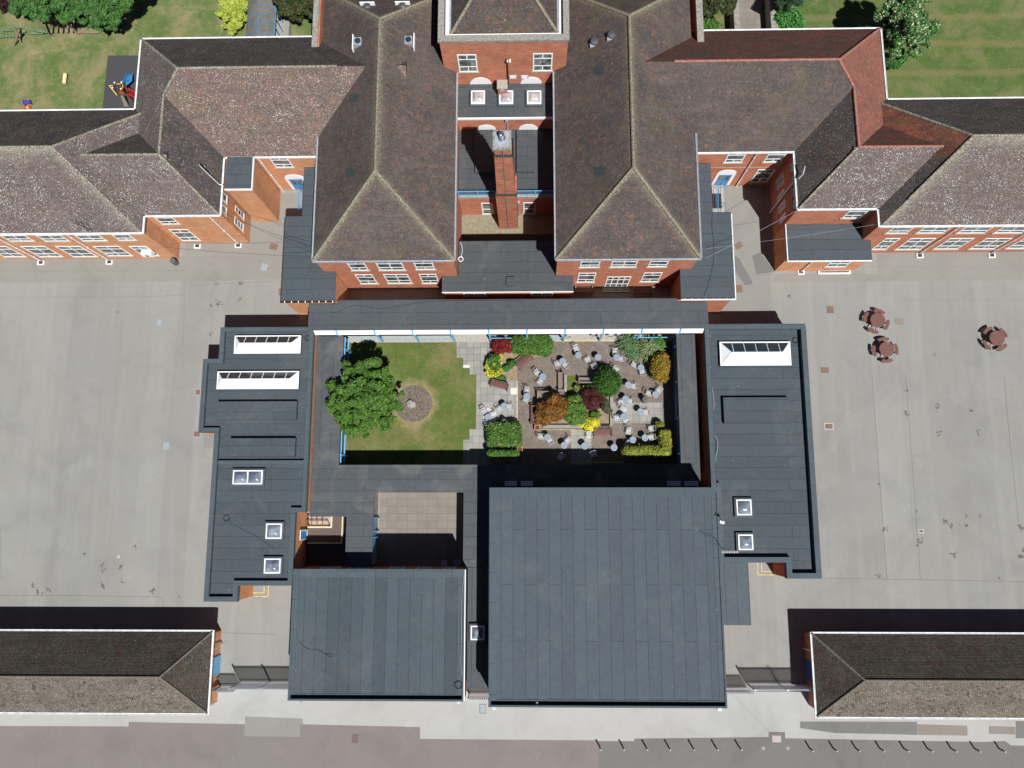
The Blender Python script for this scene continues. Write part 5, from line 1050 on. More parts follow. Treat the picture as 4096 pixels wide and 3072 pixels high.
for fg, x, y, a, lab in ((3, 250, 575, -60, 'slatted aluminium chair standing alone between the two top cafe tables'), (3, 382, 700, -70, 'slatted aluminium chair alone in the shadow above the round bush'),
        (3, 800, 770, -130, 'bright slatted chair half hidden by the round green bush'), (5, 955, 375, -125, 'slatted chair standing alone above the grey slab square'),
        (5, 275, 890, 178, 'bright slatted chair alone between the yellow shrub and the mahogany bench'), (5, 1050, 815, 172, 'slatted chair alone above the tables by the golden hedge'),
        (5, 1490, 755, 95, 'slatted chair beside the small golden ball shrub'), (4, 1670, 1310, 140, 'slatted chair in the deep shadow, left of two'), (5, 368, 1243, -70, 'slatted chair in the deep shadow, right of two'),
        (3, 375, 85, 10, 'slatted chair under the white fascia right of the fourth blue post'), (3, 700, 88, -5, 'white slatted chair under the walkway fascia'), (3, 870, 85, 20, 'slatted chair under the walkway right of the white chair'), (2, 1840, 105, 5, 'slatted chair under the walkway above the topmost cafe table')):
    X, Y = F(fg, x, y, .48); put(CP, CUSED, X, Y, R(a), lab, 'slatted cafe chairs in the courtyard')
# small court table and chair in shadow
X, Y = P(3, 2, 1672, 1510, .77); tt = put(TP, TUSED, X, Y, 0, 'round metal table in the corner of the small paved court', 'round cafe tables in the courtyard'); tt.scale = (1.05, 1.05, 1.0)
X, Y = P(3, 2, 1562, 1515, .48); put(CP, CUSED, X, Y, 0, 'slatted chair in the shaded small paved court', 'slatted cafe chairs in the courtyard')
# mahogany benches
def bench_proto(mat, L=1.5):
    t = thing('park_bench', 'x', 'bench'); m = MB()
    for i in range(5): y = -.22+i*.095; m.box(-L/2, L/2, y, y+.075, .42, .45)
    m.build('seat', mat, t); b_ = MB(); b_.box(-L/2, L/2, -.30, -.25, .82, .90); b_.box(-L/2, L/2, -.27, -.23, .50, .56)
    n = int(L/.10)
    for i in range(n): x = -L/2+.05+(L-.1)*i/(n-1); b_.box(x-.02, x+.02, -.28, -.25, .55, .83)
    b_.build('backrest', mat, t)
    for s_ in (-1, 1):
        a = MB(); x = s_*(L/2-.03); a.box(x-.035, x+.035, -.26, .26, .62, .66); a.build('armrest', mat, t)
        for y0_ in (-.27, .22): l = MB(); l.box(x-.035, x+.035, y0_, y0_+.06, 0, .62 if y0_ > 0 else .9); l.build('leg', mat, t)
    return t
BP = bench_proto('recycled_brown', 1.55); bu = [False]
for fg, x, y, a, lab in ((2, 975, 620, 40+180, 'brown slatted bench set at an angle beside the clipped green hedge mound'), (2, 480, 1085, -15+180, 'brown slatted bench on the grey slabs by the yellow shrub'), (5, 545, 830, 180, 'brown slatted bench below the central flower bed'), (4, 1145, 480, 90, 'brown slatted bench half in shadow left of the copper shrub')):
    X, Y = F(fg, x, y, .45); o_ = put(BP, bu, X, Y, R(a+0), lab, 'brown slatted benches')
WP = bench_proto('weathered_teak', 1.55); bu2 = [False]
for fg, x, y, a, lab in ((3, 245, 980, 0, 'weathered grey teak bench left of the round green bush'), (2, 1680, 1010, 90, 'upright arm of the weathered teak corner seat'), (2, 1390, 1275, 180, 'shaded horizontal arm of the weathered teak corner seat')):
    X, Y = F(fg, x, y, .45); put(WP, bu2, X, Y, R(a), lab, 'weathered teak benches')
m = MB(); X, Y = F(2, 1680, 1205, .45)
for i in range(5): m.obox((X-.2+i*.1, Y-.02*i), R(70+5*i), .42, .06, .42, .45)
tag(m.build('corner_seat', 'weathered_teak'), 'weathered teak corner piece joining the two arms of the corner seat', 'bench')
# planters, bins, stone
def planter_proto():
    t = thing('planter', 'x', 'planter'); m = MB(); m.ring(rect(-.23, .23, -.23, .23), rect(-.18, .18, -.18, .18), 0, .45); m.build('pot', 'terracotta', t); m = MB(); m.box(-.18, .18, -.18, .18, .02, .36); m.build('soil', 'soil', t); return t
PP = planter_proto(); pu = [False]
for fg, x, y, lab in ((4, 1213, 730, 'square terracotta planter at the corner of the central flower bed'), (4, 875, 1155, 'square terracotta planter at the foot of the clipped hedge')):
    X, Y = F(fg, x, y, .45); put(PP, pu, X, Y, 0, lab, 'terracotta planters')
def bin_proto(r, h):
    t = thing('litter_bin', 'x', 'bin'); m = MB(); m.lathe([(r*.9, 0), (r, .05), (r, h-.1), (r*.98, h-.02), (r*.8, h), (r*.3, h+.01), (r*.25, h-.06)], n=24); m.build('body', 'cover_grey_dark', t); m = MB(); m.lathe([(r*1.03, h-.12), (r*1.03, h-.08)], n=24); m.build('band', 'black_metal', t); return t
lb = bin_proto(.24, .85); bb = [False]
for pos, lab in ((F(3, 1370, 1352, .85), 'round grey litter bin near the right-hand cafe tables'), (F(4, 572, 612, .85), 'dark round litter bin above the clipped hedge'), (P(2, 1, 1387, 688, .85), 'round black bin against the end of the left classroom wing wall')):
    put(lb, bb, pos[0], pos[1], 0, lab, 'round litter bins')
def dark_urn():
    m = MB(); m.lathe([(.12, 0), (.2, .2), (.21, .4), (.18, .42), (.15, .3)], n=20); return m
u = dark_urn().build('plant_pot', 'black_metal'); X, Y = F(4, 460, 620, .4); u.location = (X, Y, .02); tag(u, 'black round plant pot beside the dark litter bin', 'plant pot')
m = MB(); X, Y = C0(1020, 870, .2)
prof = [(-.42, -.28, .0), (.0, -.42, .0), (.42, -.30, .0), (.38, .12, .0), (-.1, .36, .0), (-.46, .16, 0)]
n = len(prof); m.v = [(X+a, Y+b_, .03) for a, b_, _ in prof]+[(X+a*.85+.02, Y+b_*.8, .25+.08*math.sin(i*2)) for i, (a, b_, _) in enumerate(prof)]+[(X+.05, Y-.02, .38)]
for i in range(n): j = (i+1) % n; m.f.append((i, j, n+j, n+i)); m.mi.append(0); m.f.append((n+i, n+j, 2*n)); m.mi.append(0)
tag(m.build('boulder', 'stone_grey', None), 'rough pale boulder lying on the circular paved area of the courtyard lawn', 'boulder')
# round picnic tables
def picnic_proto():
    t = thing('picnic_table', 'x', 'picnic table'); m = MB(); r = .64; n = 9
    for i in range(n):
        y0_ = -r+i*2*r/n+.006; y1_ = -r+(i+1)*2*r/n-.006; k = 5; pts = []
        f = lambda y: math.sqrt(max(r*r-y*y, .004))
        ys = [y0_+(y1_-y0_)*j/k for j in range(k+1)]; pts = [(f(y), y) for y in ys]+[(-f(y), y) for y in reversed(ys)]; m.prism(pts, .72, .76)
    m.build('tabletop', 'recycled_brown', t)
    for k in range(4):
        a0 = k*math.pi/2; s_ = MB()
        for (r0, r1) in ((.86, .985), (1.0, 1.125)):
            q_ = []; A = [a0-.48+j*.96/6 for j in range(7)]; c0 = .0
            sc = .55 if r0 < .9 else .55
            inn = [(r0*math.cos(a0+(a-a0)*1.0)*1.0, r0*math.sin(a0+(a-a0))) for a in A]; out = [(r1*math.cos(a), r1*math.sin(a)) for a in reversed(A)]; s_.prism(ccw(inn+out), .43, .47)
        s_.build('seat', 'recycled_brown', t); l = MB()
        for w in (-.25, .25): ca, sa = math.cos(a0+w), math.sin(a0+w); l.obox((.72*ca, .72*sa), a0+w, .85, .06, .36, .43); l.obox((1.0*ca, 1.0*sa), a0+w, .07, .07, 0, .36)
        l.build('support', 'recycled_brown', t)
    l = MB()
    for k in range(4): a = k*math.pi/2+math.pi/4; l.obox((.35*math.cos(a), .35*math.sin(a)), a, .08, .08, 0, .72)
    l.build('leg', 'recycled_brown', t); return t
PT = picnic_proto(); pu2 = [False]
for q_, a, lab in (((1036, 1168), 68, 'round brown picnic table, upper one of the pair in the right yard'), ((1108, 1402), 5, 'round brown picnic table, lower one of the pair in the right yard'), ((1995, 1312), 35, 'round brown picnic table standing alone at the right edge')):
    X, Y = P(2, 4, q_[0], q_[1], .76); o_ = put(PT, pu2, X, Y, R(a), lab, 'round picnic tables in the right yard')
# bollards
def bollard_proto():
    t = thing('bollard', 'x', 'bollard'); m = MB(); m.lathe([(.06, 0), (.06, .72), (.055, .74)], n=14); m.build('post', 'black_metal', t); m = MB(); m.lathe([(.065, .74), (.07, .80), (.062, .88), (.03, .91)], n=14); m.build('cap', 'galv_mint', t, True); return t
BO = bollard_proto(); bo = [False]; num = ['first', 'second', 'third', 'fourth', 'fifth', 'sixth', 'seventh', 'eighth', 'ninth']
for i, x in enumerate((810, 998, 1186, 1370, 1564, 1753, 1945)):
    X, Y = P(4, 3, x, 1503, .88); put(BO, bo, X, Y, 0, 'black bollard, %s from the left in the left row of seven' % num[i], 'bollards along the road')
for i, x in enumerate((517, 709, 893, 1089, 1285, 1478, 1671, 1862, 2063)):
    X, Y = P(4, 4, x, 1513+i*.6, .88); put(BO, bo, X, Y, 0, 'black bollard, %s from the left in the right row of nine' % num[i], 'bollards along the road')
# drain and manhole covers
def cover(q0, q1, mat, lab, ang=0, frame=None):
    p0 = P(*q0); p1 = P(*q1); cx_, cy_ = (p0[0]+p1[0])/2, (p0[1]+p1[1])/2; w, h = abs(p1[0]-p0[0]), abs(p1[1]-p0[1])
    t = thing('manhole_cover', lab, 'drain cover', (cx_, cy_, 0)); m = MB(); m.obox((cx_, cy_), R(ang), w, h, .0, .018); m.build('frame', frame or mat, t)
    m = MB(); m.obox((cx_, cy_), R(ang), w-.09, h-.09, .018, .022); m.build('lid', mat, t)
for args in (((2, 1, 1260, 1215), (2, 1, 1302, 1160), 'cover_grey', 'pale grey metal cover in the left yard below the wing', 0), ((2, 1, 2100, 768), (2, 1, 2152, 712), 'cover_grey', 'tilted grey metal cover between left wing and stair annex', -15),
    ((3, 1, 1312, 600), (3, 1, 1366, 538), 'cover_grey', 'blue-grey metal cover left of the left flat-roofed wing', 12), ((3, 1, 1568, 162), (3, 1, 1616, 114), 'cover_brown', 'brown cover with pale rim, upper one touching the left flat-roofed wing', 0, 'concrete_light'),
    ((3, 1, 1552, 500), (3, 1, 1614, 450), 'cover_brown', 'brown cover with pale rim, lower one touching the left flat-roofed wing', 0, 'concrete_light'), ((2, 2, 158, 600), (2, 2, 222, 552), 'cover_brown', 'brown rectangular cover on the tarmac beside the left stair annex', -12),
    ((2, 2, 230, 968), (2, 2, 250, 912), 'cover_brown', 'narrow brown cover at the corner of the left stair annex', 0), ((2, 4, 628, 1112), (2, 4, 678, 1054), 'cover_brown', 'brown cover left of the pair of picnic tables', 0),
    ((2, 4, 1178, 1204), (2, 4, 1240, 1154), 'patch_tan', 'tan cover just right of the upper picnic table', -8), ((2, 4, 580, 1592), (2, 4, 640, 1548), 'cover_brown', 'brown cover lower left of the picnic tables', 0),
    ((3, 4, 608, 438), (3, 4, 676, 388), 'cover_brown', 'brown cover with white rim right of the right flat-roofed wing', 0, 'white_stone'), ((3, 4, 1364, 1272), (3, 4, 1404, 1242), 'cover_brown', 'tiny drain with white rim in the right yard', 0, 'white_stone'),
    ((3, 1, 942, 1470), (3, 1, 964, 1452), 'cover_brown', 'tiny rusty drain with white rim in the left yard', 0, 'white_stone'), ((2, 3, 1890, 590), (2, 3, 1948, 545), 'cover_brown', 'brown diamond-set cover beside the right stair annex', 35),
    ((2, 3, 1902, 945), (2, 3, 1948, 886), 'cover_brown', 'brown cover near the lower corner of the right stair annex', 3), ((4, 2, 1845, 1210), (4, 2, 1900, 1134), 'cover_grey', 'grey metal cover in a dark surround below the gate between the halls', 0, 'patch_grey'),
    ((4, 2, 818, 1448), (4, 2, 872, 1378), 'cover_brownroad', 'reddish cover set in the purple road surface', -2), ((4, 4, 188, 1442), (4, 4, 256, 1388), 'cover_pink', 'pale pinkish cover at the notch in the grey road', 0)):
    cover(*args)
for i, (q_, lab) in enumerate((((4, 3, 2118, 1490), 'round iron ring cover, left one right of the left bollard row'), ((4, 4, 117, 1490), 'round iron ring cover left of the second bollard row'), ((4, 4, 312, 1490), 'round pale filled disc left of the second bollard row'))):
    if i == 1: continue
    X, Y = P(*q_); m = MB(); m.lathe([(.15, 0), (.15, .02), (.05, .021)], (X, Y), 20); tag(m.build('valve_cover', 'concrete', None), lab, 'drain cover')
# white-edged gullies under the downpipes
for q_, lab in (((2, 1, 332, 708), 'white-edged square gully under the leftmost downpipe'), ((2, 1, 882, 704), 'white-edged square gully under the second downpipe of the left wing'), ((2, 1, 1590, 575), 'white-edged gully against the left wing below the ground-floor window'), ((2, 1, 1918, 570), 'white-edged gully at the right end of the left wing'),
                ((2, 4, 1370, 652), 'white-edged gully under the left downpipe of the right wing'), ((2, 4, 1950, 650), 'white-edged gully under the right downpipe of the right wing'), ((2, 4, 416, 785), 'white-edged gully below the downpipe of the low annex')):
    X, Y = P(*q_); t = thing('gully', lab, 'drain', (X, Y, 0)); m = MB(); m.ring(rect(X-.29, X+.29, Y-.2, Y+.2), rect(X-.2, X+.2, Y-.13, Y+.2-.001), 0, .12); m.build('kerb', 'white_paint', t); m = MB(); m.box(X-.2, X+.2, Y-.13, Y+.195, .012, .03); m.build('grate', 'slate_black', t)
p0 = P(2, 4, 555, 800); p1 = P(2, 4, 812, 765); t = thing('light_well', 'long white-edged basement light well in front of the low annex window', 'light well', (p0[0], p0[1], 0)); m = MB(); m.ring(rect(p0[0], p1[0], p0[1], 21.17), rect(p0[0]+.14, p1[0]-.14, p0[1]+.12, 21.16), 0, .14); m.build('kerb', 'white_paint', t); m = MB(); m.box(p0[0]+.14, p1[0]-.14, p0[1]+.12, 21.15, .01, .03); m.build('grate', 'soil', t)
# steps and handrails by the side doors
for lab, x0_, x1_, xr in (('concrete entrance landing with blue handrails by the left arched door', -21.0, -18.95, (-20.55, -20.05)), ('concrete entrance landing with blue handrails by the right arched door', 15.5, 17.7, (16.9, 17.5))):
    t = thing('entrance_steps', lab, 'steps', (x0_, 27, 0)); m = MB(); m.box(x0_ if x0_ > 0 else x0_+1.0, x1_, 27.6, 29.2, 0, .3); m.box(x0_ if x0_ > 0 else x0_+1.0, x1_, 25.0, 27.55, 0, .15); m.build('landing', 'concrete_light', t)
    m = MB(); m.box((x0_ if x0_ > 0 else x0_+1.4)+.1, x1_-.3, 27.0, 28.4, .30, .33); m.build('doormat', 'slate_black', t)
    for xx in xr:
        m = MB(); m.tube([(xx, 28.9, .3), (xx, 28.9, 1.3), (xx, 25.3, 1.1), (xx, 25.3, 0.02)], .025, 6); m.tube([(xx, 28.9, .8), (xx, 25.3, .6)], .02, 6); m.tube([(xx, 27.2, .15), (xx, 27.2, 1.2)], .02, 6); m.build('handrail', 'blue_paint', t)
# things in the shaded strips before the two blocks
X, Y = P(2, 3, 675, 925, .4); o_ = put(WP, bu2, X, Y, 0, 'dark bench in the shade below the left windows of the right block', 'weathered teak benches')
X, Y = P(2, 3, 1145, 935, .4); o_ = put(BP, bu, X, Y, 0, 'brown bench in the shade right of the glazed door ramp', 'brown slatted benches')
p0 = P(2, 3, 822, 940, .12); p1 = P(2, 3, 1040, 890, .12); t = thing('door_ramp', 'concrete door step with a yellow edge below the glazed door', 'step', (p0[0], p0[1], 0)); m = MB(); m.box(p0[0], p1[0], p0[1], 19.83, 0, .12); m.build('slab', 'concrete', t); m = MB(); m.box(p0[0], p1[0], p0[1]-.02, p0[1]+.05, .121, .125); m.build('edge_stripe', 'yellow_paint', t)
# air conditioning box and aerials
X, Z = onY(*pt(2, 1, 1205, 620), 22.6); t = thing('air_conditioner', 'white wall-mounted air conditioning box on the left classroom wing', 'air conditioner', (X, 22.5, Z)); m = MB(); m.box(X-.55, X+.35, 22.2, 22.66, Z-.2, Z+.45); m.build('casing', 'white_paint', t); m = MB(); m.lathe([(.18, 22.19), (.18, 22.2)], (0, 0), 18); v = [(X-.15+a, 22.19 if c_ < 22.195 else 22.199, Z+.12+b_) for a, b_, c_ in m.v]; m.v = v; m.build('fan_grille', 'slate_black', t)
def aerial(label, base, h, boom, n, mat='black_metal', rod=.22):
    t = thing('tv_aerial', label, 'aerial', base); m = MB(); x, y, z = base; m.tube([(x, y, z), (x, y, z+h)], .022, 6); m.build('mast', mat, t)
    m = MB(); dx, dy, dz = boom; m.tube([(x, y, z+h-.1), (x+dx, y+dy, z+h-.1+dz)], .014, 5)
    for i in range(n): u_ = (i+.5)/n; px_, py_, pz_ = x+dx*u_, y+dy*u_, z+h-.1+dz*u_; L = math.hypot(dx, dy) or 1; m.tube([(px_-dy/L*rod, py_+dx/L*rod, pz_), (px_+dy/L*rod, py_-dx/L*rod, pz_)], .008, 4)
    m.build('boom', mat, t)
X, Y = P(2, 1, 748, 455, 6.95); aerial('dark twin television aerials at the gutter of the left classroom wing', (X, Y, 6.9), 1.3, (-1.0, .25, .1), 7)
X, Y = P(2, 1, 700, 455, 7.2); aerial('pale television aerial left of the dark one on the left wing', (X, Y, 6.9), 1.8, (-.6, .1, 0), 6, 'galv')
aerial('black television aerial on a long mast at the right edge of the biggest hall', (14.55, P(3, 3, 1765, 1390, 6.3)[1], 5.2), 2.4, (-1.2, .55, .0), 6)
aerial('white television aerial lying out over the right wing roof from the biggest hall', (14.6, P(3, 3, 1765, 1425, 6.3)[1], 5.6), .6, (1.3, 0, 0), 10, 'white_paint', .12)
X, Y = P(3, 3, 1785, 1185, 6.0); t = thing('floodlight', 'white floodlight on an arm at the right edge of the biggest hall', 'floodlight', (X, Y, 6)); m = MB(); m.obox((X, Y), R(-20), .34, .2, 5.95, 6.1); m.build('lamp_head', 'white_paint', t); m = MB(); m.tube([(14.5, Y+.6, 6.1), (X, Y, 6.1)], .03, 6); m.obox((14.4, Y+.55), R(-20), .4, .2, 6.2, 6.3); m.build('bracket', 'black_metal', t)
X, Y = P(4, 3, 297, 1135, 6.2); t = thing('floodlight', 'small round white lamp in the gutter edge of the biggest hall', 'lamp', (X, Y, 5.9)); m = MB(); m.lathe([(.02, 5.85), (.12, 5.9), (.13, 6.02), (.06, 6.1)], (X, Y), 14); m.build('lamp', 'white_paint', t, True)
X, Y = P(1, 1, 1735, 1440, 7.3); t = thing('flue', 'short bent white flue pipe on the left classroom roof above the tower', 'flue', (X, Y, 7)); m = MB(); m.tube([(X-.7, Y+.45, 9.0), (X-.68, Y+.42, 8.8), (X+.3, Y-.45, 7.3), (X+.6, Y-.5, 7.2)], .06, 8); m.build('pipe', 'galv', t)
X, Y = P(1, 4, 425, 1390, 7.5); t = thing('flue', 'short bent white flue pipe on the right classroom roof edge', 'flue', (X, Y, 7)); m = MB(); m.tube([(X-.2, Y-.4, 7.3), (X+.05, Y-.15, 7.6), (X+.1, Y+.35, 8.0)], .06, 8); m.build('pipe', 'galv', t)
# cables
def cable(pts, r, mat, label, name='cable', kind='cable'):
    m = MB(); m.tube(pts, r, 5); return tag(m.build(name, mat), label, kind)
def onroof(rt, pts, z): return [(*P(rt[0], rt[1], a, b_, z), z) for a, b_ in pts]
def smooth(pts, n=5):
    out = []
    for i in range(len(pts)-1):
        p0, p1, p2, p3 = (Vector(pts[max(i-1, 0)]), Vector(pts[i]), Vector(pts[i+1]), Vector(pts[min(i+2, len(pts)-1)]))
        for k in range(n): t_ = k/n; out.append(.5*((2*p1)+(-p0+p2)*t_+(2*p0-5*p1+4*p2-p3)*t_*t_+(-p0+3*p1-3*p2+p3)*t_**3))
    return out+[Vector(pts[-1])]
def coil(c, r, z, turns, rng): return [(c[0]+(r*(.6+.4*rng.random()))*math.cos(a), c[1]+(r*(.6+.4*rng.random()))*math.sin(a), z+.01*rng.random()) for a in np.linspace(0, 2*math.pi*turns, int(turns*9))]
rg_ = random.Random(3)
cable(smooth(onroof((2, 2), [(700, 1010), (650, 1075), (655, 1105), (710, 1100), (800, 1060), (880, 1050), (1060, 1075), (1250, 1045), (1420, 1020), (1650, 1012), (2000, 1010), (2212, 1018)], 4.225)), .009, 'cable_black', 'loose black cable snaking along the felt roof of the covered walkway')
cable(smooth(onroof((2, 3), [(1655, 1240), (1690, 1290), (1670, 1400), (1680, 1540), (1695, 1649)], 3.45)+onroof((3, 3), [(1700, 60), (1722, 240), (1695, 330), (1690, 440), (1750, 530), (1735, 680), (1715, 820), (1728, 900)], 3.45)), .022, 'cable_grey', 'long pale cable winding down the left edge of the right flat-roofed wing')
cable(smooth(onroof((4, 2), [(380, 560), (400, 640), (465, 690), (550, 700), (610, 735), (650, 758), (655, 730), (600, 730)], 4.62)), .010, 'cable_black', 'thin black cable curling across the left part of the smaller hall roof')
cable(smooth(onroof((4, 2), [(1720, 100), (1702, 300), (1700, 600), (1695, 800), (1705, 900)], 4.75)), .02, 'cable_grey', 'pale cable along the right edge of the smaller hall roof')
cable(coil(P(4, 2, 1675, 980, 4.65), .34, 4.64, 4, rg_), .009, 'cable_black', 'coil of black cable at the lower right corner of the smaller hall roof')
cable(coil(P(2, 4, 375, 1328, 3.35), .3, 3.3, 5, rg_), .010, 'cable_black', 'coil of black cable on the upper right corner of the right flat-roofed wing')
cable(coil(P(2, 2, 460, 1310, 3.4), .28, 3.34, 4, rg_), .009, 'cable_black', 'tangled dark wires right of the upper lantern on the left wing')
cable(coil(P(3, 1, 1820, 1150, 3.4), .3, 3.34, 4, rg_)+smooth(onroof((3, 1), [(1850, 1190), (1960, 1245), (2080, 1310), (2212, 1400)], 3.33)), .008, 'cable_black', 'coil of black wire trailing right across the left flat-roofed wing')
cable(coil(P(2, 2, 1695, 675, 3.6), .26, 3.55, 3, rg_)+smooth([(*P(2, 2, 1700, 650, 3.55), 3.55), (*P(2, 2, 1708, 600, 3.55), 3.55), (*P(2, 2, 1695, 540, 3.55), 3.55)]), .018, 'white_paint', 'coil of white cable on the plant room roof beside the left block')
cable(smooth(onroof((2, 3), [(1708, 310), (1705, 420), (1722, 560), (1715, 700), (1690, 830), (1640, 975)], 5.03)), .012, 'cable_black', 'dark cable running down the right stair annex roof')
def wire(a, b_, sag, lab, mat='cable_black', r=.012):
    a = Vector(a); b_ = Vector(b_); cable([a.lerp(b_, t_)-Vector((0, 0, sag*4*t_*(1-t_))) for t_ in np.linspace(0, 1, 16)], r, mat, lab, 'overhead_wire', 'overhead wire')
e0 = (-25.25, 24.6, 6.4)
wire((-25.2, 24.5, 6.6), (*P(2, 2, 505, 620, 7.4), 7.4), .5, 'upper overhead wire from the left classroom wing to the left block')
wire((-25.2, 24.6, 5.9), (*P(2, 2, 502, 582, 7.2), 7.2), .4, 'middle overhead wire from the left classroom wing to the left block')
wire((*P(2, 1, 1270, 575, 2.5), 2.5), (*P(2, 2, 505, 655, 7.0), 7.0), .4, 'lowest overhead wire crossing the tarmac to the left block')
wire((*P(2, 3, 1655, 668, 6.9), 6.9), (21.8, 24.2, 6.6), .3, 'thick pale overhead wire from the right block to the right classroom wing', 'galv', .013)
wire((*P(2, 3, 1620, 598, 7.2), 7.2), (*P(2, 4, 1015, 398, 6.5), 6.5), .25, 'thin pale overhead wire passing over the low annex roof', 'galv', .009)

# ============================================================ PLANTS
def leaves(name, parent, mats, blobs, n, size, seed, up=.35, droop=0, elong=1.5, weights=None, shell=.55):
    """blobs: (x,y,z,rx,ry,rz) ellipsoids filled with small leaf faces, denser towards their skins"""
    g = np.random.default_rng(seed); B = np.array(blobs, dtype=float); vol = (B[:, 3]*B[:, 4]*B[:, 5])**(2/3); idx = g.choice(len(B), n, p=vol/vol.sum()); b = B[idx]
    d = g.normal(size=(n, 3)); d /= np.linalg.norm(d, axis=1)[:, None]; r = shell+(1-shell)*g.random(n)**.7; r *= 1+g.normal(0, .11, n); out_ = g.random(n) < .05; r = np.where(out_, r*g.uniform(1.0, 1.28, n), r)
    c = b[:, :3]+d*r[:, None]*b[:, 3:6]; c[:, 2] = np.maximum(c[:, 2], .06)
    nor = d*.7+g.normal(0, .55, (n, 3)); nor[:, 2] += up; nor /= np.linalg.norm(nor, axis=1)[:, None]
    t = np.cross(nor, g.normal(size=(n, 3))); t /= np.linalg.norm(t, axis=1)[:, None]; u = np.cross(nor, t)
    s = size*(.6+.8*g.random(n)); t *= (s*elong/2)[:, None]; u *= (s/2)[:, None]
    V = np.stack([c-t, c-u*.9+t*.1, c+t, c+u*.9+t*.1], 1).reshape(-1, 3)
    o0 = ORG.get(parent.name, (0, 0, 0)) if parent else (0, 0, 0); V = V-np.array(o0)
    me = bpy.data.meshes.new(name); me.vertices.add(4*n); me.vertices.foreach_set('co', V.astype(np.float32).ravel())
    me.loops.add(4*n); me.loops.foreach_set('vertex_index', np.arange(4*n, dtype=np.int32)); me.polygons.add(n)
    me.polygons.foreach_set('loop_start', np.arange(0, 4*n, 4, dtype=np.int32)); me.polygons.foreach_set('loop_total', np.full(n, 4, dtype=np.int32))
    for mt in mats: me.materials.append(MATS[mt])
    w = np.array(weights or [1]*len(mats), float); me.polygons.foreach_set('material_index', g.choice(len(mats), n, p=w/w.sum()).astype(np.int32))
    me.update(); me.validate(); o = bpy.data.objects.new(name, me); COL.objects.link(o)
    if parent: o.parent = parent; ORG[o.name] = o0
    return o
def clumps(cx, cy, cz, rx, ry, rz, n, rc, seed, flat=.7, spread=.85):
    g = random.Random(seed); out = []
    for i in range(n):
        a = g.uniform(0, 2*math.pi); e = math.asin(g.uniform(-.55, 1)); k = spread*g.uniform(.55, 1.0)
        r_ = rc*g.uniform(.65, 1.25); out.append((cx+rx*k*math.cos(a)*math.cos(e), cy+ry*k*math.sin(a)*math.cos(e), cz+rz*k*math.sin(e), r_, r_, r_*flat))
    return out
def trunk(root, x, y, h, r, limbs, spread, seed):
    g = random.Random(seed); m = MB(); m.tube([(x, y, 0), (x+.05, y, h*.5), (x, y+.05, h)], r, 8, r*.6)
    for i in range(limbs):
        a = 2*math.pi*i/limbs+g.random(); L = spread*g.uniform(.5, .9); z0_ = h*g.uniform(.55, 1); m.tube([(x, y, z0_), (x+L*.5*math.cos(a), y+L*.5*math.sin(a), z0_+L*.35), (x+L*math.cos(a), y+L*math.sin(a), z0_+L*.6)], r*.45, 6, r*.12)
    m.build('trunk', 'bark', root)
def tree(label, blobs, n, size, mats, seed, base, th=2.0, tr=.18, limbs=7, spread=1.2, w=None, name='tree', cat='tree', **k):
    root = thing(name, label, cat, (base[0], base[1], 0)); trunk(root, base[0], base[1], th, tr, limbs, spread, seed); leaves('crown', root, mats, blobs, n, size, seed, weights=w, **k); return root
def shrub(label, blobs, n, size, mats, seed, name='shrub', cat='shrub', w=None, **k):
    x = sum(b_[0] for b_ in blobs)/len(blobs); y = sum(b_[1] for b_ in blobs)/len(blobs)
    root = thing(name, label, cat, (x, y, 0)); m = MB(); rg = random.Random(seed)
    for i in range(6): a = rg.uniform(0, 6.28); m.tube([(x, y, 0), (x+.25*math.cos(a), y+.25*math.sin(a), .5)], .025, 5, .01)
    m.build('stem', 'bark', root); leaves('foliage', root, mats, blobs, n, size, seed, weights=w, **k); return root
# courtyard tree: clumps placed over the outline of its crown
cb = []
g0 = random.Random(11)
for (x, y, z, r_) in ((540, 420, 4.4, .75), (470, 520, 4.6, .9), (250, 480, 3.6, .75), (300, 570, 3.9, .8), (600, 520, 4.8, .8), (160, 690, 3.4, .85), (260, 740, 4.2, .8), (420, 660, 5.0, .9), (560, 650, 5.4, 1.0), (720, 600, 4.4, .85), (760, 700, 4.2, .8), (120, 900, 3.3, .85), (230, 900, 4.2, .9), (380, 850, 5.0, .9), (540, 830, 5.6, 1.0), (680, 800, 4.9, .9),
                      (800, 860, 3.6, .75), (850, 920, 3.2, .55), (180, 1020, 3.4, .8), (300, 1020, 4.2, .85), (440, 1010, 4.7, .9), (600, 980, 4.8, .9), (720, 1010, 3.9, .7), (200, 1110, 2.8, .6), (330, 1140, 3.5, .75), (460, 1140, 3.8, .8), (590, 1110, 3.7, .75), (300, 1230, 2.6, .5), (480, 1230, 2.7, .45), (710, 1070, 2.8, .4), (890, 735, 2.6, .3), (600, 770, 5.2, .9), (480, 740, 5.2, .9)):
    X, Y = C0(x, y, z)
    for j in range(5): cb.append((X+g0.gauss(0, r_*.38), Y+g0.gauss(0, r_*.38), z+g0.gauss(-.1, .22), r_*g0.uniform(.32, .6), r_*g0.uniform(.32, .6), r_*g0.uniform(.22, .4)))
X, Y = C0(450, 880, 0)
tree('bright green broadleaf tree spreading over the left end of the courtyard lawn', cb, 42000, .13, ['leaf_bright', 'leaf_hedge', 'leaf_mid'], 5, (X, Y), 2.6, .16, 9, 1.8, [3, 2, 1])
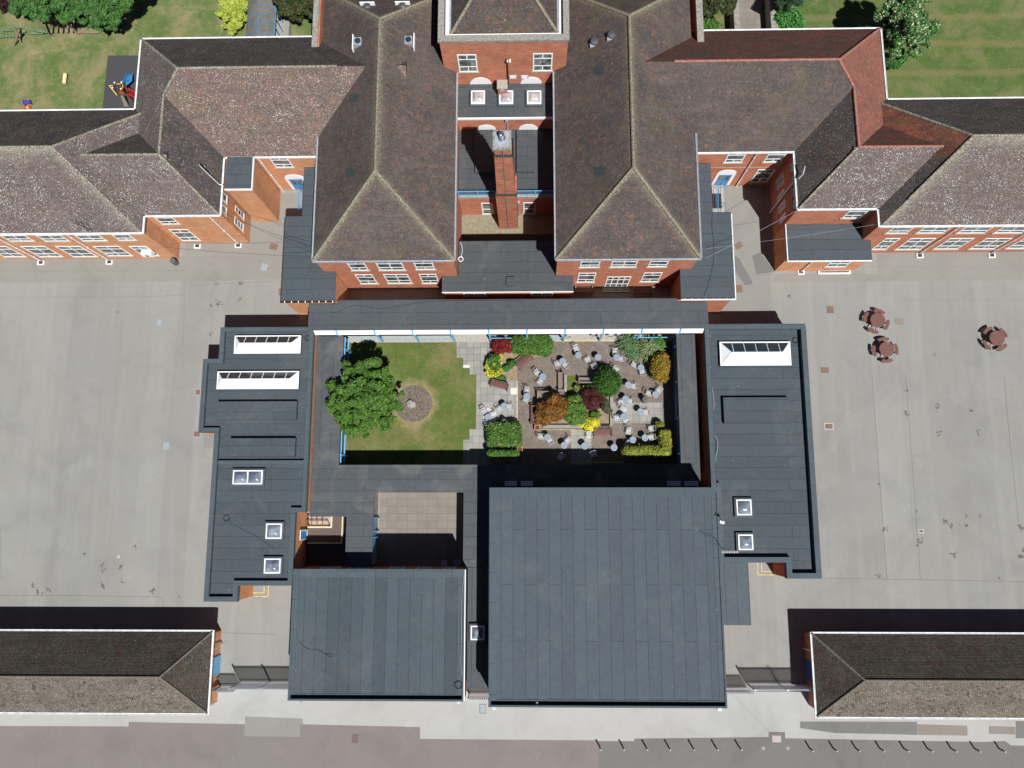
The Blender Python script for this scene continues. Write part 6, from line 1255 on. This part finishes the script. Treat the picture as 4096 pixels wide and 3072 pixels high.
# trees along the top edge
def top_tree(label, pts, n, size, mats, seed, z=5, rc=.9, w=None, th=2.5, name='tree', pc=7, **k):
    b_ = []; g = random.Random(seed); base = None
    for (r__, t__, x, y, zz, rr_) in pts:
        X, Y = P(r__, t__, x, y, zz); base = base or (X, Y)
        for j in range(pc): b_.append((X+g.gauss(0, rr_*.4), Y+g.gauss(0, rr_*.36), zz+g.gauss(-.1, rr_*.25), rr_*g.uniform(.28, .52), rr_*g.uniform(.28, .52), rr_*g.uniform(.22, .38)))
    bx_ = sum(q_[0] for q_ in b_)/len(b_); by_ = sum(q_[1] for q_ in b_)/len(b_)
    return tree(label, b_, n, size, mats, seed, (bx_*1.03, by_+1.6), th, .14, 6, .9, w, name, **k)
top_tree('large dark green tree at the top left edge, left of two', [(1, 1, 150, 30, 5, 1.3), (1, 1, 240, 60, 4.2, 1.1), (1, 1, 330, 20, 5.5, 1.3), (1, 1, 420, 60, 4.8, 1.2), (1, 1, 500, 20, 5.5, 1.3), (1, 1, 480, 110, 3.8, .8), (1, 1, 300, -60, 6, 1.5), (1, 1, 450, -70, 6, 1.5)], 26000, .15, ['leaf_mid', 'leaf_vivid'], 21, w=[4, 1])
top_tree('large dark green tree at the top left edge, right of two', [(1, 1, 620, 60, 5, 1.3), (1, 1, 640, 140, 4, .8), (1, 1, 730, 40, 5.6, 1.4), (1, 1, 760, 140, 4.4, 1.0), (1, 1, 780, 200, 3.2, .6), (1, 1, 850, 60, 5.4, 1.3), (1, 1, 880, 140, 4.4, 1.0), (1, 1, 880, 210, 3.2, .5), (1, 1, 960, 20, 5, 1.3), (1, 1, 700, -70, 6, 1.6), (1, 1, 880, -70, 6, 1.6), (1, 1, 1050, -60, 5, 1.3)], 30000, .15, ['leaf_mid', 'leaf_vivid'], 22, w=[4, 1])
top_tree('dark reddish tree in the top left corner', [(1, 1, 20, 10, 4, .9), (1, 1, 60, -20, 4, 1.0), (1, 1, 90, 30, 3.4, .5), (1, 1, 10, 60, 3.4, .6)], 3500, .15, ['leaf_darkred'], 23)
top_tree('lime yellow shrub-like tree left of the arched blue canopy', [(1, 1, 1850, 40, 2.6, .9), (1, 1, 1930, 30, 2.6, .7), (1, 1, 1810, 110, 2.2, .7), (1, 1, 1880, 130, 2.5, .8), (1, 1, 1840, 210, 1.8, .6), (1, 1, 1900, 190, 2.0, .6), (1, 1, 1910, -40, 2.8, .9), (1, 1, 1870, 245, 1.4, .35)], 8000, .18, ['leaf_lime'], 24, th=1.3)
top_tree('dark bronze-green tree between the canopy and the left parapet', [(1, 2, 260, 30, 4.2, .9), (1, 2, 330, 60, 4.0, 1.0), (1, 2, 400, 30, 4.5, 1.0), (1, 2, 460, 80, 3.6, .8), (1, 2, 370, 130, 3.0, .7), (1, 2, 260, 110, 3.0, .6), (1, 2, 520, 40, 3.6, .7), (1, 2, 400, -50, 4.6, 1.3), (1, 2, 280, -40, 4.5, 1.1), (1, 2, 590, 5, 3, .4)], 10000, .17, ['leaf_dark'], 25)
top_tree('dark bronze-green tree right of the right parapet at the top edge', [(1, 3, 1570, 30, 4.2, .9), (1, 3, 1650, 60, 4.0, .9), (1, 3, 1640, 110, 3.0, .5), (1, 3, 1740, 30, 4.4, 1.0), (1, 3, 1830, 60, 3.8, .8), (1, 3, 1700, -50, 4.6, 1.3), (1, 3, 1860, 20, 3.6, .6)], 9000, .17, ['leaf_dark'], 26)
shrub('low green bush in front of the bronze tree behind the right wing', [(*P(1, 3, x, y, z), z, r_, r_, r_*.6) for x, y, z, r_ in ((1540, 210, .5, .55), (1600, 190, .7, .7), (1680, 180, .7, .7), (1720, 200, .5, .5), (1640, 220, .5, .5))], 3500, .14, ['leaf_mid', 'leaf_hedge'], 27)
shrub('bright green bushy shrub right of the tarmac path behind the right wing', [(*P(1, 4, x, y, z), z, r_, r_, r_*.8) for x, y, z, r_ in ((250, 80, 1.2, .8), (280, 150, 1.4, .9), (350, 150, 1.5, .9), (390, 190, 1.1, .7), (300, 210, 1.1, .8), (240, 190, 1.0, .6))], 6500, .15, ['leaf_vivid'], 28)
top_tree('dark grey-green conifer at the top edge above the bright shrub', [(1, 4, 270, 10, 3.2, .8), (1, 4, 350, 20, 3.0, .8), (1, 4, 300, -50, 3.4, 1.0), (1, 4, 400, -10, 2.8, .6)], 5000, .11, ['leaf_darkgreen'], 29)
top_tree('round green tree covered in cream blossom at the corner of the right wing', [(1, 4, 1140, 60, 5.2, 1.1), (1, 4, 1230, 40, 5.8, 1.2), (1, 4, 1320, 80, 5.6, 1.1), (1, 4, 1400, 150, 5.0, 1.0), (1, 4, 1440, 230, 4.6, .9), (1, 4, 1380, 300, 4.8, 1.0), (1, 4, 1420, 330, 4.0, .6), (1, 4, 1300, 370, 4.2, .9), (1, 4, 1220, 300, 5.4, 1.2), (1, 4, 1150, 200, 5.2, 1.2), (1, 4, 1120, 320, 4.2, .9), (1, 4, 1280, 200, 6.2, 1.4), (1, 4, 1200, -20, 5.2, 1.1), (1, 4, 1330, 0, 5, 1.0), (1, 4, 1180, 420, 3.2, .8), (1, 4, 1470, 200, 4, .5)], 36000, .14, ['leaf_mid', 'leaf_vivid', 'leaf_blossom'], 30, w=[5, 1.6, 1.5], th=3)
shrub('small green sapling clump below the blossom tree by the salmon roof', [(*P(1, 4, x, y, z), z, r_, r_, r_*.8) for x, y, z, r_ in ((1140, 480, 1.2, .6), (1180, 500, 1.2, .6), (1220, 460, 1.4, .6))], 2500, .14, ['leaf_mid', 'leaf_vivid'], 31)
# courtyard shrubs
def fs(fg, lst, zs=1.0): return [(*F(fg, x, y, z), z*zs, r_, r2, r3) for x, y, z, r_, r2, r3 in lst]
shrub('crimson Japanese maple in the top left of the courtyard beds', fs(2, [(430, 260, .9, .42, .36, .25), (560, 250, 1.0, .45, .38, .28), (640, 280, .9, .4, .4, .25), (420, 360, .8, .4, .36, .22), (540, 360, 1.0, .45, .4, .28), (660, 380, .8, .33, .3, .22), (470, 420, .6, .3, .2, .18)]), 4500, .085, ['leaf_red'], 41, up=.9)
shrub('wide clipped green hedge mound at the top of the courtyard', fs(2, [(820, 230, .8, .6, .55, .5), (980, 220, .95, .7, .6, .5), (1130, 200, .95, .7, .65, .5), (1290, 220, .9, .7, .65, .5), (1400, 280, .8, .55, .7, .5), (820, 350, .8, .55, .5, .5), (960, 340, 1.0, .7, .6, .5), (1130, 340, 1.0, .7, .6, .5), (1290, 360, .9, .7, .6, .5), (1380, 420, .7, .5, .45, .4), (1020, 420, .6, .7, .35, .35)]), 13000, .11, ['leaf_hedge', 'leaf_bright', 'leaf_mid'], 42, name='hedge', cat='hedge', shell=.8)
shrub('yellow and green variegated shrub by the slab path', fs(2, [(330, 590, .6, .45, .4, .35), (400, 560, .7, .45, .4, .35), (300, 690, .55, .38, .4, .35), (400, 690, .7, .5, .45, .35)]), 2600, .11, ['leaf_mid', 'leaf_hedge'], 43)
shrub('bright yellow flowering part of the shrub by the slab path', fs(2, [(260, 700, .55, .28, .5, .3), (280, 820, .6, .35, .35, .3), (380, 830, .7, .45, .35, .3), (470, 800, .6, .3, .35, .3), (480, 640, .65, .2, .45, .2), (500, 500, .5, .25, .2, .2), (320, 900, .4, .35, .2, .2), (385, 680, .9, .22, .18, .12)]), 2600, .11, ['leaf_yellow', 'leaf_hedge'], 44, w=[3, 1])
shrub('small dark green bush in the bare soil, upper right of two', fs(2, [(700, 660, .45, .3, .28, .25), (750, 650, .4, .22, .25, .2), (690, 720, .35, .2, .2, .2)]), 900, .10, ['leaf_vivid', 'leaf_mid'], 45)
shrub('small dark green bush in the bare soil, lower left of two', fs(2, [(610, 750, .35, .3, .28, .2)]), 600, .10, ['leaf_vivid', 'leaf_mid'], 46)
shrub('low green spreading plant above the left mahogany bench', fs(2, [(420, 920, .35, .35, .25, .2), (500, 940, .3, .4, .25, .18), (560, 960, .2, .2, .2, .15)]), 1100, .10, ['leaf_hedge', 'leaf_mid'], 47)
def yucca(label, fg, x, y, z, r_, n, seed, mats=('leaf_yucca',)):
    X, Y = F(fg, x, y, z); root = thing('spiky_plant', label, 'plant', (X, Y, 0)); g = random.Random(seed); m = MB()
    for i in range(n):
        a = g.uniform(0, 6.283); e = g.uniform(-.15, 1.2); L = r_*g.uniform(.7, 1.1); ox, oy = X+g.gauss(0, r_*.22), Y+g.gauss(0, r_*.22); c_, s_ = math.cos(a), math.sin(a); w = .052
        p0 = Vector((ox, oy, z*.55)); p1 = p0+Vector((c_*math.cos(e)*L*.55, s_*math.cos(e)*L*.55, math.sin(e)*L*.55)); p2 = p1+Vector((c_*math.cos(e*.5)*L*.5, s_*math.cos(e*.5)*L*.5, math.sin(e*.3)*L*.25-.08)); sd = Vector((-s_, c_, 0))*w
        m.poly([p0-sd*.6, p0+sd*.6, p1+sd, p1-sd]); m.poly([p1-sd, p1+sd, p2])
    m.build('blades', list(mats), root)
    m = MB(); m.tube([(X, Y, 0), (X, Y, z*.6)], .08, 7, .05); m.build('stem', 'bark', root)
yucca('large dark green spiky yucca clump at the top right of the courtyard', 3, 1040, 250, .9, .95, 300, 51, ('leaf_yucca2',)); yucca('light green spiky yucca below the first clump', 3, 1180, 450, .7, .65, 200, 52, ('leaf_yucca2',)); yucca('pale striped spiky yucca with a star-shaped crown', 3, 1480, 350, 1.0, 1.05, 300, 53)
shrub('small bright green bush right of the striped yucca', fs(3, [(1640, 190, .8, .35, .35, .3), (1690, 270, .8, .3, .4, .3), (1580, 170, .6, .3, .2, .2)]), 1500, .11, ['leaf_vivid', 'leaf_hedge'], 48)
shrub('tall oval orange-tipped shrub at the right edge of the courtyard', fs(3, [(1700, 530, 1.4, .5, .35, .5), (1600, 620, 1.3, .45, .5, .5), (1720, 660, 1.5, .55, .5, .5), (1590, 760, 1.3, .5, .5, .5), (1720, 790, 1.4, .5, .5, .5), (1600, 890, 1.1, .45, .45, .5), (1710, 920, 1.2, .5, .45, .45), (1660, 780, 1.6, .5, .6, .4)]), 7500, .10, ['leaf_rust', 'leaf_rust', 'leaf_gold'], 49, shell=.75)
X, Y = F(3, 640, 1010, 1.4); t = thing('round_bush', 'dense clipped ball-shaped green conifer in the central bed', 'bush', (X, Y, 0)); leaves('foliage', t, ['leaf_ball'], [(X, Y, 1.15, 1.02, 1.08, 1.1)], 16000, .09, 61, shell=.9, up=.1); m = MB(); m.tube([(X, Y, 0), (X, Y, .6)], .08, 7); m.build('stem', 'bark', t)
shrub('dark purple Japanese maple in the central bed', fs(3, [(250, 1230, 1.1, .45, .4, .25), (360, 1240, 1.2, .5, .4, .25), (240, 1380, 1.1, .45, .45, .25), (370, 1370, 1.3, .55, .45, .28), (470, 1310, 1.0, .45, .35, .22), (540, 1310, .8, .25, .2, .2), (290, 1490, .8, .35, .35, .22), (400, 1480, .9, .35, .35, .22)]), 6500, .08, ['leaf_purple'], 54, up=.9)
shrub('thin yellow-green plant between the round bush and the purple maple', fs(3, [(180, 1150, .6, .3, .3, .2), (260, 1120, .6, .35, .22, .2), (340, 1110, .6, .25, .2, .2), (430, 1190, .7, .2, .25, .2), (40, 1130, .5, .3, .3, .2)]), 1300, .09, ['leaf_var', 'leaf_mid'], 55)
shrub('small grey-green shrub right of the purple maple', fs(3, [(600, 1420, .6, .3, .35, .3), (610, 1520, .7, .38, .35, .3), (650, 1580, .5, .33, .3, .25)]), 2600, .08, ['leaf_greygreen'], 56)
shrub('copper and orange shrub filling the left of the central bed', fs(4, [(1560, 150, 1.6, .35, .35, .3), (1500, 230, 1.5, .45, .4, .35), (1650, 230, 1.5, .5, .45, .35), (1770, 290, 1.2, .4, .4, .3), (1330, 320, 1.2, .5, .4, .35), (1460, 370, 1.6, .6, .5, .4), (1620, 380, 1.6, .6, .5, .4), (1760, 420, 1.1, .4, .4, .3), (1290, 470, 1.1, .5, .45, .35), (1420, 520, 1.3, .55, .45, .4), (1560, 520, 1.3, .5, .4, .35), (1370, 610, .8, .45, .35, .3), (1270, 580, .7, .35, .35, .3), (1690, 500, .8, .35, .3, .25)]), 12000, .11, ['leaf_copper', 'leaf_copper', 'leaf_rust'], 57)
shrub('large fresh green shrub right of the copper shrub', fs(4, [(1900, 210, 1.0, .5, .5, .4), (2010, 200, 1.0, .4, .45, .35), (1900, 350, 1.3, .6, .5, .45), (2040, 340, 1.2, .45, .5, .4), (1850, 500, 1.0, .5, .5, .4), (2000, 490, 1.3, .6, .5, .45), (2110, 480, 1.0, .45, .5, .4), (1930, 610, .8, .5, .35, .35), (2080, 590, .8, .4, .35, .35)]), 8000, .11, ['leaf_var', 'leaf_bright', 'leaf_hedge'], 58, w=[2, 2, 2])
shrub('bright yellow spreading shrub at the foot of the central bed', fs(5, [(290, 600, .6, .35, .3, .22), (200, 650, .6, .4, .28, .22), (380, 620, .7, .4, .3, .25), (120, 680, .5, .35, .22, .2), (280, 700, .7, .45, .3, .25), (400, 690, .6, .35, .3, .22), (250, 770, .5, .3, .25, .2), (330, 750, .5, .35, .28, .2)]), 4200, .10, ['leaf_yellow'], 59, w=[1])
shrub('small low green plant right of the bright yellow shrub', fs(5, [(360, 480, .4, .3, .3, .2), (430, 490, .4, .35, .28, .2)]), 1000, .10, ['leaf_hedge', 'leaf_var'], 60)
hb = []
for i in range(9): hb.append((*F(5, 1000+i*88, 1185+8*math.sin(i), 1.0), .95, .36, .40, .62))
for i in range(6): hb.append((*F(5, 1770-abs(i-2.5)*8, 850+i*72, 1.1), 1.0, .48, .32, .62))
shrub('L-shaped clipped golden conifer hedge in the lower right corner of the courtyard', hb, 20000, .085, ['leaf_gold', 'leaf_gold', 'leaf_var'], 62, name='hedge', cat='hedge', shell=.8, up=.5, elong=2.4)
shrub('small golden ball shrub above the golden hedge', fs(5, [(1650, 690, .6, .38, .38, .38)]), 2200, .09, ['leaf_gold', 'leaf_mid'], 63, w=[2, 1])
hb = [(*F(4, x, y, 1.0), .9, .5, .42, .5) for x in (340, 440, 540, 640, 740, 800) for y in (720, 800, 880, 960, 1030)]
shrub('square clipped green hedge with yellow-green new growth beside the slab path', hb, 12500, .11, ['leaf_hedge', 'leaf_var', 'leaf_mid'], 64, name='hedge', cat='hedge', w=[3, 2, 1.5], shell=.8)
hb = [(*F(4, 320+i*66, 1235, 1.35), 1.2, .36, .30, .5) for i in range(8)]
shrub('narrow lower hedge strip standing in the hall shadow', hb, 5500, .10, ['leaf_hedge', 'leaf_mid'], 65, name='hedge', cat='hedge', shell=.8)

# ============================================================ TOP EDGE THINGS
# arched canopy
CAN = thing('arched_canopy', 'long arched translucent canopy with blue hoops at the top left of the left block', 'canopy', (-21.5, 44, 0))
ca = P(1, 1, 1975, 200, 2.4); cb_ = P(1, 2, 195, 200, 2.4); xL, xR = ca[0], cb_[0]; rise = .55; zc0 = 2.2
def arc(u, off=0): return (xL+(xR-xL)*u, zc0+off+rise*math.sin(math.pi*u)**.9 if 0 < u < 1 else zc0+off)
m = MB(); n = 14
for i in range(n): (x0_, z0_), (x1_, z1_) = arc(i/n), arc((i+1)/n); m.poly([(x0_, 40.4, z0_), (x1_, 40.4, z1_), (x1_, 52, z1_), (x0_, 52, z0_)]); m.poly([(x0_, 52, z0_-.02), (x1_, 52, z1_-.02), (x1_, 40.4, z1_-.02), (x0_, 40.4, z0_-.02)])
m.build('roof', 'canopy_poly', CAN)
for i in range(13):
    yy = 40.55+i*.93; m = MB(); m.tube([(arc(k/n, .04)[0], yy, arc(k/n, .04)[1]) for k in range(n+1)], .03, 6); m.tube([(xL, yy, 0), (xL, yy, zc0)], .04, 6); m.tube([(xR, yy, 0), (xR, yy, zc0)], .04, 6); m.build('hoop', 'blue_dull', CAN)
m = MB(); m.tube([(xR, 40.4, zc0), (xR, 52, zc0)], .04, 6); m.tube([((xL+xR)/2, 40.4, zc0+rise), ((xL+xR)/2, 52, zc0+rise)], .02, 5); m.build('rail', 'blue_paint', CAN)
# garden walls beside the path
for q0, q1, lab in (((1, 3, 1885, 240), (1, 3, 1915, -60), 'low mossy stone wall on the left of the path behind the right wing'), ((1, 4, 178, 240), (1, 4, 215, -60), 'low mossy stone wall on the right of the path behind the right wing')):
    a = P(*q0, 1.4); b_ = P(*q1, 1.4); m = MB(); m.box(a[0], b_[0], 39.8, 52, 0, 1.5); tag(m.build('garden_wall', 'coping_stone'), lab, 'wall')
a = P(1, 2, 290, 200, .5); m = MB(); m.box(a[0], a[0]+.35, 40.3, 52, 0, .6); tag(m.build('garden_wall', 'coping_stone'), 'low stone garden wall right of the arched canopy', 'wall')
# swing frame and trim trail
G1 = lambda x, y, z=0: S(x*500/2183, y*500/2183, z)
SW = thing('swing_frame', 'weathered timber frame with hanging rope rungs beneath the big trees', 'climbing frame', (*G1(1100, 600), 0)); zt = 2.4
tl, tr_, bl, br = G1(720, 345, zt), G1(1110, 345, zt), G1(895, 640), G1(1385, 610)
m = MB()
m.tube([(*G1(580, 345, zt), zt), (*tr_, zt)], .11, 7); m.build('beam', 'timber_grey', SW)
for p_, q_ in ((G1(640, 360, zt), bl), (tr_, br)):
    m = MB(); m.tube([(p_[0], p_[1], zt), (q_[0], q_[1], 0)], .10, 7); m.build('leg', 'timber_grey', SW)
x0_, x1_ = bl[0], br[0]; yb_ = (bl[1]+br[1])/2
for i in range(5):
    u = (i+.6)/5.4; xa_ = tl[0]+(tr_[0]-tl[0])*u; xb_ = x0_+(x1_-x0_)*u; m = MB(); m.tube([(xa_, tl[1], zt), (xb_, yb_+.35, .5)], .02, 5); m.box(xb_-.07, xb_+.07, yb_+.0, yb_+.75, .42, .5); m.build('rung', 'timber_grey', SW)
BM = thing('balance_beam', 'low timber balance beam right of the rope frame on the grass', 'balance beam', (*G1(1530, 560), 0)); a = G1(1340, 562, .35); b_ = G1(1735, 565, .35); m = MB(); m.tube([(*a, .35), (*b_, .35)], .09, 8); m.build('beam', 'timber_grey', BM)
for u in (.05, .95): m = MB(); X = a[0]+(b_[0]-a[0])*u; m.tube([(X, a[1], 0), (X, a[1], .33)], .07, 7); m.build('post', 'timber_grey', BM)
RB = thing('rope_bridge', 'timber posts with green rope bridge at the left edge of the grass', 'rope bridge', (*G1(300, 600), 0))
for (x0_, y0_), (x1_, y1_) in (((230, 450), (380, 770)), ((330, 530), (240, 810)), ((330, 520), (370, 620))):
    a = G1(x0_, y0_, 1.8); b_ = G1(x1_, y1_, 0); m = MB(); m.tube([(*a, 1.8), (*b_, 0)], .075, 7); m.build('post', 'timber_grey', RB)
for pts_, z_ in (([(230, 450), (600, 540), (820, 560)], 1.7), ([(370, 570), (600, 595), (820, 565)], .6), ([(-60, 660), (100, 640), (330, 640)], .6), ([(-60, 520), (100, 515), (230, 450)], 1.6)):
    m = MB(); m.tube(smooth([(*G1(x, y, z_), z_) for x, y in pts_]), .03, 6); m.build('rope', 'rope_green', RB)
for i in range(5): a = G1(-20+i*60, 515, 1.4); b_ = G1(30+i*60, 660, .55); m = MB(); m.tube([(*a, 1.5), (*b_, .55)], .015, 5); m.build('rope', 'rope_green', RB)
# log seat and spring toy
LG = thing('log_seat', 'cream three-part log seat standing alone on the left lawn', 'play seat', (*G1(1125, 1370), 0)); a = G1(1135, 1290, .45); b_ = G1(1115, 1450, .45)
for i in range(3):
    p0 = Vector((*a, .42)).lerp(Vector((*b_, .42)), i/3+.01); p1 = Vector((*a, .42)).lerp(Vector((*b_, .42)), (i+1)/3-.01); m = MB(); m.tube([p0, p1], .17, 12); m.build('segment', 'cream_log', LG, False)
m = MB(); m.box(a[0]-.08, a[0]+.08, b_[1]+.1, a[1]-.1, 0, .3); m.build('base', 'timber_grey', LG)
X, Y = P(1, 1, 215, 835, .3); SP = thing('toy_table', 'small purple toy seat with orange and red feet on the left lawn', 'play seat', (X, Y, 0)); m = MB(); m.obox((X, Y+.12), .1, .55, .38, .35, .42); m.obox((X-.25, Y+.12), .1, .1, .35, 0, .5); m.obox((X+.3, Y+.15), .5, .12, .3, 0, .45); m.build('seat', 'purple_plastic', SP)
for k_, mt in enumerate(('red_plastic', 'yellow_plastic', 'red_plastic')): m = MB(); m.lathe([(.1, 0), (.13, .1), (.09, .22)], (X-.25+.22*k_, Y-.25), 12); m.build('foot', mt, SP, True)
# climbing unit with slide
G2 = lambda x, y, z=0: S(380+x*260/990, 200+y*260/990, z)
PL = thing('climbing_unit', 'small wooden climbing unit with blue slide, red ramp and yellow rails', 'climbing frame', (*G2(400, 620), 0))
zp = 1.3; d4 = [G2(300, 500, 2.3), G2(405, 495, 2.3), G2(395, 595, 2.3), G2(270, 578, 2.3)]
for (x_, y_) in d4: m = MB(); m.box(x_-.05, x_+.05, y_-.05, y_+.05, 0, 2.3); o_ = m.build('post', 'play_brown', PL); m = MB(); m.lathe([(.06, 2.3), (.08, 2.36), (.03, 2.42)], (x_, y_), 10); m.build('cap', 'white_paint', o_)
m = MB(); m.prism(ccw([(a_[0], a_[1]) for a_ in d4]), zp-.06, zp); m.build('platform', 'play_brown', PL)
m = MB(); m.tube([(*d4[0], 2.1), (*d4[1], 2.1), (*d4[2], 2.1)], .035, 6); m.tube([(*G2(215, 540, 1.6), 1.6), (*G2(335, 690, 1.0), 1.0)], .035, 6); m.tube([(*G2(215, 540, 1.6), 1.6), (*G2(270, 540, 1.6), 1.6)], .035, 6); m.build('handrail', 'yellow_plastic', PL)
s0, s1, s2, s3 = G2(490, 545, 1.2), G2(430, 490, 1.2), G2(485, 370, .2), G2(580, 370, .2); sm_ = G2(465, 455, .8), G2(565, 480, .8)
m = MB(); m.poly([(*s1, 1.25), (*s0, 1.25), (*sm_[1], .8), (*sm_[0], .8)]); m.poly([(*sm_[0], .8), (*sm_[1], .8), (*s3, .18), (*s2, .18)]); m.tube([(*s1, 1.35), (*sm_[0], .92), (*s2, .3)], .06, 6); m.tube([(*s0, 1.35), (*sm_[1], .92), (*s3, .3)], .06, 6); m.build('slide', 'blue_bright', PL)
for a_, b2 in (((485, 580), (615, 635)), ((480, 665), (610, 720))): m = MB(); p_ = G2(*a_, 1.2); q_ = G2(*b2, .7); m.tube([(*p_, 1.25), (*q_, .7)], .045, 6); m.build('ramp_rail', 'red_plastic', PL)
m = MB()
for i in range(4): u = (i+.5)/4; p_ = Vector((*G2(485, 580, 1.1), 1.1)).lerp(Vector((*G2(615, 635, .6), .6)), u); q_ = Vector((*G2(480, 665, 1.1), 1.1)).lerp(Vector((*G2(610, 720, .6), .6)), u); m.tube([p_, q_], .03, 5)
m.build('ramp_rung', 'red_plastic', PL)
l0, l1, l2, l3 = G2(385, 690, 1.1), G2(430, 690, 1.1), G2(520, 862, .05), G2(440, 862, .05)
m = MB(); m.tube([(*l0, 1.1), (*l3, .03)], .05, 6); m.tube([(*l1, 1.1), (*l2, .03)], .05, 6); m.build('stair_side', 'green_plastic', PL)
for i in range(6): u = (i+.5)/6; p_ = Vector((*l0, 1.1)).lerp(Vector((*l3, .03)), u); q_ = Vector((*l1, 1.1)).lerp(Vector((*l2, .03)), u); m = MB(); m.box(p_.x, q_.x, p_.y-.08, p_.y+.08, p_.z-.02, p_.z+.02); m.build('step', 'timber_grey', PL)
pn = G2(430, 560, 1.5); m = MB(); m.prism(ccw([G2(425, 500, 1.4), G2(560, 750, .6), G2(540, 765, .6), G2(410, 520, 1.4)]), .3, 1.3); m.build('side_panel', 'play_brown', PL)
for nm in ('cafe_table',): pass
